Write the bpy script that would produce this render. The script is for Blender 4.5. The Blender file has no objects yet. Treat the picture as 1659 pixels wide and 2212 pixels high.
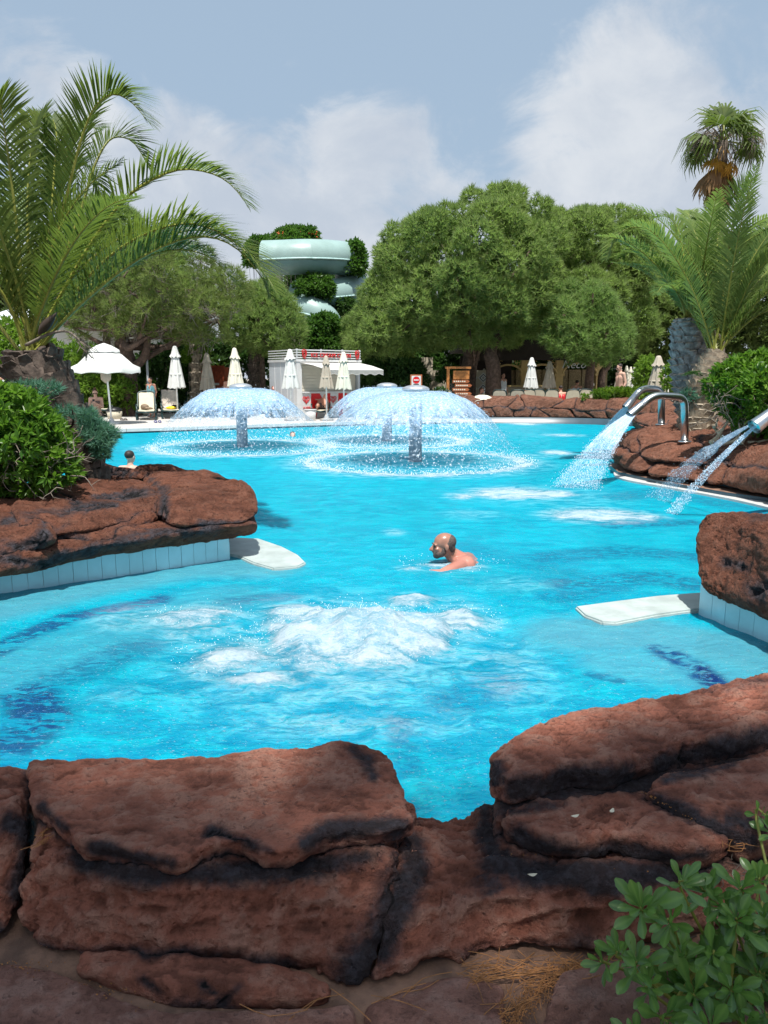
import bpy, bmesh, math, random
import numpy as np
from mathutils import Vector, Matrix

C = bpy.context.scene.collection
scene = bpy.context.scene
R = math.radians
PI = math.pi

# ------------------------------------------------------------------ camera
EYE = 1.65
FPX = 1637.0
PITCH = R(10.08)
cd = bpy.data.cameras.new("camera")
cam = bpy.data.objects.new("camera", cd)
C.objects.link(cam)
cam.location = (0, 0, EYE)
cam.rotation_euler = (R(90) - PITCH, 0, 0)
cd.sensor_fit = 'VERTICAL'
cd.sensor_height = 36.0
cd.lens = FPX / 2212 * 36.0
cd.clip_start = 0.05
cd.clip_end = 2000
scene.camera = cam

# ------------------------------------------------------------------ sky, sun, exposure
SUN_EL, SUN_AZ = R(67), R(174)          # azimuth clockwise from +Y
SUN_DIR = Vector((math.sin(SUN_AZ) * math.cos(SUN_EL), math.cos(SUN_AZ) * math.cos(SUN_EL), math.sin(SUN_EL)))
world = bpy.data.worlds.new("World")
scene.world = world
world.use_nodes = True
wt = world.node_tree
wt.nodes.clear()
def wn(t, **k):
    n = wt.nodes.new(t)
    for a, b in k.items():
        setattr(n, a, b)
    return n
def wl(a, b):
    wt.links.new(a, b)
sky = wn('ShaderNodeTexSky', sky_type='NISHITA', sun_disc=False)
sky.sun_elevation = SUN_EL
sky.sun_rotation = SUN_AZ
sky.altitude = 0
sky.air_density = 1.0
sky.dust_density = 2.2
sky.ozone_density = 1.0
tc = wn('ShaderNodeTexCoord')
def wmath(op, a, b=None, c=None, clamp=False):
    n = wn('ShaderNodeMath', operation=op, use_clamp=clamp)
    for i, x in enumerate((a, b, c)):
        if x is None:
            continue
        if isinstance(x, (int, float)):
            n.inputs[i].default_value = x
        else:
            wl(x, n.inputs[i])
    return n.outputs[0]
def wnoise(scale, detail, rough, dist=0.0, off=(0, 0, 0), sc=(1, 1, 1)):
    m = wn('ShaderNodeMapping')
    m.inputs['Location'].default_value = off
    m.inputs['Scale'].default_value = sc
    wl(tc.outputs['Generated'], m.inputs['Vector'])
    n = wn('ShaderNodeTexNoise')
    n.inputs['Scale'].default_value = scale
    n.inputs['Detail'].default_value = detail
    n.inputs['Roughness'].default_value = rough
    n.inputs['Distortion'].default_value = dist
    wl(m.outputs[0], n.inputs['Vector'])
    return n.outputs['Fac']
def wmap(v, a, b, c, d, smooth=True):
    n = wn('ShaderNodeMapRange')
    n.interpolation_type = 'SMOOTHSTEP' if smooth else 'LINEAR'
    n.inputs[1].default_value, n.inputs[2].default_value = a, b
    n.inputs[3].default_value, n.inputs[4].default_value = c, d
    wl(v, n.inputs[0])
    return n.outputs[0]
def wdot(d):
    n = wn('ShaderNodeVectorMath', operation='DOT_PRODUCT')
    wl(tc.outputs['Generated'], n.inputs[0])
    n.inputs[1].default_value = Vector(d).normalized()
    return n.outputs['Value']
def px_dir(u, v):
    d, e = (u - 829.5) / FPX, (1106 - v) / FPX
    cp, sp = math.cos(PITCH), math.sin(PITCH)
    return Vector((d, cp + e * sp, -sp + e * cp)).normalized()
def cloud_bank(u, v, r0, r1):
    return wmap(wdot(px_dir(u, v)), math.cos(r1), math.cos(r0), 0.0, 1.0)
sep = wn('ShaderNodeSeparateXYZ')
wl(tc.outputs['Generated'], sep.inputs[0])
big = wnoise(3.6, 9, 0.56, 0.25, (3.1, 0.4, 1.7), (1, 1, 1.7))
fine = wnoise(8.0, 10, 0.64, 0.5, (0.4, 5.2, 2.1), (1, 1, 1.5))
shape = wmath('ADD', wmath('MULTIPLY', big, 0.48), wmath('MULTIPLY', fine, 0.52))
banks = None
for (u, v, r0, r1, w) in ((1320, 280, .05, .15, .115), (1420, 380, .04, .18, .09), (540, 410, .05, .19, .17), (330, 330, .03, .12, .10), (90, 230, .02, .10, .12), (800, 290, .01, .09, .10), (1600, 400, .02, .10, .08), (900, 470, .04, .20, .10), (760, 40, .10, .34, -.14), (1180, 60, .02, .10, .06)):
    b = wmath('MULTIPLY', cloud_bank(u, v, r0, r1), w)
    banks = b if banks is None else wmath('ADD', banks, b)
shape = wmath('ADD', shape, banks)
low = wmap(sep.outputs['Z'], 0.02, 0.40, 0.20, 0.0)
shape = wmath('ADD', shape, low)
mask = wmap(shape, 0.515, 0.70, 0.0, 1.0)
mask = wmath('MULTIPLY', mask, 0.9)
veil = wmap(sep.outputs['Z'], 0.0, 0.8, 0.92, 0.80, False)
# thin high veil over the blue, then the cloud banks
mixv = wn('ShaderNodeMixRGB')
wl(veil, mixv.inputs[0])
wl(sky.outputs[0], mixv.inputs[1])
mixv.inputs[2].default_value = (2.0, 2.62, 3.32, 1)
cl = wn('ShaderNodeMixRGB')
wl(wmap(wnoise(5.5, 7, 0.6, 0.3, (7, 1, 4), (1, 1, 1.4)), 0.35, 0.68, 0.0, 1.0), cl.inputs[0])
cl.inputs[1].default_value = (2.8, 3.12, 3.6, 1)
cl.inputs[2].default_value = (3.85, 4.02, 4.25, 1)
mixc = wn('ShaderNodeMixRGB')
wl(mask, mixc.inputs[0])
wl(mixv.outputs[0], mixc.inputs[1])
wl(cl.outputs[0], mixc.inputs[2])
bg = wn('ShaderNodeBackground')
bg.inputs['Strength'].default_value = 0.1
wl(mixc.outputs[0], bg.inputs['Color'])
wo = wn('ShaderNodeOutputWorld')
wl(bg.outputs[0], wo.inputs['Surface'])

sl = bpy.data.lights.new("sun", 'SUN')
sl.energy = 3.5
sl.angle = R(0.55)
sl.color = (1.0, 0.965, 0.91)
sun = bpy.data.objects.new("sun", sl)
C.objects.link(sun)
sun.location = (-10, -20, 40)
sun.rotation_euler = (-SUN_DIR).to_track_quat('-Z', 'Y').to_euler()

scene.view_settings.view_transform = 'Standard'
scene.view_settings.look = 'None'
scene.view_settings.exposure = 0.98
scene.view_settings.gamma = 1.0
scene.view_settings.use_curve_mapping = False
scene.render.engine = 'CYCLES'
cy = scene.cycles
cy.max_bounces = 8
cy.diffuse_bounces = 3
cy.glossy_bounces = 3
cy.transmission_bounces = 4
cy.transparent_max_bounces = 24
cy.use_denoising = True
cy.use_adaptive_sampling = True
cy.adaptive_threshold = 0.015

# ------------------------------------------------------------------ helpers
_cp, _sp = math.cos(PITCH), math.sin(PITCH)
def ray(u, v):
    d, e = (u - 829.5) / FPX, (1106 - v) / FPX
    return np.array((d, _cp + e * _sp, -_sp + e * _cp))
def at(u, v, z):
    """world point on height z seen in direction (u, v) of the photograph"""
    r = ray(u, v)
    t = (z - EYE) / r[2]
    return np.array((0, 0, EYE)) + r * t
def aty(u, v, y):
    r = ray(u, v)
    return np.array((0, 0, EYE)) + r * (y / r[1])
def proj(P):
    P = np.asarray(P, float)
    q = P - np.array((0, 0, EYE))
    dep = q[:, 1] * _cp - q[:, 2] * _sp
    up = q[:, 1] * _sp + q[:, 2] * _cp
    return 829.5 + FPX * q[:, 0] / dep, 1106 - FPX * up / dep, dep

def _h3(i, j, k):
    n = (i * 374761393 + j * 668265263 + k * 1274126177) & 0xffffffff
    n = ((n ^ (n >> 13)) * 1274126177) & 0xffffffff
    n = ((n ^ (n >> 16)) * 2246822519) & 0xffffffff
    n = n ^ (n >> 15)
    return (n & 0xffffff) / float(0x7fffff) - 1.0
def vnoise(P):
    P = np.asarray(P, float)
    f = np.floor(P)
    t = P - f
    t = t * t * t * (t * (t * 6 - 15) + 10)
    i, j, k = (f[:, a].astype(np.int64) + 100000 for a in range(3))
    x, y, z = t[:, 0], t[:, 1], t[:, 2]
    r = 0
    for a in (0, 1):
        for b in (0, 1):
            for c in (0, 1):
                w = (x if a else 1 - x) * (y if b else 1 - y) * (z if c else 1 - z)
                r = r + w * _h3(i + a, j + b, k + c)
    return r
def fbm(P, oct=4, gain=.5, lac=2.03, ridged=False):
    s, a, tot = 0, 1.0, 0
    P = np.asarray(P, float)
    for o in range(oct):
        n = vnoise(P + o * 17.31)
        if ridged:
            n = 1 - 2 * np.abs(n)
        s = s + a * n
        tot += a
        a *= gain
        P = P * lac
    return s / tot
def sstep(a, b, x):
    t = np.clip((x - a) / (b - a), 0, 1)
    return t * t * (3 - 2 * t)
def nrm(v):
    v = np.asarray(v, float)
    return v / np.maximum(np.linalg.norm(v, axis=-1, keepdims=True), 1e-9)

def chain_org(p):
    o = np.zeros(3)
    while p is not None:
        o = o + np.array(p.location)
        p = p.parent
    return o
class MB:
    """collects pieces, then links them as ONE mesh object"""
    def __init__(s):
        s.v, s.f, s.m, s.n, s.a = [], [], [], 0, []
    def add(s, V, F, mi=0, attr=None):
        V = np.asarray(V, float).reshape(-1, 3)
        F = np.asarray(F, np.int64)
        if len(F) == 0:
            return s
        s.v.append(V)
        s.f.append(F + s.n)
        s.m.append(mi)
        s.a.append(np.full(len(V), 0.5) if attr is None else np.broadcast_to(np.asarray(attr, float), (len(V),)))
        s.n += len(V)
        return s
    def build(s, name, mats, parent=None, smooth=True, local=False, attrs=None):
        if not isinstance(mats, (list, tuple)):
            mats = [mats]
        V = np.concatenate(s.v)
        if parent is not None and not local:
            V = V - chain_org(parent)
        me = bpy.data.meshes.new(name)
        me.vertices.add(len(V))
        me.vertices.foreach_set('co', V.astype(np.float32).ravel())
        lv = np.concatenate([f.ravel() for f in s.f])
        cnt = np.concatenate([np.full(len(f), f.shape[1]) for f in s.f])
        st = np.concatenate(([0], np.cumsum(cnt)[:-1]))
        me.loops.add(len(lv))
        me.loops.foreach_set('vertex_index', lv.astype(np.int32))
        me.polygons.add(len(cnt))
        me.polygons.foreach_set('loop_start', st.astype(np.int32))
        me.polygons.foreach_set('loop_total', cnt.astype(np.int32))
        mi = np.concatenate([np.full(len(f), m) for f, m in zip(s.f, s.m)])
        me.polygons.foreach_set('material_index', mi.astype(np.int32))
        for m in mats:
            me.materials.append(m)
        me.update(calc_edges=True)
        me.polygons.foreach_set('use_smooth', np.full(len(cnt), bool(smooth)))
        at_ = me.attributes.new('tint', 'FLOAT', 'POINT')
        at_.data.foreach_set('value', np.concatenate(s.a).astype(np.float32))
        for k, val in (attrs or {}).items():
            a = me.attributes.new(k, 'FLOAT', 'POINT')
            a.data.foreach_set('value', np.asarray(val, np.float32))
        o = bpy.data.objects.new(name, me)
        C.objects.link(o)
        if parent is not None:
            o.parent = parent
        return o

def tag(o, label=None, cat=None, group=None, kind=None):
    if label: o['label'] = label
    if cat: o['category'] = cat
    if group: o['group'] = group
    if kind: o['kind'] = kind
    return o
def thing(name, label, cat, loc=(0, 0, 0), group=None, rz=0):
    o = bpy.data.objects.new(name, None)
    C.objects.link(o)
    o.location = tuple(loc)
    o.rotation_euler = (0, 0, rz)
    o.empty_display_size = .1
    return tag(o, label, cat, group)
def kids(o):
    return [c for c in bpy.data.objects if c.parent == o]
def copy_tree(o, parent=None, _k=None):
    if _k is None:
        _k = {}
        for c in bpy.data.objects:
            if c.parent is not None:
                _k.setdefault(c.parent.name, []).append(c)
    c = o.copy()
    C.objects.link(c)
    if parent is not None:
        c.parent = parent
    for ch in _k.get(o.name, []):
        copy_tree(ch, c, _k)
    return c

# ---- primitive shapes: each gives (V, F)
def box(c, s, rz=0.0, top=1.0):
    x, y, z = (q / 2 for q in s)
    V = np.array([(-x, -y, -z), (x, -y, -z), (x, y, -z), (-x, y, -z), (-x * top, -y * top, z), (x * top, -y * top, z), (x * top, y * top, z), (-x * top, y * top, z)])
    if rz:
        a, b = math.cos(rz), math.sin(rz)
        V = V @ np.array([(a, b, 0), (-b, a, 0), (0, 0, 1)])
    return V + np.asarray(c, float), np.array([(0, 3, 2, 1), (4, 5, 6, 7), (0, 1, 5, 4), (1, 2, 6, 5), (2, 3, 7, 6), (3, 0, 4, 7)])
def frame_of(T, up=(0, 0, 1)):
    T = nrm(T)
    up = np.broadcast_to(np.asarray(up, float), T.shape)
    S = np.cross(T, up)
    bad = np.linalg.norm(S, axis=-1) < 1e-4
    if bad.any():
        S[bad] = np.cross(T[bad], (1, 0.13, 0))
    S = nrm(S)
    return S, np.cross(S, T)
def tube(P, r, n=8, caps=True, up=(0, 0, 1)):
    P = np.asarray(P, float)
    r = np.broadcast_to(np.asarray(r, float), (len(P),))
    T = np.gradient(P, axis=0)
    S, U = frame_of(T, up)
    # carry the first side vector along the path, so that a nearly upright tube never twists
    T = nrm(T)
    s_ = S[0]
    for q in range(len(P)):
        s_ = s_ - T[q] * (s_ @ T[q])
        s_ = s_ / max(1e-9, np.linalg.norm(s_))
        S[q] = s_
    U = np.cross(S, T)
    a = np.arange(n) * 2 * PI / n
    V = P[:, None] + r[:, None, None] * (np.cos(a)[None, :, None] * S[:, None] + np.sin(a)[None, :, None] * U[:, None])
    k = len(P)
    i = np.arange(k - 1)[:, None] * n
    j = np.arange(n)[None]
    j2 = (j + 1) % n
    F = np.stack([i + j, i + j2, i + n + j2, i + n + j], -1).reshape(-1, 4)
    V = V.reshape(-1, 3)
    if caps:
        V = np.concatenate([V, P[:1], P[-1:]])
        jj = np.arange(n)
        c0, c1 = k * n, k * n + 1
        F0 = np.stack([np.full(n, c0), (jj + 1) % n, jj, jj], -1)
        F1 = np.stack([np.full(n, c1), (k - 1) * n + jj, (k - 1) * n + (jj + 1) % n, (k - 1) * n + (jj + 1) % n], -1)
        # caps as degenerate-free triangles are added by tube_tri
        return V, F, np.concatenate([F0[:, :3], F1[:, :3]])
    return V, F, np.zeros((0, 3), int)
def add_tube(mb, P, r, n=8, mi=0, attr=None, up=(0, 0, 1)):
    V, F, T = tube(P, r, n, True, up)
    base = mb.n
    mb.add(V, F, mi, attr)
    if len(T):
        mb.f.append(T + base); mb.m.append(mi); mb.v.append(np.zeros((0, 3))); mb.a.append(np.zeros(0))
    return mb
def lathe(prof, n=24, c=(0, 0, 0)):
    prof = np.asarray(prof, float)
    a = np.arange(n) * 2 * PI / n
    V = np.stack([prof[:, 0, None] * np.cos(a), prof[:, 0, None] * np.sin(a), np.broadcast_to(prof[:, 1, None], (len(prof), n))], -1)
    i = np.arange(len(prof) - 1)[:, None] * n
    j = np.arange(n)[None]
    j2 = (j + 1) % n
    F = np.stack([i + j, i + j2, i + n + j2, i + n + j], -1).reshape(-1, 4)
    return V.reshape(-1, 3) + np.asarray(c, float), F
def ellipsoid(c, r, n=12, m=8, rot=None):
    th = np.linspace(0, PI, m + 1)
    prof = np.stack([np.maximum(np.sin(th), 1e-4), -np.cos(th)], -1)
    V, F = lathe(prof, n)
    V = V * np.asarray(r, float)
    if rot is not None:
        V = V @ np.array(rot).T
    return V + np.asarray(c, float), F
_ico = None
def ico():
    global _ico
    if _ico is None:
        bm = bmesh.new()
        bmesh.ops.create_icosphere(bm, subdivisions=1, radius=1)
        _ico = np.array([v.co[:] for v in bm.verts]), np.array([[v.index for v in f.verts] for f in bm.faces])
        bm.free()
    return _ico
def balls(P, r, stretch=None):
    """many small droplets; stretch (N,3) elongates each along a direction"""
    V0, F0 = ico()
    P = np.asarray(P, float)
    r = np.broadcast_to(np.asarray(r, float), (len(P),))
    V = V0[None] * r[:, None, None]
    if stretch is not None:
        L = np.linalg.norm(stretch, axis=1, keepdims=True)
        D = stretch / np.maximum(L, 1e-9)
        d = (V * D[:, None]).sum(-1, keepdims=True)
        V = V + d * D[:, None] * L[:, None]
    V = V + P[:, None]
    F = F0[None] + (np.arange(len(P)) * len(V0))[:, None, None]
    return V.reshape(-1, 3), F.reshape(-1, 3)
def grid_faces(nu, nv):
    i = np.arange(nu - 1)[:, None]
    j = np.arange(nv - 1)[None]
    a = i * nv + j
    return np.stack([a, a + nv, a + nv + 1, a + 1], -1).reshape(-1, 4)
def spline(P, n):
    P = np.asarray(P, float)
    if len(P) == 2:
        t = np.linspace(0, 1, n)[:, None]
        return P[0] * (1 - t) + P[1] * t
    Q = np.concatenate([[2 * P[0] - P[1]], P, [2 * P[-1] - P[-2]]])
    t = np.linspace(0, len(P) - 1 - 1e-6, n)
    i = t.astype(int)
    f = (t - i)[:, None]
    a, b, c, d = Q[i], Q[i + 1], Q[i + 2], Q[i + 3]
    return .5 * (2 * b + (c - a) * f + (2 * a - 5 * b + 4 * c - d) * f * f + (3 * b - a - 3 * c + d) * f ** 3)

# ------------------------------------------------------------------ materials
def newmat(name):
    m = bpy.data.materials.new(name)
    m.use_nodes = True
    nt = m.node_tree
    b = nt.nodes['Principled BSDF']
    return m, nt, b
class N:
    def __init__(s, nt): s.nt = nt
    def node(s, t, **k):
        n = s.nt.nodes.new(t)
        for a, b in k.items(): setattr(n, a, b)
        return n
    def put(s, x, inp):
        if isinstance(x, (int, float)): inp.default_value = x
        elif isinstance(x, tuple):
            inp.default_value = x if len(x) != 3 or inp.type != 'RGBA' else (*x, 1)
        else: s.nt.links.new(x, inp)
    def math(s, op, a, b=0.0, c=None, clamp=False):
        n = s.node('ShaderNodeMath', operation=op, use_clamp=clamp)
        s.put(a, n.inputs[0]); s.put(b, n.inputs[1])
        if c is not None: s.put(c, n.inputs[2])
        return n.outputs[0]
    def mix(s, f, a, b, mode='MIX'):
        n = s.node('ShaderNodeMixRGB', blend_type=mode)
        s.put(f, n.inputs[0]); s.put(a, n.inputs[1]); s.put(b, n.inputs[2])
        return n.outputs[0]
    def rng(s, v, a, b, c=0.0, d=1.0, smooth=True):
        n = s.node('ShaderNodeMapRange')
        if smooth: n.interpolation_type = 'SMOOTHSTEP'
        s.put(v, n.inputs[0])
        for i, x in enumerate((a, b, c, d)): s.put(x, n.inputs[i + 1])
        return n.outputs[0]
    def pos(s, sc=(1, 1, 1), obj=False):
        if obj:
            o = s.node('ShaderNodeTexCoord').outputs['Object']
        else:
            o = s.node('ShaderNodeNewGeometry').outputs['Position']
        if sc == (1, 1, 1): return o
        m = s.node('ShaderNodeMapping')
        m.inputs['Scale'].default_value = sc
        s.nt.links.new(o, m.inputs['Vector'])
        return m.outputs[0]
    def noise(s, vec, scale, detail=4, rough=.55, dist=0.0, out='Fac'):
        n = s.node('ShaderNodeTexNoise')
        n.inputs['Scale'].default_value = scale
        n.inputs['Detail'].default_value = detail
        n.inputs['Roughness'].default_value = rough
        n.inputs['Distortion'].default_value = dist
        s.nt.links.new(vec, n.inputs['Vector'])
        return n.outputs[out]
    def vor(s, vec, scale, feat='F1', out='Distance'):
        n = s.node('ShaderNodeTexVoronoi', feature=feat)
        n.inputs['Scale'].default_value = scale
        s.nt.links.new(vec, n.inputs['Vector'])
        return n.outputs[out]
    def attr(s, name):
        return s.node('ShaderNodeAttribute', attribute_name=name).outputs['Fac']
    def bump(s, h, strength, dist=0.02, normal=None):
        n = s.node('ShaderNodeBump')
        s.put(strength, n.inputs['Strength']); s.put(dist, n.inputs['Distance'])
        s.nt.links.new(h, n.inputs['Height'])
        if normal is not None: s.nt.links.new(normal, n.inputs['Normal'])
        return n.outputs[0]
def simple(name, col, rough=.6, metal=0.0, var=.12, scale=6.0, bump=0.0, spec=.4, bscale=60):
    m, nt, b = newmat(name)
    g = N(nt)
    p = g.pos()
    n = g.noise(p, scale, 5, .6)
    dark = tuple(c * (1 - var) for c in col)
    lite = tuple(min(1, c * (1 + var)) for c in col)
    g.put(g.mix(g.rng(n, .3, .7), dark, lite), b.inputs['Base Color'])
    b.inputs['Roughness'].default_value = rough
    b.inputs['Metallic'].default_value = metal
    b.inputs['Specular IOR Level'].default_value = spec
    if bump:
        nt.links.new(g.bump(g.noise(p, bscale, 4), bump, .01), b.inputs['Normal'])
    return m
def leafmat(name, a, b_, trans=.3, rough=.5, scale=1.2, spec=.35, tcol=None):
    m, nt, b = newmat(name)
    g = N(nt)
    t = g.attr('tint')
    n = g.noise(g.pos(), scale, 3)
    f = g.math('ADD', g.math('MULTIPLY', t, .75), g.math('MULTIPLY', g.math('SUBTRACT', n, .5), .7), clamp=True)
    col = g.mix(f, a, b_)
    g.put(col, b.inputs['Base Color'])
    b.inputs['Roughness'].default_value = rough
    b.inputs['Specular IOR Level'].default_value = spec * .6
    tr = g.node('ShaderNodeBsdfTranslucent')
    g.put(g.mix(.5, col, tcol or (min(1, b_[0] * 1.35), min(1, b_[1] * 1.75), b_[2])), tr.inputs['Color'])
    ms = g.node('ShaderNodeMixShader')
    ms.inputs[0].default_value = trans
    nt.links.new(b.outputs[0], ms.inputs[1]); nt.links.new(tr.outputs[0], ms.inputs[2])
    nt.links.new(ms.outputs[0], nt.nodes['Material Output'].inputs['Surface'])
    return m
def rockmat(name, red, dust, dustamt, dark=(.032, .034, .041), wet=0.0, k=1.0, cv=.6):
    m, nt, b = newmat(name)
    g = N(nt)
    p = g.pos()
    n1 = g.noise(p, 3.2 * k, 6, .62)
    n2 = g.noise(p, 14 * k, 6, .68)
    n3 = g.noise(p, 55 * k, 5, .72)
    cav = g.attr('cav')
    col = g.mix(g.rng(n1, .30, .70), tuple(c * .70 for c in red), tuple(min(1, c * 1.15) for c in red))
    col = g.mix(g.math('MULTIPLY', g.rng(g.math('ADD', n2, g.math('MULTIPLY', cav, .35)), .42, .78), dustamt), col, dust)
    col = g.mix(g.math('MULTIPLY', g.rng(n3, .50, .70), .62), col, tuple(c * .42 for c in red))  # fine dark specks, painted small relief where even light leaves the rock flat
    col = g.mix(g.rng(cav, -.12, -.75, 0, cv), col, tuple(c * .22 for c in red))  # dirt in hollows, darkened further to stand in for weak relief shading
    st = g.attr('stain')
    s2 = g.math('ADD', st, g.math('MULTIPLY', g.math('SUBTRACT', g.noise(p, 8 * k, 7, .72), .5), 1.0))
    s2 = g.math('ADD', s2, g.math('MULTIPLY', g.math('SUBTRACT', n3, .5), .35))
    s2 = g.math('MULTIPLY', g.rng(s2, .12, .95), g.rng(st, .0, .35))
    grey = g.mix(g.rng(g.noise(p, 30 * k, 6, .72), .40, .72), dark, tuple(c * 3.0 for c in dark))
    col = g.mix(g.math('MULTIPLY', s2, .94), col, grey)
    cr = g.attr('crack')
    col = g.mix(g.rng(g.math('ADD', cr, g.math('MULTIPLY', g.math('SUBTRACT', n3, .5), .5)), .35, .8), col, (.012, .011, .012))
    g.put(col, b.inputs['Base Color'])
    g.put(g.rng(n2, .2, .8, .72 - .3 * wet, .95), b.inputs['Roughness'])
    b.inputs['Specular IOR Level'].default_value = .22
    h = g.math('ADD', g.math('MULTIPLY', g.noise(p, 24 * k, 9, .74), 1.0), g.math('MULTIPLY', g.vor(p, 70 * k), .25))
    cd_ = g.math('ABSOLUTE', g.math('SUBTRACT', g.noise(p, 7 * k, 6, .7, .6), .5))
    h = g.math('ADD', h, g.rng(cd_, 0, .02, -.16, 0))
    h = g.math('ADD', h, g.math('MULTIPLY', g.noise(p, 90 * k, 5, .75), .6))
    pit = g.vor(p, 38 * k)
    h = g.math('SUBTRACT', h, g.math('MULTIPLY', g.rng(pit, .30, .10), g.math('MULTIPLY', g.rng(n2, .45, .6), .8)))
    bn = g.bump(h, 1.0, .040 / k)
    nt.links.new(bn, b.inputs['Normal'])
    return m

M = {}
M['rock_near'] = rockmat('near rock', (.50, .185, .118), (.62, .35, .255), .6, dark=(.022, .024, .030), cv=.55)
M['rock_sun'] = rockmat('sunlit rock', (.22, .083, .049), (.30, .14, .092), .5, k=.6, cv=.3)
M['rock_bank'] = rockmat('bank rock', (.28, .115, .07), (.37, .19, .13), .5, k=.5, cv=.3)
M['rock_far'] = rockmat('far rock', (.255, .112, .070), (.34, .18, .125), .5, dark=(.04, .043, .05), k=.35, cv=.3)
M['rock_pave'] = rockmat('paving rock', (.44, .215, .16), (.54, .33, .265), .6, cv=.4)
M['steel'] = simple('brushed steel', (.62, .63, .63), .28, 1.0, .08, 20)
M['steel_dull'] = simple('dull steel', (.66, .67, .67), .42, .85, .08, 12)
M['column'] = simple('column paint', (.17, .23, .29), .45, 0.0, .2, 8)
M['canvas_white'] = simple('white canvas', (.58, .58, .55), .8, 0, .05, 4, .15)
M['canvas_cream'] = simple('cream canvas', (.64, .61, .50), .8, 0, .05, 4, .15)
M['canvas_taupe'] = simple('taupe canvas', (.40, .35, .28), .85, 0, .08, 4, .15)
M['pole_white'] = simple('white pole', (.75, .76, .74), .4)
M['plastic_green'] = simple('dark green plastic', (.018, .045, .045), .35)
M['sling'] = simple('beige sling', (.55, .50, .38), .75, 0, .06, 10)
M['towel'] = simple('beige towel', (.58, .50, .42), .95, 0, .1, 14, .3)
M['towel_white'] = simple('white towel', (.75, .72, .68), .95, 0, .1, 14, .3)
M['bag_brown'] = simple('brown cloth', (.22, .16, .11), .9, 0, .2, 14, .3)
M['yellow'] = simple('yellow plastic', (.85, .62, .02), .5)
M['blue_rubber'] = simple('blue rubber', (.03, .04, .20), .5)
M['black'] = simple('black plastic', (.015, .015, .017), .4)
M['dark_leather'] = simple('dark leather', (.05, .035, .025), .5)
M['white_paint'] = simple('white paint', (.58, .58, .57), .5, 0, .05, 3)
M['grey_panel'] = simple('grey white panel', (.50, .53, .56), .5, 0, .05, 3)
M['beige_panel'] = simple('beige shutter', (.62, .56, .46), .6, 0, .05, 3)
M['red'] = simple('red gloss', (.62, .012, .014), .35, 0, .06, 4)
M['red_sign'] = simple('red letters', (.50, .02, .025), .45)
M['brown_sign'] = simple('brown board', (.32, .10, .035), .6, 0, .2, 9)
M['wood_orange'] = simple('orange wood', (.38, .15, .04), .6, 0, .25, 12)
M['wood_red'] = simple('red wood', (.30, .055, .018), .6, 0, .25, 9)
M['wall_beige'] = simple('beige wall', (.48, .42, .32), .85, 0, .12, 2, .3)
M['wall_gold'] = simple('golden stone', (.50, .36, .16), .8, 0, .12, 3, .3)
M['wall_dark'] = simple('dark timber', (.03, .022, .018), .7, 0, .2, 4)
M['reed'] = simple('reed panel', (.34, .27, .15), .85, 0, .35, 16, .5)
M['brick'] = simple('planter brick', (.42, .17, .10), .85, 0, .2, 9, .3)
M['deck_'] = simple('pale deck stone', (.52, .50, .47), .7, 0, .1, 2.5, .15)
M['coping'] = simple('white coping', (.52, .52, .50), .5, 0, .06, 5, .15)
M['ledge'] = simple('white ledge stone', (.40, .46, .44), .35, 0, .14, 6, .25, bscale=30)
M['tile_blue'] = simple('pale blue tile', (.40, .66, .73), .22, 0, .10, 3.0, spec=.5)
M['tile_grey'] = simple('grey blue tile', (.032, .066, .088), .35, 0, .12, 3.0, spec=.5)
M['grout'] = simple('grout', (.66, .74, .75), .8)
M['slide'] = simple('mint fibreglass', (.22, .36, .36), .35, 0, .10, 1.2)
M['slide_top'] = simple('mint fibreglass lid', (.27, .385, .36), .38, 0, .08, 1.2)
M['flange'] = simple('mint flange', (.38, .54, .52), .4)
M['concrete'] = simple('concrete', (.33, .32, .30), .9, 0, .15, 2, .4)
M['bark_pine'] = simple('pine bark', (.10, .066, .05), .95, 0, .4, 9, .9, bscale=18)
M['bark_grey'] = simple('grey bark', (.13, .105, .085), .95, 0, .35, 9, .8, bscale=18)
M['twig'] = simple('dry twig', (.18, .15, .12), .9, 0, .25, 20)
M['twig_grey'] = simple('grey twig', (.20, .175, .14), .9, 0, .25, 20)
M['driftwood'] = simple('bare root wood', (.42, .33, .23), .9, 0, .25, 20, .4)
M['stub_dark'] = simple('dark leaf base', (.095, .072, .058), .95, 0, .5, 14, .8, bscale=40)
M['stub_grey'] = simple('grey leaf base', (.25, .25, .245), .9, 0, .45, 10, .7, bscale=40)
M['stub_tan'] = simple('tan leaf base', (.23, .185, .135), .9, 0, .45, 10, .7, bscale=40)
M['stub_cut'] = simple('cut leaf base', (.42, .36, .28), .9, 0, .25, 20)
M['rachis'] = simple('yellow green stalk', (.23, .24, .045), .5, 0, .2, 6)
M['rachis_dry'] = simple('dry stalk', (.36, .20, .06), .7, 0, .3, 6)
M['palm_leaf'] = leafmat('date palm leaflet', (.048, .095, .024), (.20, .235, .048), .40, .5, 1.6)
M['palm_leaf_far'] = leafmat('far date palm leaflet', (.065, .13, .042), (.24, .295, .08), .42, .5, 1.2)
M['fan_green'] = leafmat('fan palm blade', (.05, .09, .022), (.15, .19, .04), .35)
M['fan_dead'] = leafmat('dead fan blade', (.13, .065, .025), (.32, .20, .10), .2)
M['fan_amber'] = leafmat('amber fan blade', (.25, .10, .015), (.45, .26, .03), .25)
M['pine'] = leafmat('pine needles', (.09, .145, .048), (.31, .375, .125), .5, .55, .45)
M['pine_pale'] = leafmat('pale pine needles', (.085, .15, .05), (.29, .37, .13), .5, .55, .45)
M['feather'] = leafmat('feathery foliage', (.085, .115, .04), (.25, .29, .09), .48, .6, .5)
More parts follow.
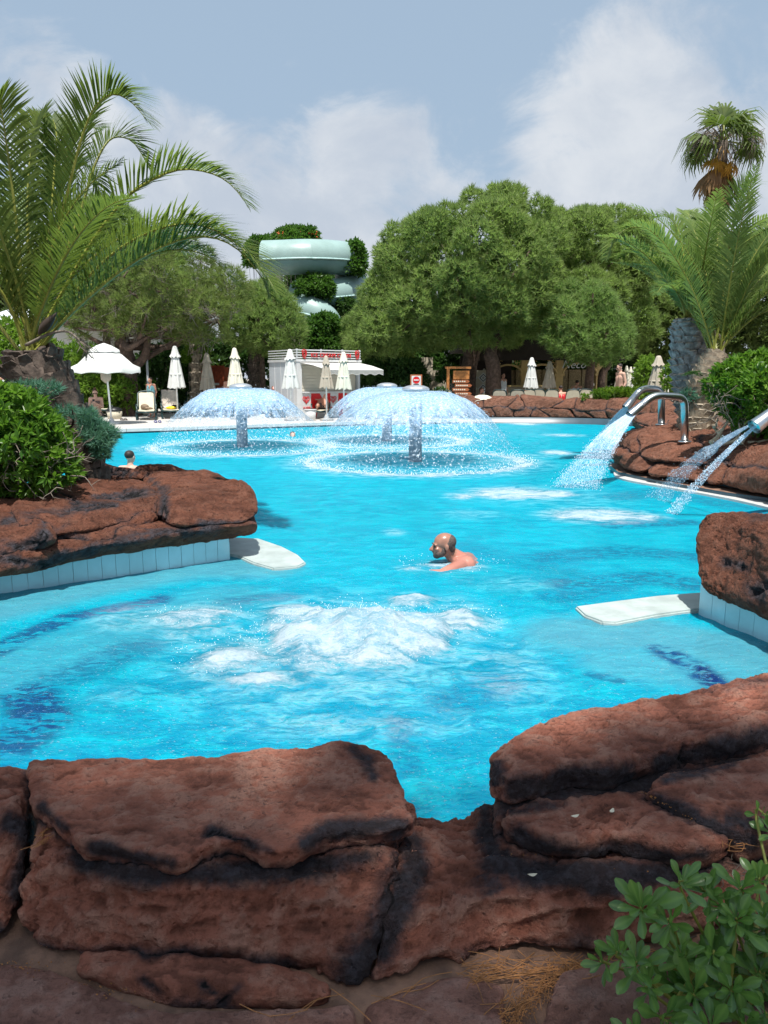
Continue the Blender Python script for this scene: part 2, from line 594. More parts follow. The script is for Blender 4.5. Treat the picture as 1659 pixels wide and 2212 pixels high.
M['dark_shrub'] = leafmat('dark shrub leaf', (.025, .060, .018), (.085, .16, .04), .35, .45, .8)
M['bright_shrub'] = leafmat('bright shrub leaf', (.07, .15, .022), (.24, .34, .05), .45, .45, .8)
M['ivy'] = leafmat('ivy leaf', (.03, .085, .018), (.12, .22, .04), .4, .4, .8)
M['pitto_sun'] = leafmat('pittosporum leaf', (.035, .105, .014), (.19, .32, .04), .38, .35, 1.5, .5)
M['hedge'] = leafmat('hedge leaf', (.045, .11, .014), (.20, .29, .03), .35, .4, 2.0)
M['juniper'] = leafmat('juniper spray', (.045, .14, .105), (.14, .27, .18), .3, .6, 2.0)
M['olive_bg'] = leafmat('olive background leaf', (.06, .10, .032), (.19, .235, .07), .45, .6, .4)
M['pitto_near'] = leafmat('near pittosporum leaf', (.045, .12, .032), (.21, .36, .075), .28, .26, 9.0, 1.0)
M['fern'] = leafmat('fern frond', (.02, .06, .02), (.08, .15, .04), .3)
M['flower'] = simple('orange flower', (.55, .09, .02), .6)
M['needle_dry'] = simple('dry needle', (.33, .145, .05), .8, 0, .35, 30)
M['soil'] = simple('brown soil', (.095, .055, .038), .95, 0, .4, 7, .6)
M['skin'] = simple('skin', (.52, .26, .18), .5, 0, .10, 5)
M['skin_pale'] = simple('pale skin', (.60, .36, .27), .5, 0, .06, 5)
M['skin_face'] = simple('tanned skin', (.34, .165, .115), .3, 0, .16, 14)
M['skin_red'] = simple('sunburnt skin', (.42, .175, .13), .28, 0, .14, 5)
M['hair_dark'] = simple('dark hair', (.025, .017, .013), .6, 0, .35, 60)
M['hair_grey'] = simple('greying hair', (.075, .055, .047), .7, 0, .4, 70)
M['hair_brown'] = simple('brown hair', (.10, .05, .028), .6, 0, .3, 60)
M['cloth_turq'] = simple('turquoise cotton', (.22, .50, .55), .85, 0, .25, 30)
M['cloth_green'] = simple('green cloth', (.02, .22, .12), .8)
M['cloth_white'] = simple('white cotton', (.72, .73, .75), .85)
M['cloth_dark'] = simple('dark cloth', (.03, .035, .045), .85)
M['cloth_pattern'] = simple('patterned bikini cloth', (.14, .10, .09), .85, 0, .9, 40)
M['lens'] = simple('dark lens', (.01, .008, .007), .1)
# ================================================================== pool, water, ground
from mathutils.geometry import tessellate_polygon
from mathutils.bvhtree import BVHTree
POOL = [(-3.4, 2.9), (-1.9, 2.55), (-.9, 2.35), (.1, 2.40), (.55, 2.42), (.9, 2.70), (1.5, 3.05), (2.4, 3.35), (2.9, 3.7), (2.62, 4.05),
        (2.40, 4.62), (2.25, 5.14), (2.75, 5.6), (5.2, 6.6), (6.2, 8.4), (5.35, 9.5), (4.75, 10.4), (4.25, 11.6), (3.95, 12.7), (4.1, 13.7), (4.9, 15.2),
        (6.0, 17.5), (7.6, 21.0), (9.15, 25.2), (8.3, 26.7), (6.7, 27.7), (4.6, 28.0), (3.0, 28.0), (-2.0, 25.9), (-7.7, 22.7), (-12, 20.8), (-14, 16),
        (-11, 12), (-6.2, 9.5), (-3.3, 8.35), (-1.78, 7.5), (-1.50, 6.90), (-2.05, 6.48), (-2.97, 5.80), (-4.4, 4.76)]
GZ = 0.08
OUT = [(-400, -60), (400, -60), (400, 900), (-400, 900)]
loops = [[Vector((x, y, 0)) for x, y in OUT], [Vector((x, y, 0)) for x, y in POOL]]
tris = tessellate_polygon(loops)
allp = np.array([(x, y, GZ) for x, y in OUT + POOL])
gm, gnt, gb = newmat('ground')
g = N(gnt)
gp = g.pos()
gsep = g.node('ShaderNodeSeparateXYZ'); gnt.links.new(gp, gsep.inputs[0])
soilc = g.mix(g.rng(g.noise(gp, 7, 6, .65), .35, .68), (.11, .062, .042), (.28, .155, .10))
gcol = g.mix(g.rng(g.noise(gp, .7, 4), .4, .62), (.34, .30, .25), (.44, .41, .36))
gcol = g.mix(g.rng(gsep.outputs[1], 13, 15), soilc, gcol)
g.put(gcol, gb.inputs['Base Color'])
gb.inputs['Roughness'].default_value = .9
gnt.links.new(g.bump(g.noise(gp, 30, 6, .7), .5, .02), gb.inputs['Normal'])
mb = MB()
mb.add(allp, [t for t in tris])
ground = tag(mb.build('ground', gm, smooth=False), kind='structure')
# make sure it faces up
if ground.data.polygons[0].normal.z < 0:
    ground.data.flip_normals()

# pool shell: floor and side walls
PP = np.array(POOL)
n = len(PP)
mb = MB()
V = np.concatenate([np.c_[PP, np.full(n, GZ - .002)], np.c_[PP, np.full(n, -1.25)]])
i = np.arange(n)
mb.add(V, np.stack([i, (i + 1) % n, n + (i + 1) % n, n + i], -1), 1)
mb.add([(-30, 1.5, -1.25), (20, 1.5, -1.25), (20, 32, -1.25), (-30, 32, -1.25)], [(0, 1, 2, 3)], 0)
fm, fnt, fb = newmat('pool floor')
g = N(fnt)
fp = g.pos()
bt = g.node('ShaderNodeTexBrick'); bt.offset = 0
fnt.links.new(fp, bt.inputs['Vector'])
for k_, v_ in (('Color1', (.02, .50, .66, 1)), ('Color2', (.03, .44, .62, 1)), ('Mortar', (.30, .62, .70, 1))): bt.inputs[k_].default_value = v_
bt.inputs['Scale'].default_value = 4; bt.inputs['Mortar Size'].default_value = .02; bt.inputs['Brick Width'].default_value = .5; bt.inputs['Row Height'].default_value = .5
g.put(bt.outputs[0], fb.inputs['Base Color'])
tag(mb.build('pool_basin', [fm, M['tile_grey']], smooth=False), kind='structure')

# ---- water sheet
FOUNT = [(at(897, 997, 0), 1.46), (at(524, 966, 0), 1.47), (at(836, 953, 0), 1.47)]
RING = (2.12, 2.1, 2.05)
ts = np.tan(np.linspace(-.93, .93, 560))
ys = 2.0 * np.exp(np.linspace(0, math.log(16), 520))
Y, T = np.meshgrid(ys, ts, indexing='ij')
X = Y * T
wx, wy = X.ravel(), Y.ravel()
W = np.c_[wx, wy, np.zeros_like(wx)]
def blob(u, v, hw, hh, inner=.0):
    c = at(u, v, 0)
    rx = hw / FPX * (c[1] * _cp + EYE * _sp)
    ry = (at(u, v - hh, 0)[1] - at(u, v + hh, 0)[1]) / 2
    d = np.sqrt(((wx - c[0]) / rx) ** 2 + ((wy - c[1]) / ry) ** 2)
    return 1 - sstep(inner, 1.0, d)
def lane(pts, w):
    P = np.array([at(u, v, 0)[:2] for u, v in pts])
    best = np.full(len(wx), 1e9)
    q = W[:, :2]
    for a, b in zip(P[:-1], P[1:]):
        ab = b - a
        t = np.clip(((q - a) @ ab) / (ab @ ab), 0, 1)
        best = np.minimum(best, np.linalg.norm(q - a - t[:, None] * ab, axis=1))
    return 1 - sstep(w * .35, w, best)
foam = np.zeros_like(wx)
chop = np.zeros_like(wx)
for (c, h), r in zip(FOUNT, RING):
    d = np.hypot(wx - c[0], wy - c[1])
    wob = .10 * vnoise(np.c_[wx * 2.2, wy * 2.2, 0 * wx])
    foam = np.maximum(foam, .78 * np.exp(-((d - r + wob) / .26) ** 2))
    foam = np.maximum(foam, .50 * np.exp(-((d - r) / .62) ** 2))
    foam = np.maximum(foam, .33 * (d < r))
    chop = np.maximum(chop, .8 * np.exp(-(np.maximum(d - r, 0) / 1.0) ** 2))
for (u, v, hw, hh, a) in ((1110, 1066, 160, 21, 1.0), (1000, 1072, 70, 12, .7), (1200, 1066, 80, 12, 1.0), (1290, 1113, 175, 25, 1.0), (1390, 1118, 80, 12, .9), (1205, 978, 55, 9, .95),
                          (1130, 915, 55, 6, .95), (1215, 940, 75, 6, .7), (1160, 985, 80, 8, .45), (1020, 1110, 120, 22, .30), (850, 1150, 45, 14, .42), (1180, 1070, 330, 42, .28)):
    b = blob(u, v, hw, hh)
    foam = np.maximum(foam, a * b ** .7)
    chop = np.maximum(chop, b)
for (u, v, hw, hh, a) in ((760, 1375, 260, 105, 1.0), (500, 1420, 170, 85, .74), (430, 1345, 190, 70, .6), (640, 1460, 160, 60, .6), (980, 1340, 150, 85, .62), (700, 1390, 500, 190, .52), (1080, 1440, 200, 130, .42), (760, 1560, 480, 80, .40),
                          (280, 1330, 150, 60, .42), (250, 1500, 120, 50, .26), (950, 1222, 80, 17, .85), (1010, 1226, 65, 13, .7), (890, 1228, 60, 11, .6), (940, 1225, 130, 26, .25), (1120, 1262, 200, 36, .26), (1330, 1330, 140, 25, .25), (560, 1480, 110, 40, .5)):
    b = blob(u, v, hw, hh)
    foam = np.maximum(foam, a * b ** .8)
    chop = np.maximum(chop, min(1, a + .3) * b)
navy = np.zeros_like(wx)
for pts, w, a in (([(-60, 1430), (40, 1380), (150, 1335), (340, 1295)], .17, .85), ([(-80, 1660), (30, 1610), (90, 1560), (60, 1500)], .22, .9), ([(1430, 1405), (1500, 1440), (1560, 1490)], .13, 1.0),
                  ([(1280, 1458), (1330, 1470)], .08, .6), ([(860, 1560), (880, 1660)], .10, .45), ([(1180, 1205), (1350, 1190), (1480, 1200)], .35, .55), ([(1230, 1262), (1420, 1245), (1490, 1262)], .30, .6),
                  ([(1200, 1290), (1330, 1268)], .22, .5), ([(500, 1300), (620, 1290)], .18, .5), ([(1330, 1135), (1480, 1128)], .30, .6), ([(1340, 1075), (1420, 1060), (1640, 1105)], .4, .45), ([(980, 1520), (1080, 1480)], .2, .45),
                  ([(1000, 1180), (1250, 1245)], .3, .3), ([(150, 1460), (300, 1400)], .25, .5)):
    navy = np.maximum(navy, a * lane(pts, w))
teal = np.maximum.reduce([.95 * lane([(-200, 1350), (0, 1310), (200, 1262), (420, 1225), (560, 1225)], .55), lane([(1240, 1370), (1400, 1370), (1560, 1400), (1700, 1440)], .50), .8 * lane([(1350, 1430), (1620, 1470)], .4),
                          .5 * lane([(0, 1450), (250, 1370), (480, 1290)], .5)])
near = 1 - sstep(5.0, 8.0, wy)
amp = .004 + .010 * chop + .006 * near
q = np.c_[wx * 1.0, wy * 1.0, 0 * wx]
hgt = amp * (fbm(q * 2.4, 3) + .7 * fbm(q * 6.3 + 9, 3, ridged=True)) + .5 * amp * near * fbm(q * 17 + 3, 2)
Q_ = np.c_[wx, wy, 0 * wx]
for (u, v, rx, ry, h) in ((775, 1375, .72, .62, .175), (640, 1330, .34, .26, .06), (505, 1425, .30, .24, .035), (990, 1345, .30, .34, .055), (430, 1335, .36, .20, .045), (890, 1300, .26, .22, .05), (560, 1470, .22, .14, .02)):
    c = at(u, v, 0)
    d = np.hypot((wx - c[0]) / rx, (wy - c[1]) / ry)
    sel = d < 2.0
    q = Q_[sel]
    e = 1 - d[sel] - .30 * fbm(q * 3.6 + u, 4)
    dome = sstep(0, .8, e)
    tur = fbm(q * 7.5 + u * .1, 5, .62, ridged=True)
    hgt[sel] += h * dome * (.8 + .35 * fbm(q * 5 + 7, 3)) + (.13 * h + .010) * dome * tur + .005 * dome * fbm(q * 34, 2)
    foam[sel] = np.maximum(foam[sel], np.clip((.42 if h > .1 else .28) + (1.25 if h > .1 else .8) * e, 0, 1.2 if h > .1 else .8) * (e > -.25))
W[:, 2] = hgt
wm, wnt, wb = newmat('pool water')
g = N(wnt)
wp = g.pos()
st1 = g.pos((1.0, 1.7, 1))
fo, na, te = g.attr('foam'), g.attr('navy'), g.attr('teal')
nbig = g.noise(wp, .55, 4, .55)
nst = g.noise(st1, 3.2, 7, .62, .8)
nfine = g.noise(g.pos((.8, 2.0, 1)), 12, 6, .68, .8)
nr = g.math('SUBTRACT', 1.0, g.math('MULTIPLY', g.math('ABSOLUTE', g.math('SUBTRACT', nfine, .5)), 6.0), clamp=True)
wsep = g.node('ShaderNodeSeparateXYZ'); wnt.links.new(wp, wsep.inputs[0])
base = g.mix(g.rng(nst, .36, .66), (.000, .33, .48), (.000, .48, .62))
base = g.mix(g.math('MULTIPLY', g.rng(nbig, .40, .62), .35), base, (.000, .49, .63))
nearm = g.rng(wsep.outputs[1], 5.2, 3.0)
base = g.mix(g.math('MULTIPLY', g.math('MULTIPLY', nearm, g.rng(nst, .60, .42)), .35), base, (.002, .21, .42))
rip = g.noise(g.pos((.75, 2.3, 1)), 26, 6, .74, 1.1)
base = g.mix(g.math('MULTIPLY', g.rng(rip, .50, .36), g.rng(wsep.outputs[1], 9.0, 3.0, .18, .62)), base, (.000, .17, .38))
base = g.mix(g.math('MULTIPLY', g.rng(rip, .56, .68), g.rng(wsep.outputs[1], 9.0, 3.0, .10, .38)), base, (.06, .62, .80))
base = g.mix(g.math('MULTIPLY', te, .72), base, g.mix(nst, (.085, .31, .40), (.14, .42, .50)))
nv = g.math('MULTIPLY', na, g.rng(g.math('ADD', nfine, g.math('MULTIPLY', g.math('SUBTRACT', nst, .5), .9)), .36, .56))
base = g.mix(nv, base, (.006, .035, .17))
nf2 = g.noise(g.pos((1, 1.7, 1.5)), 52, 5, .72, .5)
fl = g.math('ADD', g.math('ADD', g.math('MULTIPLY', nst, .42), g.math('MULTIPLY', nfine, .33)), g.math('MULTIPLY', nf2, .25))
fm_ = g.math('ADD', fl, g.math('MULTIPLY', g.math('SUBTRACT', fo, .5), .62))
fmask = g.math('MULTIPLY', g.rng(fm_, .42, .70), g.rng(fo, .03, .25))
lace = g.math('MULTIPLY', g.math('MULTIPLY', nr, g.rng(fo, .05, .5)), .6)
fmask = g.math('MAXIMUM', fmask, g.math('MULTIPLY', lace, g.rng(nst, .35, .6)))
glint_paint = g.math('MULTIPLY', g.rng(g.noise(g.pos((1, 1.8, 1)), 48, 4, .7), .60, .66), g.rng(wsep.outputs[1], 10.0, 3.0, .2, .7))  # sun sparkle on the ripples, painted as pale specks in the water colour
fmask = g.math('MAXIMUM', fmask, glint_paint)  # the foam mask carries the painted sparkle too from here on
col = g.mix(g.math('MULTIPLY', fmask, .92), base, g.mix(g.rng(fl, .40, .58), (.22, .43, .54), (.57, .64, .69)))
g.put(col, wb.inputs['Base Color'])
g.put(g.math('ADD', .07, g.math('MULTIPLY', fmask, .5)), wb.inputs['Roughness'])
wb.inputs['IOR'].default_value = 1.33
wb.inputs['Specular IOR Level'].default_value = .0
bh = g.math('ADD', g.math('MULTIPLY', nst, 1.0), g.math('MULTIPLY', nfine, .45))
bh = g.math('ADD', bh, g.math('MULTIPLY', g.math('MULTIPLY', nf2, fmask), .6))
bh = g.math('ADD', bh, g.math('MULTIPLY', g.noise(st1, 40, 4, .65, .4), .16))
wnt.links.new(g.bump(bh, .75, .06), wb.inputs['Normal'])
gl = g.node('ShaderNodeBsdfGlossy'); gl.inputs['Roughness'].default_value = .06
bmp = wb.inputs['Normal'].links[0].from_socket
wnt.links.new(bmp, gl.inputs['Normal'])
fr_ = g.node('ShaderNodeFresnel'); fr_.inputs['IOR'].default_value = 1.33; wnt.links.new(bmp, fr_.inputs['Normal'])
tp = g.node('ShaderNodeBsdfTransparent')
tp.inputs['Color'].default_value = (.45, .86, .95, 1)
ms = g.node('ShaderNodeMixShader')
g.put(g.math('MULTIPLY', g.math('SUBTRACT', 1.0, fmask), .26), ms.inputs[0])
wnt.links.new(wb.outputs[0], ms.inputs[1]); wnt.links.new(tp.outputs[0], ms.inputs[2])
ms2 = g.node('ShaderNodeMixShader')
g.put(g.math('MULTIPLY', g.math('MINIMUM', fr_.outputs[0], .20), g.math('SUBTRACT', 1.0, g.math('MULTIPLY', fmask, .7))), ms2.inputs[0])
wnt.links.new(ms.outputs[0], ms2.inputs[1]); wnt.links.new(gl.outputs[0], ms2.inputs[2])
wnt.links.new(ms2.outputs[0], wnt.nodes['Material Output'].inputs['Surface'])
mb = MB()
mb.add(W, grid_faces(len(ys), len(ts))[:, ::-1])
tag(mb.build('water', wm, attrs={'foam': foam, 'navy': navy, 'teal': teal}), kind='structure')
WATER_BVH = None
def water_z(x, y):
    k = np.argmin((wx - x) ** 2 + (wy - y) ** 2)
    return W[k, 2]

# ---- flung drops over the boiling water
rng = np.random.default_rng(5)
P_ = []
for (u, v, rx, ry, h, k) in ((765, 1372, .62, .52, .16, 700), (505, 1420, .35, .28, .05, 160), (985, 1345, .30, .34, .05, 160), (430, 1335, .35, .18, .05, 120)):
    c = at(u, v, .03)
    a = rng.uniform(0, 2 * PI, k); r = np.sqrt(rng.uniform(0, 1, k)) * 1.15
    P_.append(np.c_[c[0] + r * np.cos(a) * rx, c[1] + r * np.sin(a) * ry, .03 + h * np.maximum(0, 1 - r ** 1.6) + np.abs(rng.normal(0, .035, k))])
P_ = np.concatenate(P_)
fdm = simple('foam drops', (.74, .84, .90), .15, 0, .02, 4, spec=.6)
mb = MB()
V, F = balls(P_, rng.uniform(.0012, .0034, len(P_)), rng.normal(0, .002, (len(P_), 3)))
mb.add(V, F)
tag(mb.build('flung_drops', fdm), 'fine drops flung up over the boiling white water in the near basin', kind='stuff')

# ================================================================== rocks
def quad_rock(stations, cell, m=7, seed=0, lump=.03, mid=.012, fine=.004, grooves=(), stains=(), strata=0.0, ends=1.0):
    """closed boulder lofted along stations [front_bottom, front_top, back_top, back_bottom]; grooves and stains are traced lines (u, v)"""
    S = np.array(stations, float)
    L = np.linalg.norm(np.diff(S.mean(1), axis=0), axis=1).sum()
    D = np.linalg.norm(S[:, 3] - S[:, 0], axis=1).mean()
    H = np.linalg.norm(S[:, 1] - S[:, 0], axis=1).mean()
    nx, ny, nz = (max(4, int(q / cell)) for q in (L, D, H))
    nx, ny, nz = min(nx, 260), min(ny, 130), min(nz, 110)
    idx, quads = [], []
    base = 0
    def face(ax, val, nu, nv, fl):
        nonlocal base
        a, b = np.meshgrid(np.arange(nu + 1), np.arange(nv + 1), indexing='ij')
        c = np.full_like(a, val)
        cols = {0: (c, a, b), 1: (a, c, b), 2: (a, b, c)}[ax]
        idx.append(np.stack([q.ravel() for q in cols], -1))
        F = grid_faces(nu + 1, nv + 1) + base
        quads.append(F[:, ::-1] if fl else F)
        base += (nu + 1) * (nv + 1)
    face(0, 0, ny, nz, True); face(0, nx, ny, nz, False)
    face(1, 0, nx, nz, False); face(1, ny, nx, nz, True)
    face(2, 0, nx, ny, True); face(2, nz, nx, ny, False)
    I = np.concatenate(idx)
    key = (I[:, 0] * (ny + 1) + I[:, 1]) * (nz + 1) + I[:, 2]
    uq, first, inv = np.unique(key, return_index=True, return_inverse=True)
    I = I[first]
    F = inv[np.concatenate(quads)]
    p = I / np.array((nx, ny, nz)) * 2 - 1
    asp = np.array((max(1, L / max(H, .05)) , max(1, D / max(H, .05)), 1.0))
    # round edges equally in metres along every axis
    r = np.array((1.0, 1.0, 1.0))
    e = 1 - np.abs(p)
    half = np.array((L, D, H)) / 2
    rad = min(half) * (2.2 / m * 1.6)
    ed = e * half
    q = np.clip((rad - ed) / rad, 0, 1)
    nq = np.linalg.norm(q, axis=1, keepdims=True)
    mx = q.max(1, keepdims=True)
    sc = np.where(nq > 1e-6, mx / np.maximum(nq, 1e-6), 1.0)
    newq = q * sc
    p = np.sign(p) * np.where(q > 0, 1 - (rad - newq * rad) / half, np.abs(p))
    a, b, c = (p + 1).T / 2
    K = len(S)
    if K > 2:
        Sd = spline(S.reshape(K, 12), 200).reshape(200, 4, 3)
    else:
        Sd = spline(S.reshape(K, 12), 200).reshape(200, 4, 3)
    t = a * 199
    i0 = np.minimum(t.astype(int), 198)
    ft = (t - i0)[:, None, None]
    Q = Sd[i0] * (1 - ft) + Sd[i0 + 1] * ft
    b, c = b[:, None], c[:, None]
    P = (Q[:, 0] * (1 - b) + Q[:, 3] * b) * (1 - c) + (Q[:, 1] * (1 - b) + Q[:, 2] * b) * c
    def normals(P):
        n_ = np.zeros_like(P)
        fn_ = np.cross(P[F[:, 2]] - P[F[:, 0]], P[F[:, 3]] - P[F[:, 1]])
        for kk in range(4):
            np.add.at(n_, F[:, kk], fn_)
        return nrm(n_)
    Nn = normals(P)
    cen = P.mean(0)
    if ((P - cen) * Nn).sum() < 0:
        F = F[:, ::-1]; Nn = -Nn
    o = np.array((seed * 3.7, seed * 1.9, seed * 5.3))
    hf = fbm(P * np.array((6.5, 12, 14)) + o, 5, .60, ridged=True); hg = fbm(P * 38 + o, 4, .6)
    d = lump * fbm(P * 2.6 + o, 3) + mid * hf + fine * hg + mid * .7 * fbm(P * 5 + o + 40, 3)
    cav = np.clip(.75 * (hf - hf.mean()) / hf.std() * .45 + .45 * hg * 1.6, -1, 1)  # relief value, drives the dirt and the shading painted into the hollows
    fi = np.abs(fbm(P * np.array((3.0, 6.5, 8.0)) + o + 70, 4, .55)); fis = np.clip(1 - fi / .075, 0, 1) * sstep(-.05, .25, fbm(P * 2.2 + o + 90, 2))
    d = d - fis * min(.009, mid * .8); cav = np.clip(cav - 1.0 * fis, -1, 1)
    if strata:
        w = P @ nrm(np.array((.35, .25, 1.0))) + .05 * fbm(P * 4 + o, 3)
        d = d + strata * vnoise(np.c_[w * 16, w * 0, P[:, 0] * 1.2 + o[0]])
    P = P + Nn * d[:, None]
    Nn = normals(P)
    stain = np.zeros(len(P)); crack = np.zeros(len(P))
    if len(grooves) or len(stains):
        u, v, dep = proj(P)
        facing = ((P - np.array((0, 0, EYE))) * Nn).sum(1) < 0.02
        wob = fbm(P * 6 + o, 4) * .026 + fbm(P * 30 + o, 2) * .005
        def dist(pts):
            A = np.array(pts, float)
            best = np.full(len(P), 1e9)
            par = np.zeros(len(P))
            for s_, (a_, b_) in enumerate(zip(A[:-1], A[1:])):
                ab = b_ - a_
                tt = np.clip(((u - a_[0]) * ab[0] + (v - a_[1]) * ab[1]) / (ab @ ab), 0, 1)
                dd = np.hypot(u - a_[0] - tt * ab[0], v - a_[1] - tt * ab[1])
                k_ = dd < best
                best = np.where(k_, dd, best); par = np.where(k_, (s_ + tt) / (len(A) - 1), par)
            return best * dep / FPX + wob * np.clip(dep / 2.4, 1, 4), par
        disp = np.zeros(len(P))
        for (pts, wdt, dpt, sw) in grooves:
            dd, par = dist(pts)
            ta = np.clip(np.minimum(par, 1 - par) * 8 + .25, 0, 1)
            gdep = np.clip(1 - np.abs(dd) / wdt, 0, 1) ** .8 * facing * ta
            disp = np.maximum(disp, dpt * gdep)
            crack = np.maximum(crack, gdep ** 1.6 * (.95 if sw else .5))
            if sw: stain = np.maximum(stain, np.clip(1 - np.abs(dd) / (sw * 1.5), 0, 1) * facing * (.55 + .45 * ta))
        for (pts, sw, amt) in stains:
            dd, par = dist(pts)
            stain = np.maximum(stain, amt * np.clip(1.15 - np.abs(dd) / (sw * 1.35), 0, 1) ** .9 * facing * np.clip(np.minimum(par, 1 - par) * 7 + .45, 0, 1))
        P = P - Nn * disp[:, None]
    return dict(P=P, F=F, stain=stain, crack=crack, N=Nn, cav=cav)
def link_rocks(rocks, parent, mat, name='rock', reach=.05, amt=.75, far=False):
    trees = []
    for r in rocks:
        step = max(1, len(r['F']) // 9000)
        trees.append(BVHTree.FromPolygons([tuple(p) for p in r['P']], [tuple(map(int, f)) for f in r['F']]) if True else None)
    out = []
    for k_, r in enumerate(rocks):
        P = r['P']
        lo, hi = P.min(0) - reach, P.max(0) + reach
        near_ = np.full(len(P), reach)
        for j_, t_ in enumerate(trees):
            if j_ == k_: continue
            l2, h2 = rocks[j_]['P'].min(0), rocks[j_]['P'].max(0)
            if (l2 > hi).any() or (h2 < lo).any(): continue
            sel = np.where(((P > l2 - reach) & (P < h2 + reach)).all(1))[0]
            for s_ in sel:
                hit = t_.find_nearest(Vector(P[s_]), reach)
                if hit[0] is not None and hit[3] < near_[s_]:
                    near_[s_] = hit[3]
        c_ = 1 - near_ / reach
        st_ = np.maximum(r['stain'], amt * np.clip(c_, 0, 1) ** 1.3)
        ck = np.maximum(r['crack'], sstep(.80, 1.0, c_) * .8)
        mb = MB()
        mb.add(P, r['F'])
        o = mb.build(name, r.get('mat', mat), parent, attrs={'stain': st_, 'crack': ck, 'cav': r['cav']})
        if r.get('label'): o['label'] = r['label']
        out.append(o)
    return out
A3 = lambda u, v, z: at(u, v, z)
def st(fb_, ft_, bt_, zb=None):
    """station from (u, v, z) front bottom, front top, back top; the back bottom falls straight below the back top"""
    a, b, c = A3(*fb_), A3(*ft_), A3(*bt_)
    d = c.copy(); d[2] = a[2] if zb is None else zb
    return [a, b, c, d]
# ================================================================== near rock wall
near_wall = thing('rock_wall', 'dark red artificial rock wall along the bottom, in the shade, with a V-shaped dip to the water', 'rock wall', (0, 2.2, .05))
NR = []
def nr(label, stations, **k):
    r = quad_rock(stations, **k)
    r['label'] = label
    NR.append(r)
def slab(ft, bt, zt, zb, inset=0.0):
    """thin slab: front edge line and back edge line (u, v[, z]) at height zt"""
    out = []
    for f, b in zip(ft, bt):
        F_ = A3(f[0], f[1], f[2] if len(f) > 2 else zt)
        B_ = A3(b[0], b[1], b[2] if len(b) > 2 else zt)
        f0, b0 = F_.copy(), B_.copy()
        f0[2] = b0[2] = zb
        f0[:2] += (B_ - F_)[:2] * inset
        out.append([f0, F_, B_, b0])
    return out
CELL = .0085
# big block: upper slab with a jagged lip
nr('wide upper slab with a jagged lip, flat reddish top', slab(
    [(78, 1728), (130, 1770), (165, 1806), (235, 1830), (300, 1838), (385, 1850), (450, 1826), (520, 1812), (575, 1838), (640, 1832), (700, 1800), (760, 1790), (830, 1796), (893, 1775)],
    [(72, 1652), (120, 1650), (180, 1648), (240, 1645), (310, 1643), (390, 1641), (450, 1636), (520, 1628), (580, 1621), (640, 1616), (690, 1610), (745, 1606, .375), (800, 1612, .375), (842, 1626, .37)], .37, .31, .035),
    cell=CELL * .9, m=13, seed=1, lump=.012, mid=.015, fine=.008, strata=.006,
   grooves=[([(440, 1806), (465, 1792), (500, 1806), (545, 1826)], .010, .012, .02), ([(640, 1700), (690, 1672), (740, 1655)], .012, .008, 0), ([(560, 1720), (620, 1690)], .010, .006, 0), ([(690, 1752), (760, 1720), (800, 1705)], .012, .008, 0),
            ([(180, 1700), (250, 1688)], .010, .006, 0), ([(300, 1760), (390, 1735), (420, 1718)], .012, .006, 0), ([(780, 1770), (850, 1740)], .010, .006, 0), ([(480, 1690), (560, 1668), (600, 1640)], .012, .006, 0), ([(200, 1770), (280, 1745)], .012, .005, 0)],
   stains=[([(752, 1612), (790, 1640), (812, 1690)], .030, .85), ([(640, 1832), (700, 1800), (780, 1790), (893, 1780)], .038, 1.0), ([(850, 1640), (880, 1720), (900, 1790)], .018, .6), ([(80, 1735), (150, 1795)], .022, .9), ([(520, 1822), (600, 1842)], .022, .8), ([(180, 1826), (300, 1850), (390, 1860)], .020, 1.0)])
# big block: body
def body(ft, fb_, bk, zt, zb):
    return [st((b[0], b[1], b[2] if len(b) > 2 else zb), (f[0], f[1], f[2] if len(f) > 2 else zt), (k_[0], k_[1], zt)) for f, b, k_ in zip(ft, fb_, bk)]
nr('big bulging face of the left block', body(
    [(62, 1835), (180, 1862), (320, 1890), (470, 1892), (620, 1886), (760, 1862), (885, 1835)],
    [(28, 2048), (150, 2078), (300, 2080), (450, 2086), (590, 2102), (690, 2132), (768, 2162)],
    [(90, 1740), (200, 1745), (320, 1745), (470, 1740), (620, 1735), (760, 1725), (880, 1720)], .302, .08), cell=CELL, m=8, seed=2, lump=.034, mid=.034, fine=.013,
   grooves=[([(110, 1930), (170, 1945), (230, 1928), (300, 1940)], .02, .014, 0), ([(560, 1960), (620, 1910), (680, 1880)], .02, .014, 0), ([(380, 2020), (450, 1960), (470, 1925)], .02, .010, 0), ([(700, 1970), (760, 1930)], .02, .010, 0)],
   stains=[([(140, 1842), (220, 1868), (330, 1892), (450, 1888), (560, 1880), (700, 1862), (830, 1845)], .042, 1.0), ([(897, 1800), (890, 1880), (858, 1960), (805, 2060), (750, 2150)], .075, 1.1), ([(40, 2040), (200, 2070), (400, 2078), (600, 2095), (700, 2130)], .035, .8)])
# rock at the left edge
nr('rock at the left end with a dark rim', body(
    [(-330, 1780, .33), (-180, 1770, .33), (-60, 1768, .34), (74, 1738, .34)], [(-420, 2090), (-230, 2085), (-90, 2080), (32, 2055)],
    [(-330, 1640), (-180, 1646), (-60, 1648), (80, 1664)], .345, .08), cell=CELL, m=7, seed=3, lump=.025, mid=.015, fine=.007,
   stains=[([(0, 1770), (50, 1790), (60, 1850), (34, 1960)], .045, 1.0), ([(55, 1665), (68, 1730)], .02, .9), ([(-40, 1985), (24, 2040)], .03, .9)])
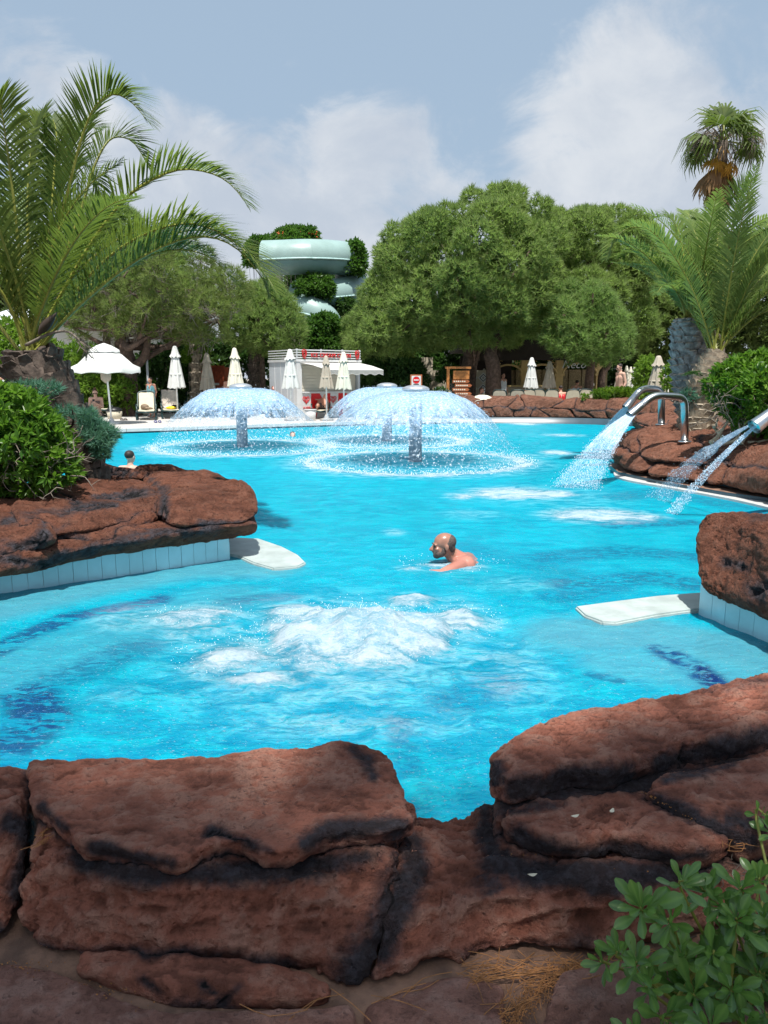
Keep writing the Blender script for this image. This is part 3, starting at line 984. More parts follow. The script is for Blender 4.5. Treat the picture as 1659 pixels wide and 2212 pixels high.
# low course at its foot
nr('low stone at the foot of the left block', body([(165, 2092, .12), (300, 2106, .135), (450, 2122, .14), (600, 2138, .135), (722, 2160, .115)], [(172, 2106), (330, 2172), (430, 2186), (590, 2186), (715, 2176)],
    [(180, 2050), (310, 2052), (450, 2060), (600, 2080), (720, 2120)], .13, .075), cell=.009, m=6, seed=4, lump=.015, mid=.010, fine=.005,
   grooves=[([(300, 2110), (345, 2145)], .012, .01, .02), ([(470, 2175), (520, 2125)], .012, .01, .02), ([(430, 2120), (480, 2160)], .01, .008, .015)], stains=[([(350, 2170), (500, 2186), (640, 2180)], .025, .8)])
# saddle in the dip, running on into the lower body of the right wall
def body3(L, zb):
    return [st((*b_, zb), f_, k_) for f_, b_, k_ in L]
nr('low saddle in the dip running on into the long dark red lower body of the right rocks', body3([
    ((846, 1900, .25), (770, 2164), (868, 1746, .215)), ((900, 1890, .255), (850, 2140), (905, 1758, .215)), ((960, 1880, .26), (930, 2116), (960, 1762, .215)), ((1020, 1872, .262), (1010, 2096), (1012, 1756, .22)), ((1090, 1876, .262), (1090, 2082), (1060, 1728, .25)),
    ((1180, 1892, .26), (1180, 2070), (1180, 1760, .26)), ((1330, 1896, .26), (1300, 2056), (1330, 1745, .26)), ((1480, 1886, .26), (1455, 2030), (1480, 1725, .26)), ((1640, 1850, .26), (1620, 2000), (1640, 1690, .26)), ((1800, 1790, .26), (1800, 1950), (1800, 1640, .26))], .08),
   cell=CELL, m=5.5, seed=6, lump=.034, mid=.030, fine=.012,
   grooves=[([(1000, 1990), (1080, 1950), (1160, 1960)], .02, .014, 0), ([(1100, 2020), (1200, 1975), (1290, 1980)], .02, .014, 0), ([(1180, 1940), (1260, 1928), (1330, 1960)], .018, .012, 0), ([(885, 1830), (912, 1870), (925, 1910)], .012, .010, 0), ([(930, 1960), (980, 1925), (1000, 1900)], .016, .010, 0)],
   stains=[([(1045, 1715), (1048, 1790), (1070, 1850), (1055, 1890)], .045, .95), ([(895, 1790), (892, 1880), (862, 1960), (800, 2090)], .05, 1.0), ([(1060, 1845), (1130, 1878), (1280, 1898), (1420, 1888), (1560, 1858)], .055, 1.1), ([(1050, 1880), (1075, 1930)], .05, .8), ([(900, 1760), (1010, 1758)], .012, .4), ([(980, 2060), (1150, 2050), (1300, 2030)], .04, .6)])
# right wall: upper slab
nr('top slab of the right rocks with a thick dark lip', slab([(1066, 1668, .405), (1100, 1676), (1150, 1672), (1220, 1652), (1310, 1652), (1400, 1625), (1500, 1600), (1590, 1588), (1720, 1540)],
    [(1070, 1636, .395), (1100, 1606, .41), (1150, 1568), (1230, 1545), (1330, 1522), (1440, 1502), (1540, 1479), (1630, 1466), (1780, 1428)], .43, .325, .05), cell=CELL, m=7, seed=7, lump=.020, mid=.018, fine=.008, strata=.006,
   grooves=[([(1290, 1600), (1370, 1618), (1420, 1622)], .014, .010, 0), ([(1250, 1572), (1330, 1568)], .010, .006, 0), ([(1440, 1550), (1540, 1560)], .012, .007, 0), ([(1480, 1600), (1470, 1640), (1500, 1660)], .014, .014, .03)],
   stains=[([(1085, 1712), (1150, 1704), (1220, 1682), (1300, 1684), (1380, 1662)], .048, 1.05), ([(1400, 1658), (1500, 1628), (1600, 1612), (1720, 1570)], .048, 1.0), ([(1068, 1640), (1074, 1700)], .035, .9), ([(1450, 1500), (1560, 1478), (1690, 1462)], .03, .55)])
nr('tapering middle slab of the right rocks', slab([(1092, 1770, .33), (1150, 1792), (1210, 1812), (1260, 1814), (1320, 1800), (1380, 1812), (1480, 1826), (1578, 1812)], [(1090, 1740), (1150, 1734), (1210, 1730), (1270, 1724), (1330, 1718), (1390, 1712), (1480, 1755), (1572, 1800)], .335, .262, .04), cell=CELL, m=8, seed=8, lump=.016, mid=.018, fine=.009,
   grooves=[([(1130, 1758), (1240, 1770)], .01, .005, 0), ([(1250, 1850), (1245, 1815)], .014, .014, .02)],
   stains=[([(1092, 1790), (1150, 1826), (1260, 1846), (1330, 1836), (1460, 1856), (1560, 1836)], .036, 1.05), ([(1090, 1745), (1230, 1734)], .02, .8)])
nr('right end slab behind a diagonal crevice', slab([(1400, 1712, .365), (1470, 1745), (1560, 1784), (1640, 1794), (1780, 1750)], [(1410, 1694), (1480, 1670), (1560, 1650), (1650, 1632), (1780, 1590)], .37, .25, .04), cell=CELL, m=7, seed=9, lump=.02, mid=.014, fine=.007,
   grooves=[([(1500, 1710), (1540, 1690)], .012, .008, 0)], stains=[([(1395, 1716), (1480, 1764), (1560, 1806), (1650, 1820)], .034, 1.0), ([(1420, 1690), (1600, 1640)], .02, .8), ([(1560, 1780), (1660, 1790)], .04, .8)])
nr('core of the right rocks behind the slabs', body([(1062, 1772, .31), (1180, 1740), (1330, 1724), (1480, 1698), (1640, 1650), (1800, 1600)], [(1062, 1900), (1180, 1890), (1330, 1880), (1480, 1850), (1640, 1800), (1800, 1750)],
    [(1075, 1690), (1180, 1620), (1330, 1585), (1480, 1550), (1640, 1515), (1800, 1470)], .335, .12), cell=.012, m=7, seed=10, lump=.012, mid=.010, fine=.006, stains=[([(1060, 1750), (1200, 1712), (1400, 1690), (1660, 1640)], .06, 1.0)])
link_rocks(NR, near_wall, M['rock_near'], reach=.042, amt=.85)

# flat stones of the near path, grit between them
NP_ = []
def pave(ft, bt, seed):
    r = quad_rock(slab(ft, bt, .102, .0), cell=.013, m=9, seed=seed, lump=.012, mid=.008, fine=.004)
    r['label'] = None
    NP_.append(r)
path = thing('stone_path', 'flat reddish brown stones of the path below the rock wall', 'stone path', (0, 1.5, 0))
pave([(-420, 2380), (0, 2400), (250, 2400), (420, 2400), (600, 2390), (780, 2360)], [(-330, 2070), (30, 2078), (165, 2108), (325, 2178), (520, 2190), (760, 2176)], 21)
pave([(790, 2380), (900, 2380), (1000, 2380), (1085, 2380)], [(790, 2170), (880, 2132), (985, 2106), (1090, 2120)], 22)
pave([(1130, 2330), (1300, 2340), (1500, 2330), (1800, 2300)], [(1215, 2104), (1330, 2076), (1470, 2062), (1700, 2030)], 23)
link_rocks(NP_, path, M['rock_pave'], name='paving_stone', reach=.03)

# dry needles and husks in the joints
lit = MB()
rg = np.random.default_rng(11)
def needles(u0, v0, u1, v1, n_, z, spread, ang, L=.09):
    for k_ in range(n_):
        t = rg.uniform()
        c = at(u0 + (u1 - u0) * t + rg.normal(0, spread), v0 + (v1 - v0) * t + rg.normal(0, spread * .5), z + rg.uniform(0, .008))
        a = ang + rg.normal(0, .5)
        l = L * rg.uniform(.6, 1.3)
        d = np.array((math.cos(a), math.sin(a), rg.normal(0, .06)))
        s = np.array((-d[1], d[0], 0)) * l * rg.normal(0, .10)
        P = spline([c - d * l / 2, c + s, c + d * l / 2], 5)
        V, F, T = tube(P, .0011, 3, False)
        lit.add(V, F)
def husks(u0, v0, u1, v1, n_, z, spread):
    t = rg.uniform(0, 1, n_)
    P = np.array([at(u0 + (u1 - u0) * q + rg.normal(0, spread), v0 + (v1 - v0) * q + rg.normal(0, spread * .5), z + rg.uniform(0, .006)) for q in t])
    D = nrm(rg.normal(0, 1, (n_, 3)) * (1, 1, .25)) * .004
    V, F = balls(P, rg.uniform(.0012, .0026, n_), D)
    lit.add(V, F)
needles(1010, 2098, 1250, 2090, 90, .10, 26, .1)
needles(1230, 2092, 1400, 2072, 50, .105, 22, .15)
needles(1085, 2210, 1200, 2100, 40, .10, 24, .9)
husks(1080, 2215, 1225, 2085, 700, .098, 20)
husks(1200, 2096, 1420, 2072, 420, .10, 18)
needles(540, 2180, 760, 2172, 4, .11, 8, 0.05, .15)
needles(850, 2160, 940, 2120, 5, .11, 8, .4, .12)
needles(80, 1830, 110, 1780, 16, .30, 8, 1.25, .06)
needles(190, 1850, 230, 1845, 5, .285, 8, .3, .05)
husks(0, 2075, 110, 2092, 40, .10, 16)
husks(150, 2110, 330, 2180, 30, .10, 20)
husks(1395, 1712, 1500, 1768, 120, .355, 4)
husks(1100, 1840, 1400, 1880, 16, .262, 12)
husks(1150, 1720, 1420, 1700, 14, .30, 14)
needles(1560, 1820, 1659, 1800, 40, .33, 16, .2, .06)
tag(lit.build('pine_litter', M['needle_dry']), 'rust coloured pine needles and husks lying in the joints between the rocks', kind='stuff')
dl = MB()
for (u, v, z, a) in ((1242, 1763, .355, .3), (1322, 1752, .355, 1.0), (1150, 1890, .262, .1), (1072, 1750, .26, .4)):
    c = at(u, v, z)
    t = np.linspace(-1, 1, 7)
    w = .006 * (1 - t ** 2) + .0006
    d = np.array((math.cos(a), math.sin(a), 0)); s = np.array((-d[1], d[0], 0))
    P = c + t[:, None] * d * .014 + np.c_[0 * t, 0 * t, .004 * t ** 2]
    V = np.stack([P - s * w[:, None], P + (0, 0, -.002), P + s * w[:, None]], 1)
    dl.add(V.reshape(-1, 3), grid_faces(7, 3))
tag(dl.build('dry_leaves', M['sling']), 'few dry leaves scattered on the near rocks', kind='stuff')

# ================================================================== left ridge with tiled wall
ridge = thing('rock_ridge', 'sunlit red rock ridge on the left, overhanging a blue tiled wall', 'rock ridge', (-2.2, 6.6, .1))
RR = []
def rr(label, stations, **k):
    k.setdefault('cell', .02); k.setdefault('lump', .045); k.setdefault('mid', .012); k.setdefault('fine', .007)
    r = quad_rock(stations, **k)
    r['label'] = label
    RR.append(r)
def band(ft, zf, fb_, zb, bk, zk):
    out = []
    for f, b, q in zip(ft, fb_, bk):
        a, b_, c_ = A3(b[0], b[1], zb), A3(f[0], f[1], zf), A3(q[0], q[1], zk)
        c_[1] = max(c_[1], b_[1] + .25)
        d_ = c_.copy(); d_[2] = zb; d_[1] = max(d_[1], a[1] + .3)
        out.append([a, b_, c_, d_])
    return out
rr('smooth end block of the ridge above the ledge', band([(350, 1075), (430, 1062), (510, 1052), (556, 1058)], .60, [(350, 1165), (430, 1150), (510, 1140), (560, 1132)], .36, [(300, 1003), (395, 1020), (470, 1044), (540, 1040)], .66),
   m=4, seed=31, grooves=[([(355, 1060), (352, 1120), (330, 1165)], .03, .02, .06), ([(400, 1090), (440, 1080)], .02, .01, 0)], stains=[([(300, 1010), (350, 1060), (356, 1110)], .05, .7), ([(420, 1142), (520, 1128), (566, 1122)], .04, .9)])
rr('long upper slab of the ridge under the bush', band([(40, 1128), (140, 1110), (240, 1092), (350, 1072)], .55, [(40, 1165), (140, 1158), (240, 1140), (358, 1112)], .42, [(20, 1080), (140, 1045), (230, 1030), (310, 1030)], .64),
   m=5, seed=32, grooves=[([(120, 1062), (150, 1076), (175, 1086)], .022, .02, .03), ([(200, 1078), (270, 1060), (300, 1062)], .02, .014, .03), ([(130, 1112), (230, 1085), (330, 1066)], .028, .022, .06)], stains=[([(40, 1120), (150, 1108), (340, 1070)], .03, .6)])
rr('middle stone of the ridge face', band([(110, 1150), (180, 1130), (260, 1118), (345, 1108)], .47, [(110, 1178), (180, 1182), (260, 1172), (340, 1142)], .32, [(110, 1110), (180, 1095), (260, 1080), (340, 1075)], .5),
   m=4, seed=33, grooves=[([(120, 1130), (140, 1165), (190, 1182)], .03, .025, .07), ([(250, 1160), (320, 1130)], .02, .014, .03)])
rr('lower left stone of the ridge', band([(-140, 1165), (-40, 1155), (50, 1148), (120, 1162)], .50, [(-180, 1275), (-60, 1240), (40, 1215), (110, 1195)], .28, [(-140, 1100), (-40, 1095), (50, 1100), (120, 1110)], .58),
   m=4, seed=34, grooves=[([(0, 1130), (50, 1112), (100, 1108)], .03, .025, .06), ([(-10, 1165), (40, 1182), (90, 1172)], .03, .025, .06), ([(0, 1200), (60, 1212)], .03, .02, .06), ([(100, 1108), (92, 1160), (60, 1230)], .03, .02, .06)])
rr('left end stones of the ridge top', band([(-260, 1110), (-120, 1098), (0, 1090), (60, 1092)], .58, [(-300, 1180), (-140, 1165), (0, 1150), (70, 1140)], .42, [(-240, 1060), (-120, 1055), (0, 1062), (50, 1060)], .62), m=4, seed=35)
rr('bottom course of the ridge resting on the tiles', band([(-170, 1225), (-40, 1205), (90, 1190), (230, 1172), (360, 1152), (480, 1138), (562, 1132)], .36, [(-200, 1300), (-60, 1262), (90, 1232), (230, 1205), (360, 1183), (480, 1167), (554, 1156)], .185,
   [(-170, 1150), (-40, 1140), (90, 1130), (230, 1120), (360, 1110), (480, 1105), (550, 1100)], .40), m=4, seed=36, mid=.015,
   grooves=[([(0, 1205), (90, 1222), (110, 1228)], .03, .02, .05), ([(352, 1152), (330, 1188)], .025, .02, .03)], stains=[([(-40, 1200), (90, 1215), (230, 1178), (350, 1150), (562, 1128)], .05, .85)])
rr('rounded hump at the back of the ridge', band([(280, 1030), (330, 1022), (400, 1030), (450, 1042)], .55, [(280, 1080), (330, 1070), (400, 1070), (450, 1070)], .3, [(285, 1002), (335, 998), (400, 1012), (450, 1038)], .66), m=4, seed=37)
rr('rock mound behind the ridge at the foot of the palm', band([(150, 1045), (210, 1040), (260, 1036), (310, 1042)], .55, [(140, 1090), (210, 1085), (260, 1080), (320, 1075)], .2, [(165, 995), (210, 988), (250, 996), (290, 1015)], .72), m=4, seed=38,
   grooves=[([(190, 1028), (250, 1018), (290, 1022)], .03, .02, .05)])
rr('small low rock behind the end block', band([(420, 1050), (460, 1048), (500, 1052)], .42, [(420, 1080), (460, 1080), (500, 1075)], .1, [(425, 1036), (460, 1032), (495, 1044)], .5), m=4, seed=39)
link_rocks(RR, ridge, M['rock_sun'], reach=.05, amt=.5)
# bed of soil behind the ridge
mb = MB()
nx_, ny_ = 60, 40
gx, gy = np.meshgrid(np.linspace(-8.5, -2.0, nx_), np.linspace(6.2, 11.5, ny_), indexing='ij')
gx, gy = gx.ravel(), gy.ravel()
ef = sstep(0, .9, (gy - (5.60 + (gx + 2.95) * .52)) - .35) * sstep(0, .9, 8.3 - .55 * (gx + 3.3) * -.0 - gy + (-(gx + 3.3)) * .45)
gz = -.35 + ef * .92 + .05 * fbm(np.c_[gx, gy, gx * 0] * 2, 3)
mb.add(np.c_[gx, gy, gz], grid_faces(nx_, ny_))
tag(mb.build('planting_bed', M['soil']), kind='structure')

# tiled walls: every tile is its own part
def tile_wall(name, label, P0, P1, z0, z1, tw, mat, bulge=0.0):
    P0, P1 = np.array(P0, float), np.array(P1, float)
    L = np.linalg.norm(P1 - P0)
    k_ = max(1, int(round(L / tw)))
    d = (P1 - P0) / L
    nrm2 = np.array((d[1], -d[0]))
    th = thing(name, label, 'tiled wall', (*((P0 + P1) / 2), z0))
    mid = (P0 + P1) / 2
    ang = math.atan2(d[1], d[0])
    mb = MB()
    def off(t): return nrm2 * bulge * 4 * t * (1 - t)
    pts = [P0 + (P1 - P0) * t + off(t) for t in np.linspace(0, 1, 13)]
    for a, b in zip(pts[:-1], pts[1:]):
        c = (a + b) / 2 - nrm2 * .0575
        dd = b - a
        V, F = box((c[0], c[1], (z0 + z1) / 2), (np.linalg.norm(dd) + .004, .11, z1 - z0), math.atan2(dd[1], dd[0]))
        mb.add(V, F)
    mb.build('backing', M['grout'], th, smooth=False)
    proto = None
    for q in range(k_):
        t = (q + .5) / k_
        c = P0 + (P1 - P0) * t + off(t) + nrm2 * .001
        if proto is None:
            m2 = MB()
            V, F = box((0, 0, 0), (L / k_ - .004, .008, z1 - z0 - .004))
            m2.add(V, F)
            o = m2.build('tile', mat, th, smooth=False, local=True)
            proto = o
        else:
            o = proto.copy(); C.objects.link(o); o.parent = th
        o.location = Vector((c[0], c[1], (z0 + z1) / 2)) - th.location
        dt = (P1 - P0) + nrm2 * bulge * 4 * (1 - 2 * t)
        o.rotation_euler = (random.gauss(0, .006), random.gauss(0, .002), math.atan2(dt[1], dt[0]))
    return th
random.seed(4)
pL, pR = at(-260, 1395, 0)[:2], at(500, 1207, 0)[:2]
tile_wall('tiled_wall', 'pale blue tiled wall under the left rock ridge', (-4.0, 4.9), (-1.42, 6.78), -.35, .20, .115, M['tile_blue'])
tile_wall('tiled_wall', 'pale blue tiled wall under the square rock at right', (2.235, 5.17), (2.42, 4.55), -.35, .215, .12, M['tile_blue'])
tile_wall('tiled_wall', 'short tiled end of the left ridge facing the pool', (-1.42, 6.78), (-1.72, 7.5), -.35, .17, .115, M['tile_blue'])

# white ledges at water level
def ledge(name, label, pts, z, th_=.07):
    P = np.array([at(u, v, z)[:2] for u, v in pts])
    k_ = len(P)
    bm = bmesh.new()
    vs = [bm.verts.new((p[0], p[1], z)) for p in P]
    f = bm.faces.new(vs)
    if f.normal.z < 0: f.normal_flip()
    r_ = bmesh.ops.extrude_face_region(bm, geom=[f])
    for v_ in r_['geom']:
        if isinstance(v_, bmesh.types.BMVert): v_.co.z -= th_
    bmesh.ops.recalc_face_normals(bm, faces=bm.faces)
    bmesh.ops.bevel(bm, geom=[e for e in bm.edges if e.calc_length() > .03], offset=.012, segments=2, affect='EDGES')
    me = bpy.data.meshes.new(name)
    bm.to_mesh(me); bm.free()
    me.materials.append(M['ledge'])
    o = bpy.data.objects.new(name, me)
    C.objects.link(o)
    return tag(o, label, 'ledge')
ledge('stone_ledge', 'white stone ledge reaching from the left ridge into the water', [(470, 1192), (497, 1160), (560, 1163), (610, 1180), (645, 1198), (661, 1214), (645, 1222), (590, 1227), (545, 1214), (515, 1200)], .028)
ledge('stone_ledge', 'white stone ledge reaching from the square rock at right', [(1560, 1278), (1512, 1279), (1420, 1286), (1310, 1300), (1242, 1309), (1262, 1328), (1300, 1342), (1330, 1344), (1420, 1327), (1515, 1314), (1560, 1310)], .028)

# square rock at the right edge
sq = thing('square_rock', 'square red rock overhanging tiles at the right edge', 'rock', (2.7, 5.0, .2))
SQ = []
def sqr(stations, **k):
    SQ.append(quad_rock(stations, cell=.016, **k))
sqr([[A3(1512, 1283, .2), A3(1503, 1135, .60), A3(1506, 1106, .70), (2.45, 5.62, .15)], [A3(1585, 1312, .2), A3(1580, 1140, .64), A3(1580, 1106, .72), (2.95, 5.75, .15)], [A3(1700, 1372, .19), A3(1700, 1165, .70), A3(1690, 1110, .76), (3.4, 5.75, .15)],
     [A3(1850, 1440, .19), A3(1850, 1190, .70), A3(1850, 1110, .80), (4.2, 5.7, .15)]], m=6, seed=41, lump=.03, mid=.015, fine=.008,
    grooves=[([(1560, 1222), (1590, 1218), (1605, 1226)], .022, .04, .05), ([(1620, 1290), (1659, 1262), (1690, 1250)], .03, .05, .09)], stains=[([(1600, 1112), (1659, 1118)], .05, .5), ([(1505, 1120), (1503, 1250)], .02, .3)])
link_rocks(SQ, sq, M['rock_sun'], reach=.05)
# ================================================================== stone walls by the far and right bank
def stone_wall(name, label, bot, top, rows, cols, depth, seed, mat, cell, back_rise=.08, mm=4.5, reach=.06):
    rs = np.random.default_rng(seed)
    bot, top = spline(bot, 80), spline(top, 80)
    def front(s, t):
        s = np.clip(s, 0, 1) * 78.999
        i = int(s); f = s - i
        b = bot[i] * (1 - f) + bot[i + 1] * f
        a = top[i] * (1 - f) + top[i + 1] * f
        d = bot[i + 1] - bot[i]
        nn = nrm(np.array((-d[1], d[0], 0)))
        bul = 4 * t * (1 - t) * .10
        return b * (1 - t) + a * t - nn * bul, nn
    th = thing(name, label, 'rock wall', tuple(bot[40]))
    out = []
    for r in range(rows):
        n_ = cols if not isinstance(cols, (list, tuple)) else cols[r]
        edges = np.linspace(0, 1, n_ + 1) + np.concatenate(([0], rs.normal(0, .26 / n_, n_ - 1), [0]))
        lean = rs.normal(0, .22 / n_, n_ + 1); lean[0] = lean[-1] = 0
        for c in range(n_):
            t0, t1 = r / rows, (r + 1) / rows
            j = rs.normal(0, .07 / rows, 4) * (rows > 1)
            sts = []
            for q, (s_, l_) in enumerate(((edges[c], lean[c]), (edges[c + 1], lean[c + 1]))):
                ta = t0 - (.05 if r else .0) + (j[q] if r else 0)
                tb = t1 + .05 + (j[2 + q] if r < rows - 1 else rs.normal(0, .09))
                fb_, nn = front(s_ - l_, ta)
                ft_, _ = front(s_ + l_, tb)
                dp = depth * (1.0 if r == rows - 1 else .7)
                bt_ = ft_ + nn * dp + (0, 0, back_rise if r == rows - 1 else 0)
                bb_ = fb_ + nn * dp
                sts.append([fb_, ft_, bt_, bb_])
            out.append(quad_rock(sts, cell=cell, m=mm, seed=seed + 10 * r + c, lump=.045, mid=.018, fine=.010))
    link_rocks(out, th, mat, name='stone', reach=reach, amt=.9)
    return th
zb = .12
stone_wall('boulder_bank', 'rounded red boulders with dark joints below the steel spouts on the right',
           [A3(1350, 1004, .14) + (0, .9, 0), A3(1341, 1020, .14), A3(1420, 1030, .14), A3(1500, 1042, .14), A3(1600, 1058, .14), A3(1700, 1080, .14), A3(1800, 1100, .14)],
           [A3(1372, 938, .60) + (0, .9, 0), A3(1352, 948, .60), A3(1425, 945, .62), A3(1500, 948, .66), A3(1590, 960, .68), A3(1700, 985, .68), A3(1800, 1000, .68)], 2, (6, 4), .9, 60, M['rock_bank'], .032, .14, 5)
stone_wall('boulder_bank', 'low red stones behind the boulders, at the foot of the far spout',
           [A3(1369, 920, .05), A3(1392, 938, .25), A3(1440, 946, .3), A3(1500, 950, .3)], [A3(1375, 897, .5), A3(1400, 905, .62), A3(1440, 908, .66), A3(1500, 912, .66)], 2, 5, .8, 80, M['rock_bank'], .045, .1)
FW0 = [(2.7, 27.75), (4.6, 27.75), (6.6, 27.4), (8.2, 26.4), (8.95, 25.0), (8.7, 23.6)]
stone_wall('stone_wall', 'long low wall of irregular red stones along the far edge of the pool',
           [np.array((x, y + .05, .20)) for x, y in FW0], [np.array((x + .02, y + .28, z_)) for (x, y), z_ in zip(FW0, (.86, .92, .82, .80, .72, .66))], 2, (15, 11), .7, 100, M['rock_far'], .06, .06, 9, .07)
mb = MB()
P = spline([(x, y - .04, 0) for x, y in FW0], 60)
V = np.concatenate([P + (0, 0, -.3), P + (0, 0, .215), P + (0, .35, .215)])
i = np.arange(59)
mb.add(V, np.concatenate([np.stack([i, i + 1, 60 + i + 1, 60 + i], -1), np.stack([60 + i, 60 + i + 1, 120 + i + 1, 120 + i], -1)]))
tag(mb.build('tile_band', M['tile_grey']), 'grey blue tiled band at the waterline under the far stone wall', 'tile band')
# raised soil behind the right hand boulders
mb = MB()
gx, gy = np.meshgrid(np.linspace(3.6, 12, 60), np.linspace(9.2, 27, 70), indexing='ij')
gx, gy = gx.ravel(), gy.ravel()
# distance inside the bank, measured from the pool edge on the right
edge_x = np.interp(gy, [9.2, 10.4, 11.6, 12.7, 13.7, 15.2, 17.5, 21, 25.5, 27], [5.9, 5.15, 4.6, 4.25, 4.4, 5.2, 6.3, 8.0, 9.6, 9.8])
gz = -.3 + .95 * sstep(.1, .8, gx - edge_x) + .05 * fbm(np.c_[gx, gy, gx * 0], 3)
mb.add(np.c_[gx, gy, gz], grid_faces(60, 70)[:, ::-1])
tag(mb.build('planting_bed', M['soil']), kind='structure')

# pale ledge around the boulders, white coping along the far deck
mb = MB()
P = spline([A3(u, v, .03) for u, v in ((1352, 1004), (1326, 1020), (1345, 1034), (1430, 1050), (1530, 1068), (1610, 1084), (1700, 1106), (1800, 1130))], 70)
T_ = nrm(np.gradient(P, axis=0)); S_ = np.stack([-T_[:, 1], T_[:, 0], 0 * T_[:, 0]], -1)
I_ = P + S_ * .55
V = np.concatenate([P - (0, 0, .12), P, I_])
i = np.arange(69)
mb.add(V, np.concatenate([np.stack([i, i + 1, 70 + i + 1, 70 + i], -1), np.stack([70 + i, 70 + i + 1, 140 + i + 1, 140 + i], -1)]))
tag(mb.build('pool_ledge', M['coping'], smooth=False), 'narrow pale ledge at water level round the right hand boulders', 'ledge')
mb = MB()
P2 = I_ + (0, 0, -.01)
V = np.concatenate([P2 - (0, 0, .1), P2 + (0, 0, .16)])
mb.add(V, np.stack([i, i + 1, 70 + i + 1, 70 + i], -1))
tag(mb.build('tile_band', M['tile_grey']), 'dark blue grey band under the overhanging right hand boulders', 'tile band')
cp = thing('pool_coping', 'white stone coping along the far left edge of the pool', 'coping', (-5, 24, .1))
CP = spline([(-14.5, 17.5, 0), (-12.4, 20.6, 0), (-7.7, 22.7, 0), (-2.0, 25.9, 0), (2.7, 27.75, 0)], 37)
proto = None
for a, b in zip(CP[:-1], CP[1:]):
    d = b - a; c = (a + b) / 2
    L = np.linalg.norm(d)
    if proto is None:
        m2 = MB(); V, F = box((0, 0, 0), (1, .5, .09)); m2.add(V, F)
        o = m2.build('coping_stone', M['coping'], cp, smooth=False, local=True); proto = o
    else:
        o = proto.copy(); C.objects.link(o); o.parent = cp
    ang = math.atan2(d[1], d[0])
    o.location = Vector((c[0] - math.sin(ang) * .18, c[1] + math.cos(ang) * .18, .095)) - cp.location
    o.rotation_euler = (0, 0, ang); o.scale = (L - .012, 1, 1)

# deck paving
mb = MB()
dm, dnt, db = newmat('deck paving')
g = N(dnt)
dp_ = g.pos()
bt = g.node('ShaderNodeTexBrick'); bt.offset = .5
dnt.links.new(dp_, bt.inputs['Vector'])
for k_, v_ in (('Color1', (.52, .49, .46, 1)), ('Color2', (.46, .44, .41, 1)), ('Mortar', (.30, .28, .26, 1))): bt.inputs[k_].default_value = v_
bt.inputs['Scale'].default_value = 1.6; bt.inputs['Mortar Size'].default_value = .012
g.put(g.mix(g.math('MULTIPLY', g.rng(g.noise(dp_, 1.1, 5), .4, .7), .35), bt.outputs[0], (.60, .57, .53)), db.inputs['Base Color'])
db.inputs['Roughness'].default_value = .75
Pd = CP + (0, 0, GZ + .03)
Dd = nrm(np.gradient(CP, axis=0)); Sd_ = np.stack([-Dd[:, 1], Dd[:, 0], 0 * Dd[:, 0]], -1)
V = np.concatenate([Pd + Sd_ * .42, Pd + Sd_ * 10])
i = np.arange(36)
mb.add(V, np.stack([i, i + 1, 37 + i + 1, 37 + i], -1))
tag(mb.build('pool_deck', dm, smooth=False), kind='structure')
DZ = GZ + .03

# ================================================================== fountains
wsm, wsnt, wsb = newmat('falling water sheet')
g = N(wsnt)
q_ = g.pos()
tt = g.attr('tint')                                   # 0 at the cap, 1 at the pool
cell_ = g.vor(g.pos((1, 1, .8)), 11.0, 'DISTANCE_TO_EDGE')
cell2 = g.vor(g.pos((1, 1, .6)), 19.0, 'DISTANCE_TO_EDGE')
nz_ = g.noise(q_, 7, 5, .65)
nzf = g.noise(q_, 24, 4, .7)
web = g.math('MAXIMUM', g.rng(cell_, .085, .02), g.math('MULTIPLY', g.rng(cell2, .08, .02), .7))
fcx = g.node('ShaderNodeCombineXYZ')
for q0, nm0 in enumerate(('fa', 'fb', 'fc')): wsnt.links.new(g.attr(nm0), fcx.inputs[q0])
strk = g.noise(fcx.outputs[0], 1.0, 7, .68, .25)
nz_ = g.math('ADD', g.math('MULTIPLY', nz_, .35), g.math('MULTIPLY', strk, .65))
film = g.rng(g.math('ADD', nz_, g.math('MULTIPLY', g.math('SUBTRACT', .66, tt), .75)), .42, .62)
alpha = g.math('MAXIMUM', g.math('MULTIPLY', film, .70), g.math('MULTIPLY', web, g.rng(tt, 1.0, .35, .0, .9)))
drops_ = g.math('MULTIPLY', g.rng(nzf, .56, .64), g.rng(tt, .3, .7, .25, .95))
alpha = g.math('MAXIMUM', alpha, drops_)
alpha = g.math('MULTIPLY', alpha, g.rng(tt, 1.0, .6, .55, 1.0))
g.put(g.mix(g.rng(nzf, .42, .68), (.34, .57, .84), (.78, .88, .96)), wsb.inputs['Base Color'])
wsb.inputs['Roughness'].default_value = .12
wsb.inputs['Specular IOR Level'].default_value = .6
wsnt.links.new(g.bump(g.math('ADD', nzf, cell_), .8, .05), wsb.inputs['Normal'])
g.put(alpha, wsb.inputs['Alpha'])
M['sheet'] = wsm
dm_, dnt_, db_ = newmat('water drops')
db_.inputs['Base Color'].default_value = (.72, .84, .94, 1)
db_.inputs['Roughness'].default_value = .12
db_.inputs['Specular IOR Level'].default_value = .7
M['drops'] = dm_
rg = np.random.default_rng(7)
FLAB = ['mushroom fountain nearest the swimmer, on a webbed grey column, with its dome of falling water', 'mushroom fountain in front of the left parasols with its dome of falling water', 'mushroom fountain farthest back, its column seen through the nearest dome']
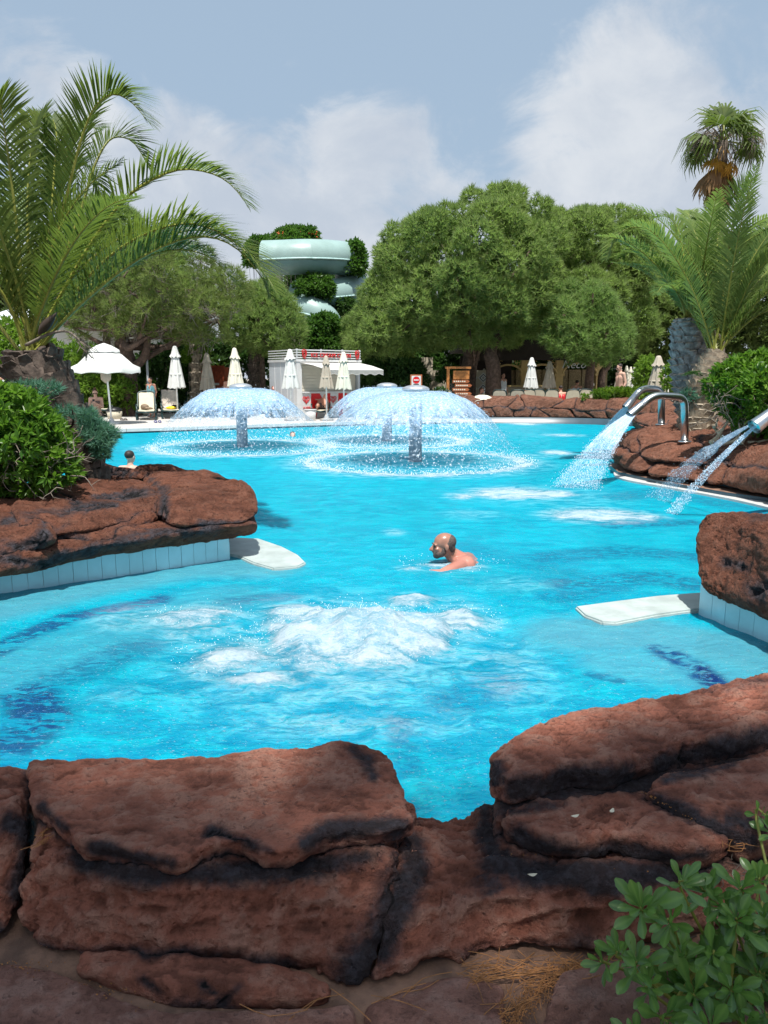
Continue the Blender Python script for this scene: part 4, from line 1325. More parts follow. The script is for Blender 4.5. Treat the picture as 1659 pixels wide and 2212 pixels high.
for (c, h), R_, lab in zip(FOUNT, RING, FLAB):
    f = thing('fountain', lab, 'fountain', (c[0], c[1], 0), 'mushroom fountains')
    mb = MB(); V, F = lathe([(.13, -1.2), (.13, .02), (.128, .5), (.128, h - .06)], 24, (0, 0, 0)); mb.add(V, F)
    mb.build('column', M['column'], f, local=True)
    mb = MB(); V, F = lathe([(.02, h - .075), (.20, h - .075), (.262, h - .06), (.272, h - .035), (.24, h), (.16, h + .028), (.06, h + .042), (.001, h + .044)], 32); mb.add(V, F)
    mb.build('cap', M['steel_dull'], f, local=True)
    nr_, na_ = 60, 150
    rr_ = np.linspace(0, 1, nr_)
    ang = np.arange(na_) * 2 * PI / na_
    Rr = .22 + (R_ - .22) * rr_[:, None] + 0 * ang
    z0 = h - .085
    wob = fbm(np.c_[(np.cos(ang)[None] * Rr).ravel() * 1.6, (np.sin(ang)[None] * Rr).ravel() * 1.6, np.full(nr_ * na_, c[0])], 3).reshape(nr_, na_)
    fin = fbm(np.c_[(np.cos(ang)[None] * Rr).ravel() * 7, (np.sin(ang)[None] * Rr).ravel() * 7, np.full(nr_ * na_, c[1])], 3).reshape(nr_, na_)
    Rw = Rr * (1 + .045 * wob * rr_[:, None])
    Z = z0 + .03 * np.sin(np.minimum(rr_ * 6, PI))[:, None] - z0 * (rr_[:, None] ** 2.3) + (.05 * wob + .028 * fin) * np.minimum(1, rr_ * 2.5)[:, None]
    V = np.stack([Rw * np.cos(ang), Rw * np.sin(ang), np.maximum(Z, .0)], -1).reshape(-1, 3)
    i = np.arange(nr_ - 1)[:, None] * na_; j = np.arange(na_)[None]; j2 = (j + 1) % na_
    mb = MB(); mb.add(V, np.stack([i + j, i + na_ + j, i + na_ + j2, i + j2], -1).reshape(-1, 4), attr=np.repeat(rr_, na_))
    mb.build('water_dome', M['sheet'], f, local=True, attrs={'fa': np.tile(np.cos(ang) * 11, nr_), 'fb': np.tile(np.sin(ang) * 11, nr_), 'fc': np.repeat(rr_ * 3.5, na_)})
    k_ = 2400
    s_ = rg.beta(2.6, 1.15, k_)
    a_ = rg.uniform(0, 2 * PI, k_)
    R2 = (.22 + (R_ - .22) * s_) * (1 + rg.normal(.0, .028, k_))
    z_ = z0 - z0 * s_ ** 2.3 + rg.normal(0, .045, k_)
    ok = z_ > .0
    P = np.stack([R2 * np.cos(a_), R2 * np.sin(a_), z_], -1)[ok]
    vel = np.stack([np.cos(a_), np.sin(a_), -3.2 * s_], -1)[ok] * rg.uniform(.0, .010, (ok.sum(), 1))
    V, F = balls(P, rg.choice([.003, .0045, .0065, .010], ok.sum(), p=[.45, .35, .17, .03]), vel)
    mb = MB(); mb.add(V, F)
    # splash where the curtain meets the pool
    k_ = 1500
    a_ = rg.uniform(0, 2 * PI, k_); R2 = R_ + rg.normal(0, .13, k_)
    P = np.stack([R2 * np.cos(a_), R2 * np.sin(a_), np.abs(rg.normal(0, .045, k_)) + .01], -1)
    V, F = balls(P, rg.uniform(.004, .012, k_)); mb.add(V, F)
    tag(mb.build('water_drops', M['drops'], f, local=True), kind='stuff')

# ================================================================== steel spouts and their jets
jm, jnt, jb = newmat('water jet')
g = N(jnt)
q_ = g.pos()
tt = g.attr('tint')
fcx = g.node('ShaderNodeCombineXYZ')
jnt.links.new(g.attr('fa'), fcx.inputs[0]); jnt.links.new(g.attr('fc'), fcx.inputs[2])
n1 = g.math('ADD', g.math('MULTIPLY', g.noise(fcx.outputs[0], 1.0, 7, .7, .3), .75), g.math('MULTIPLY', g.noise(q_, 18, 5, .7), .25))
n2 = g.vor(q_, 26, 'DISTANCE_TO_EDGE')
al = g.math('MAXIMUM', g.rng(g.math('ADD', n1, g.math('MULTIPLY', g.math('SUBTRACT', .45, tt), .45)), .47, .60), g.math('MULTIPLY', g.rng(n2, .09, .03), .7))
g.put(g.mix(g.rng(n1, .4, .66), (.38, .58, .80), (.80, .88, .95)), jb.inputs['Base Color'])
g.put(g.math('MULTIPLY', al, g.rng(tt, 0, 1, .75, .5)), jb.inputs['Alpha'])
jb.inputs['Roughness'].default_value = .15
jnt.links.new(g.bump(n1, .8, .03), jb.inputs['Normal'])
M['jet'] = jm
def spout(label, pts, r, flare):
    P = [np.array(p) for p in pts]
    # round the bends
    Q = [P[0]]
    for a, b, c in zip(P[:-2], P[1:-1], P[2:]):
        d0, d1 = nrm(a - b), nrm(c - b)
        k_ = min(.16, .45 * np.linalg.norm(a - b), .45 * np.linalg.norm(c - b))
        for t in np.linspace(0, 1, 7):
            Q.append((b + d0 * k_) * (1 - t) ** 2 + 2 * b * t * (1 - t) + (b + d1 * k_) * t ** 2)
    Q.append(P[-1])
    th = thing('water_spout', label, 'water spout', tuple(P[0]), 'steel water spouts')
    mb = MB(); add_tube(mb, Q, r, 18); mb.build('pipe', M['steel'], th)
    d = nrm(P[-1] - P[-2])
    mb = MB()
    V, F, T = tube([P[-1] - d * .22, P[-1] - d * .12, P[-1] + d * .02], [r * 1.04, r * 1.12, r * flare], 18, False); mb.add(V, F)
    mb.build('nozzle', M['steel'], th)
    mb = MB(); V, F = lathe([(r * 1.02, 0), (r * 1.7, .004), (r * 1.75, .03), (r * 1.05, .035)], 20, P[0] + (0, 0, -.01)); mb.add(V, F)
    mb.build('base_flange', M['rock_sun'] if False else M['steel'], th)
    return P[-1], d
def spread_jet(name, label, p0, tgt, w0, w1, sag, n_, strands=0, seed=1, drop=(.0025, .006)):
    rs = np.random.default_rng(seed)
    p0, tgt = np.array(p0), [np.array(t) for t in tgt]
    th = thing(name, label, 'water jet', tuple(p0), 'jets from the steel spouts')
    A_, B_ = tgt
    nu, nv = 46, 26
    mb = MB()
    for lay in range(2):
        u = np.linspace(0, 1, nu); v = np.linspace(0, 1, nv)
        Ug, Vg = np.meshgrid(u, v, indexing='ij')
        end = A_ + (B_ - A_) * Vg[..., None]
        side = nrm(B_ - A_)
        st_ = p0 + side * ((Vg - .5) * w0)[..., None]
        P = st_ * (1 - Ug[..., None]) + end * Ug[..., None]
        P[..., 2] += sag * 4 * Ug * (1 - Ug)
        dn = nrm(np.cross(end.mean((0, 1)) - p0, side))
        nn = fbm(np.c_[P.reshape(-1, 3) * 5 + lay * 9], 3).reshape(nu, nv)
        P = P + dn * (nn * .10 * Ug + (lay - .5) * w1 * .5 * Ug)[..., None]
        mb.add(P.reshape(-1, 3), grid_faces(nu, nv), attr=np.clip(Ug.ravel() * .9 + .1 * rs.normal(0, 1, nu * nv) * 0, 0, 1))
    mb.build('water_sheet', M['jet'], th, attrs={'fa': np.tile(np.tile(v * (30 * np.linalg.norm(B_ - A_) + 8), nu), 2), 'fc': np.tile(np.repeat(u * 5, nv), 2)})
    mb = MB()
    t = rs.beta(1.7, 1.0, n_); v = rs.uniform(-.04, 1.04, n_)
    end = A_ + (B_ - A_) * v[:, None]
    st_ = p0 + nrm(B_ - A_) * ((v - .5) * w0)[:, None]
    P = st_ * (1 - t[:, None]) + end * t[:, None]
    P[:, 2] += sag * 4 * t * (1 - t)
    P = P + rs.normal(0, 1, (n_, 3)) * (w1 * .30 * t[:, None])
    dirs = nrm(end - st_); dirs[:, 2] -= .25 * t
    P[:, 2] = np.maximum(P[:, 2], .0)
    V, F = balls(P, rs.uniform(*drop, n_), dirs * rs.uniform(.01, .09, (n_, 1)))
    mb.add(V, F)
    tag(mb.build('water_drops', M['drops'], th), kind='stuff')
yb = 12.3
n0, d0 = spout('near brushed steel spout bent like a swan neck, rising from the boulders', [aty(1479, 955, yb), aty(1479, 858, yb), aty(1412, 853, yb - .15), aty(1363, 895, yb - .25)], .060, 1.28)
yb2 = 14.6
n1_, d1 = spout('far steel spout, partly tinted blue, behind the near one', [aty(1429, 918, yb2), aty(1429, 841, yb2), aty(1385, 839, yb2 - .1), aty(1353, 880, yb2 - .2)], .064, 1.28)
yb3 = 8.6
n2_, d2 = spout('steel spout reaching in from the right edge', [aty(1760, 940, yb3 + .2), aty(1760, 845, yb3 + .2), aty(1700, 868, yb3), aty(1632, 920, yb3 - .1)], .068, 1.3)
spread_jet('water_jet', 'wide fan of water from the near steel spout', n0, (A3(1196, 1052, 0), A3(1290, 1058, 0)), .16, .16, .10, 2600, seed=3)
spread_jet('water_jet', 'blue fan of water from the far steel spout, behind the near jet', n1_, (A3(1262, 985, 0), A3(1310, 990, 0)), .14, .12, .08, 900, seed=4)
spread_jet('water_jet', 'thin split stream from the spout at the right edge', n2_, (A3(1438, 1108, 0), A3(1462, 1112, 0)), .05, .04, .05, 900, seed=5)
spread_jet('water_jet', 'loose spray beside the thin stream at the right edge', n2_ + (0, .02, .03), (A3(1400, 1072, 0), A3(1440, 1085, 0)), .05, .14, .12, 500, seed=6, drop=(.002, .005))

# ================================================================== water slide tower
def slide_tube(label, pts, r, segs, y0=None):
    P = spline(pts, segs * 8 + 1)
    T = nrm(np.gradient(P, axis=0))
    th = thing('water_slide', label, 'water slide', tuple(P[0]), 'mint slide tubes')
    for s in range(segs):
        Q = P[s * 8: s * 8 + 9]
        n_ = 28
        S_, U_ = frame_of(np.gradient(P, axis=0)[s * 8: s * 8 + 9])
        for nm_, a0, a1, mt, rr_ in (('tube_lid', R(-12), R(192), 'slide_top', r * 1.015), ('tube_trough', R(192), R(348), 'slide', r)):
            a = np.linspace(a0, a1, n_)
            V = Q[:, None] + rr_ * (np.cos(a)[None, :, None] * S_[:, None] + np.sin(a)[None, :, None] * U_[:, None])
            mb = MB(); mb.add(V.reshape(-1, 3), grid_faces(9, n_))
            mb.build(nm_, M[mt], th)
        mb = MB()
        d = T[s * 8]
        V, F, T_ = tube([Q[0] - d * .05, Q[0] - d * .05, Q[0] + d * .05, Q[0] + d * .05], [r * .98, r * 1.10, r * 1.10, r * .98], 40, False); mb.add(V, F)
        mb.build('flange', M['flange'], th)
        a = R(-12)
        for sg in (a, PI - a):
            mb = MB()
            add_tube(mb, Q + r * 1.03 * (math.cos(sg) * S_ + math.sin(sg) * U_), .055, 5)
            mb.build('seam_lip', M['flange'], th)
    return th
ys_ = 46
slide_tube('upper mint green slide tube curving to the right above the trees', [aty(570, 558, ys_ - 2.3), aty(604, 557, ys_ - 2.4), aty(665, 555, ys_ - 2.4), aty(728, 557, ys_ - 1.2), aty(762, 563, ys_ + 1.2), aty(748, 572, ys_ + 4)], .92, 5)
slide_tube('middle slide tube, overgrown with ivy', [aty(640, 640, ys_ - 1), aty(690, 640, ys_ - 1.6), aty(735, 634, ys_ - 1), aty(775, 622, ys_ + 1)], .85, 3)
slide_tube('lowest slide tube dropping towards the green bush', [aty(628, 668, ys_ - 2), aty(668, 672, ys_ - 2.6), aty(700, 692, ys_ - 2.6), aty(716, 725, ys_ - 2)], .85, 3)
for k_, (u, lab) in enumerate(((600, 'grey concrete post under the left end of the upper slide tube'), (735, 'grey concrete post under the bend of the slide tubes'))):
    top_ = aty(u, 585, ys_)
    mb = MB(); V, F = lathe([(.30, 0), (.30, top_[2] - .1), (.36, top_[2]), (.001, top_[2])], 14, (top_[0], top_[1], 0)); mb.add(V, F)
    tag(mb.build('slide_post', M['concrete']), lab, 'post')

# ================================================================== ice cream kiosk
TH = R(35)
fr = np.array((math.cos(TH), math.sin(TH), 0.0))        # along the front
bk = np.array((-math.sin(TH), math.cos(TH), 0.0))       # towards the back
K0 = aty(643, 890, 29.0); K0[2] = DZ
kio = thing('ice_cream_kiosk', 'white kiosk with awning and red and white front among closed parasols', 'kiosk', tuple(K0))
def kbox(s0, s1, d0_, d1_, z0, z1):
    c = K0 + fr * (s0 + s1) / 2 + bk * (d0_ + d1_) / 2
    return box((c[0], c[1], DZ + (z0 + z1) / 2), (s1 - s0, d1_ - d0_, z1 - z0), TH)
def kpart(nm_, mt, boxes, parent=None):
    mb = MB()
    for b in boxes:
        V, F = kbox(*b); mb.add(V, F)
    return mb.build(nm_, M[mt], parent or kio, smooth=False)
W_, D_, H_ = 2.85, 2.3, 2.12
lw = kpart('side_wall', 'grey_panel', [(0, .08, .22, D_, 0, H_)])
for k_ in range(4):
    kpart('wall_joint', 'white_paint', [(-.012, 0, .25 + k_ * .52, .27 + k_ * .52, 0, H_)], lw)
kpart('side_wall', 'grey_panel', [(W_ - .10, W_, .02, D_, 0, H_)])
kpart('back_wall', 'grey_panel', [(.08, W_ - .1, D_ - .08, D_, 0, H_)])
kpart('roof', 'white_paint', [(-.04, W_ + .04, -.04, D_ + .04, H_, H_ + .09)])
kpart('corner_pillar', 'white_paint', [(-.02, .20, -.02, .20, 0, H_ - .002)])
kpart('shutter', 'beige_panel', [(.22, W_ - .12, .18, .22, .98, H_ - .1)])
for k_ in range(9):
    kpart('shutter_slat', 'beige_panel', [(.23, W_ - .13, .155, .178, 1.02 + k_ * .122, 1.115 + k_ * .122)])
ctr = kpart('counter', 'white_paint', [(.202, W_ - .12, -.02, .15, 0, .95)])
kpart('counter_top', 'white_paint', [(.19, W_ - .1, -.08, .17, .952, 1.0)])
# red shapes on the counter front
def kpt(s, z, off): return K0 + fr * s - bk * off + np.array((0, 0, z))
def kpoly(nm_, mt, pts, off=.024, parent=None, thick=.004):
    mb = MB()
    k2 = len(pts)
    A_ = np.array([kpt(s, z, off) for s, z in pts]); B_ = np.array([kpt(s, z, off - thick) for s, z in pts])
    cA = A_.mean(0)
    V = np.concatenate([A_, B_, [cA]])
    i = np.arange(k2)
    mb.add(V, np.stack([i, (i + 1) % k2, np.full(k2, 2 * k2)], -1))
    mb.f.append(np.stack([i, k2 + i, k2 + (i + 1) % k2, (i + 1) % k2], -1)); mb.m.append(0); mb.v.append(np.zeros((0, 3))); mb.a.append(np.zeros(0))
    return mb.build(nm_, M[mt], parent or ctr, smooth=False)
for s0 in (.56, 1.78):
    kpoly('red_panel', 'red', [(s0 + .05, .0), (s0, .45), (s0 + .03, .93), (s0 + .40, .93), (s0 + .50, .78), (s0 + .44, .5), (s0 + .30, .22), (s0 + .24, 0)])
for s0 in (1.14, 2.40):
    kpoly('red_panel', 'red', [(s0, .78), (s0 + .10, .93), (s0 + .30, .93), (s0 + .30, .2), (s0 + .16, .3), (s0 + .03, .55)])
def heart(n_=40):
    t = np.linspace(0, 2 * PI, n_, endpoint=False)
    return np.c_[16 * np.sin(t) ** 3, 13 * np.cos(t) - 5 * np.cos(2 * t) - 2 * np.cos(3 * t) - np.cos(4 * t)] / 17
for s0 in (.36, 1.56):
    H2 = heart()
    em = None
    for sc_, w_ in ((.155, .018), (.10, .015), (.05, .012)):
        mb = MB()
        P = np.array([kpt(s0 + x * sc_, .70 + z * sc_, .03) for x, z in H2])
        P = np.concatenate([P, P[:1]])
        add_tube(mb, P, w_ * .7, 5)
        o_ = mb.build('heart_emblem', M['red'], ctr)
def text_obj(nm_, s, size, origin, xdir, zdir, mat, parent=None, shear=0.0, depth=.01, align='LEFT', spacing=1.0):
    cu = bpy.data.curves.new(nm_, 'FONT')
    cu.body = s; cu.size = size; cu.extrude = depth; cu.shear = shear; cu.align_x = align; cu.space_character = spacing
    cu.resolution_u = 2
    to = bpy.data.objects.new(nm_, cu)
    C.objects.link(to)
    dg = bpy.context.evaluated_depsgraph_get()
    me = bpy.data.meshes.new_from_object(to.evaluated_get(dg))
    bpy.data.objects.remove(to)
    x, z = Vector(nrm(np.array(xdir, float))), Vector(nrm(np.array(zdir, float)))
    y = x.cross(z) * -1
    nrm_ = x.cross(z)
    mtx = Matrix((x, z, nrm_)).transposed()
    org = chain_org(parent) if parent is not None else np.zeros(3)
    for v in me.vertices:
        v.co = mtx @ v.co + Vector(np.array(origin) - org)
    me.materials.clear(); me.materials.append(mat)
    o = bpy.data.objects.new(nm_, me)
    C.objects.link(o)
    if parent is not None: o.parent = parent
    return o
for s0 in (.20, 1.42):
    text_obj('counter_lettering', 'ALGIDA', .11, kpt(s0 + .02, .36, .03), fr, (0, 0, 1), M['red'], ctr)
# slatted parapet with letters
for k_ in range(4):
    kpart('parapet_slat', 'white_paint', [(0, W_, -.03, .0, H_ + .13 + k_ * .095, H_ + .17 + k_ * .095), (-.03, 0, 0, D_, H_ + .13 + k_ * .095, H_ + .17 + k_ * .095)])
for s0 in (.0, 1.05, 2.0, W_ - .05):
    kpart('parapet_post', 'white_paint', [(s0, s0 + .05, 0, .05, H_ + .09, H_ + .48)])
text_obj('parapet_lettering', 'ICE CREAM CORN', .22, kpt(.58, H_ + .17, .06), fr, (0, 0, 1), M['red_sign'], kio, depth=.02)
for s0, fl in ((.30, 1), (2.68, -1)):
    mb = MB()
    for k_ in range(3):
        t = np.linspace(0, 5.2, 22)
        rad = .05 + .026 * t
        P = np.array([kpt(s0 + fl * rad_ * math.cos(a + k_ * 2) * .6, H_ + .30 + rad_ * math.sin(a + k_ * 2), .06) for a, rad_ in zip(t, rad)])
        add_tube(mb, P, .016, 4)
    mb.build('scroll_ornament', M['red_sign'], kio)
# awning
mb = MB()
na = 30
a = np.linspace(.12, W_ + .55, na)
back = np.array([kpt(s, H_ - .03, .02) for s in np.linspace(.12, W_, na)])
frt = np.array([kpt(.45 + s, H_ - .30, 1.25) for s in np.linspace(.1, W_ - .2, na)])
mid = (back + frt) / 2 + (0, 0, .03)
val = frt + np.c_[0 * a, 0 * a, -.16 + .03 * np.cos(a * 12)]
V = np.stack([back, mid, frt, val]).reshape(-1, 3)
mb.add(V, grid_faces(4, na))
V2 = V - (0, 0, .015)
mb.add(V2, grid_faces(4, na)[:, ::-1])
mb.build('awning', M['canvas_white'], kio, smooth=False)

# ================================================================== parasols
def closed_parasol(label, u, v_top, v_bot, y, w_px, mat, group='closed parasols', v_foot=None):
    T_ = aty(u, v_top, y); B_ = aty(u, v_bot, y)
    H = T_[2] - DZ
    fb_ = B_[2] - DZ
    r = w_px / FPX * y / 2
    th = thing('closed_parasol', label, 'parasol', (T_[0], T_[1], DZ), group, random.uniform(0, 3))
    mb = MB(); V, F = lathe([(.001, 0), (.028, 0), (.028, H - .05)], 10); mb.add(V, F)
    mb.build('pole', M['pole_white'], th, local=True)
    def pleated(prof, n_, k_, amp, ph=0.0):
        prof = np.array(prof)
        a = np.arange(n_) * 2 * PI / n_
        am = amp * np.linspace(.3, 1, len(prof))[:, None]
        rad = prof[:, 0, None] * (1 + am * np.cos(k_ * a + ph) + .5 * am * np.cos(2 * k_ * a + 1 + ph * 2) + .04 * np.cos(3 * a + ph))
        zz = prof[:, 1, None] + 0 * a
        zz[-1] += .03 * np.cos(k_ * a)
        V = np.stack([rad * np.cos(a), rad * np.sin(a), zz], -1).reshape(-1, 3)
        i = np.arange(len(prof) - 1)[:, None] * n_; j = np.arange(n_)[None]; j2 = (j + 1) % n_
        return V, np.stack([i + j, i + j2, i + n_ + j2, i + n_ + j], -1).reshape(-1, 4)
    ph = random.uniform(0, 6)
    Lf = H - fb_
    mb = MB(); V, F = pleated([(.03, H - .16 * Lf), (r * .42, H - .24 * Lf), (r * .58, H - .42 * Lf), (r * .78, H - .68 * Lf), (r * .98, fb_ + .06 * Lf), (r, fb_)], 64, 8, .17, ph); mb.add(V, F)
    mb.build('canopy', M[mat], th, local=True)
    mb = MB(); V, F = pleated([(.012, H), (r * .20, H - .01 * Lf), (r * .30, H - .06 * Lf), (r * .46, H - .19 * Lf), (r * .66, H - .27 * Lf)], 48, 8, .13, ph + 1); mb.add(V, F)
    mb.build('vent_flap', M[mat], th, local=True)
    if y < 40:
        mb = MB(); V, F = lathe([(.03, fb_ + .30 * Lf), (r * .80, fb_ + .30 * Lf), (r * .82, fb_ + .32 * Lf), (r * .78, fb_ + .35 * Lf), (.03, fb_ + .35 * Lf)], 24); mb.add(V * (1, 1, 1), F)
        mb.build('tie_strap', M[mat], th, local=True)
        mb = MB(); V, F = lathe([(.001, 0), (.25, 0), (.25, .06), (.08, .10), (.05, .22), (.03, .22)], 20); mb.add(V, F)
        mb.build('base', M['concrete'], th, local=True)
    return th
random.seed(9)
for a in (("closed cream parasol half hidden behind the big left palm trunk", 119, 752, 808, 27.5, 24, 'canvas_taupe'),
          ("closed white parasol standing right of the boy in the tank top", 377, 747, 838, 29, 32, 'canvas_white'),
          ("closed taupe parasol in front of the red wooden cabin", 446, 762, 842, 31, 29, 'canvas_taupe'),
          ("closed cream parasol directly above the left mushroom fountain", 506, 751, 836, 28.5, 30, 'canvas_cream'),
          ("closed white parasol at the corner pillar of the kiosk", 626, 754, 838, 27.5, 33, 'canvas_white'),
          ("closed beige parasol in the middle of the kiosk front", 704, 768, 838, 27.6, 27, 'canvas_taupe'),
          ("closed cream parasol at the right end of the kiosk front", 742, 760, 840, 27.2, 29, 'canvas_cream'),
          ("small closed white parasol far back between the two pine trunks", 1046, 796, 832, 38, 15, 'canvas_white'),
          ("closed white parasol in front of the restaurant arch", 1149, 772, 838, 30.5, 26, 'canvas_white'),
          ("closed taupe parasol right of the arch in the shade", 1188, 780, 838, 33, 26, 'canvas_taupe'),
          ("broad closed taupe parasol beside the grey palm trunk", 1423, 768, 850, 28, 38, 'canvas_taupe'),
          ("closed cream parasol directly behind the standing man", 1339, 786, 835, 34.6, 16, 'canvas_cream'),
          ("closed cream parasol just right of the standing man", 1354, 790, 835, 34.5, 15, 'canvas_cream'),
          ("closed white parasol, last of the row right of the standing man", 1371, 791, 836, 33.8, 14, 'canvas_white'),
          ("closed cream parasol second from the right end of that row", 1363, 792, 836, 35.5, 13, 'canvas_cream')):
    closed_parasol(*a)
# the open one
yo = 25.5
ap, rm = aty(224, 741, yo), aty(224, 800, yo)
ro = 74 / FPX * yo
op = thing('open_parasol', 'open white parasol with scalloped rim, the only one unfolded', 'parasol', (ap[0], ap[1], DZ))
mb = MB()
Hh, Hr = ap[2] - DZ, rm[2] - DZ
foot_ = np.array((.12, -.05, 0.0))
add_tube(mb, [foot_, (0, 0, Hh - .05)], .03, 10); mb.build('pole', M['pole_white'], op, local=True)
def canopy_ring(prof, n_=96, k_=8, sagm=.05, scal=.0):
    a = np.arange(n_) * 2 * PI / n_
    oct_ = np.cos(PI / k_) / np.cos((a % (2 * PI / k_)) - PI / k_)
    V = []
    for t, (r_, z_) in enumerate(prof):
        f_ = t / (len(prof) - 1)
        sg = sagm * f_ * (1 - np.abs(np.cos(a * k_ / 2)))
        V.append(np.stack([r_ * oct_ * np.cos(a), r_ * oct_ * np.sin(a), z_ - sg + (scal * np.abs(np.cos(a * k_ / 2)) ** .7 if t == len(prof) - 1 else 0)], -1))
    n2 = len(prof)
    i = np.arange(n2 - 1)[:, None] * n_; j = np.arange(n_)[None]; j2 = (j + 1) % n_
    return np.concatenate(V), np.stack([i + j, i + n_ + j, i + n_ + j2, i + j2], -1).reshape(-1, 4)
V, F = canopy_ring([(.30, Hh - .22), (ro * .5, (Hh + Hr) / 2 + .07), (ro * .8, Hr + .20), (ro, Hr + .10), (ro * 1.01, Hr - .07)], scal=-.0, sagm=.05)
mb = MB(); mb.add(V, F); mb.build('canopy', M['canvas_white'], op, local=True)
V, F = canopy_ring([(.015, Hh), (.25, Hh - .08), (.50, Hh - .22), (.52, Hh - .30)], sagm=.02)
mb = MB(); mb.add(V, F); mb.build('vent_flap', M['canvas_white'], op, local=True)
for k_ in range(8):
    a = k_ * PI / 4
    mb = MB(); add_tube(mb, [(.03 * math.cos(a), .03 * math.sin(a), Hh - .3), (ro * .97 * math.cos(a), ro * .97 * math.sin(a), Hr + .05)], .011, 5); mb.build('rib', M['pole_white'], op, local=True)
mb = MB(); V, F = lathe([(.03, Hr - .42), (.16, Hr - .30), (.17, Hr - .12), (.10, Hr + .05), (.03, Hr + .1)], 20); mb.add(V * (1, .8, 1), F); mb.build('furled_cover', M['canvas_taupe'], op, local=True)
mb = MB(); V, F = lathe([(.001, 0), (.30, 0), (.30, .05), (.1, .09), (.05, .2)], 20, foot_); mb.add(V, F); mb.build('base', M['white_paint'], op, local=True)

# ================================================================== sun loungers
def make_lounger(label, group, ang=56):
    r_ = thing('sun_lounger', label, 'sun lounger', (0, 0, 0), group)
    w = .33
    def sheet(prof, nm_, mt, half):
        prof = np.array(prof)
        x = np.linspace(-half, half, 7)
        V = np.array([[(xx, p[0], p[1] - .018 * (1 - (xx / half) ** 2)) for xx in x] for p in prof])
        mb = MB(); mb.add(V.reshape(-1, 3), grid_faces(len(prof), 7)); V3 = V.copy(); V3[..., 2] -= .012
        mb.add(V3.reshape(-1, 3), grid_faces(len(prof), 7)[:, ::-1])
        return mb.build(nm_, M[mt], r_, local=True)
    ca, sa = math.cos(R(ang)), math.sin(R(ang))
    sheet([(-.62, .33), (-.40, .355), (0, .345), (.40, .35), (.55, .36)], 'seat_sling', 'sling', .28)
    tp = np.array([(.57 + ca * t, .37 + sa * t) for t in np.linspace(0, .74, 6)])
    sheet(tp, 'back_sling', 'sling', .27)
    mb = MB()
    for sx in (-1, 1):
        add_tube(mb, spline([(sx * w, -.66, .30), (sx * w, -.4, .34), (sx * w, .1, .33), (sx * w, .62, .34)], 12), .034, 8)
    add_tube(mb, [(-w, -.66, .30), (0, -.69, .29), (w, -.66, .30)], .034, 8)
    mb.build('seat_frame', M['plastic_green'], r_, local=True)
    mb = MB()
    L = [(-w + .02, .57, .36), (-w + .02, .57 + ca * .55, .36 + sa * .55), (-w + .07, .57 + ca * .74, .36 + sa * .74), (0, .57 + ca * .80, .36 + sa * .80), (w - .07, .57 + ca * .74, .36 + sa * .74), (w - .02, .57 + ca * .55, .36 + sa * .55), (w - .02, .57, .36)]
    add_tube(mb, spline(L, 36), .028, 8)
    mb.build('back_frame', M['plastic_green'], r_, local=True)
    for sx in (-1, 1):
        for (y0, y1) in ((-.52, -.62), (.50, .62)):
            mb = MB(); add_tube(mb, spline([(sx * w, y0, .32), (sx * (w + .01), (y0 + y1) / 2 - .02, .16), (sx * w, y1, 0)], 8), [.036] * 8, 8); mb.build('leg', M['plastic_green'], r_, local=True)
        mb = MB(); add_tube(mb, spline([(sx * w, -.05, .34), (sx * (w + .02), .08, .50), (sx * (w + .02), .35, .54), (sx * w, .60, .44)], 14), .028, 8); mb.build('armrest', M['plastic_green'], r_, local=True)
    return r_
GL = 'sun loungers on the far deck'
SP = [("front sun lounger with beige sling and brown bag, nearest the pool at left", 306, 908, .28), ("sun lounger with pale towel and yellow things on it", 360, 905, .30), ("sun lounger behind the boy, back of beige sling", 384, 893, .2), ("sun lounger with upright back behind the white parasol pole", 410, 896, .2),
      ("sun lounger with towel just left of the left water dome", 452, 900, .25), ("sun lounger seen through the left part of the left dome", 515, 903, .2), ("sun lounger seen through the right part of the left dome", 590, 903, .2), ("sun lounger carrying the sunbathing woman", 690, 906, .06),
      ("empty sun lounger just right of the sunbathing woman", 722, 897, .45), ("sun lounger in front of the right end of the kiosk", 748, 893, .1), ("sun lounger behind the sunbathing woman", 708, 891, .1), ("sun lounger seen through the nearest water dome, left side", 800, 905, .1),
      ("sun lounger seen through the nearest water dome, right side", 960, 902, -.1), ("sun lounger under the seated woman at left", 212, 902, .5)]
proto = make_lounger(*((SP[0][0], GL)))
LOUNGE = []
for k_, (lab, u, v, rz) in enumerate(SP):
    if k_ == 7: low_proto = make_lounger(lab, GL, 36)
    o = proto if k_ == 0 else low_proto if k_ == 7 else copy_tree(low_proto if k_ in (8, 9) else proto)
    o['label'] = lab
    p = at(u, v, DZ)
    o.location = (p[0] + .66 * -math.sin(rz) * -1 * 0, p[1] + .62, DZ)
    o.rotation_euler = (0, 0, rz)
    LOUNGE.append(o)
def on_lounger(k_, P):
    """points in a lounger's own frame, to world"""
    o = LOUNGE[k_]
    a, b = math.cos(o.rotation_euler[2]), math.sin(o.rotation_euler[2])
    P = np.asarray(P, float)
    return P @ np.array([(a, b, 0), (-b, a, 0), (0, 0, 1)]) + np.array(o.location)
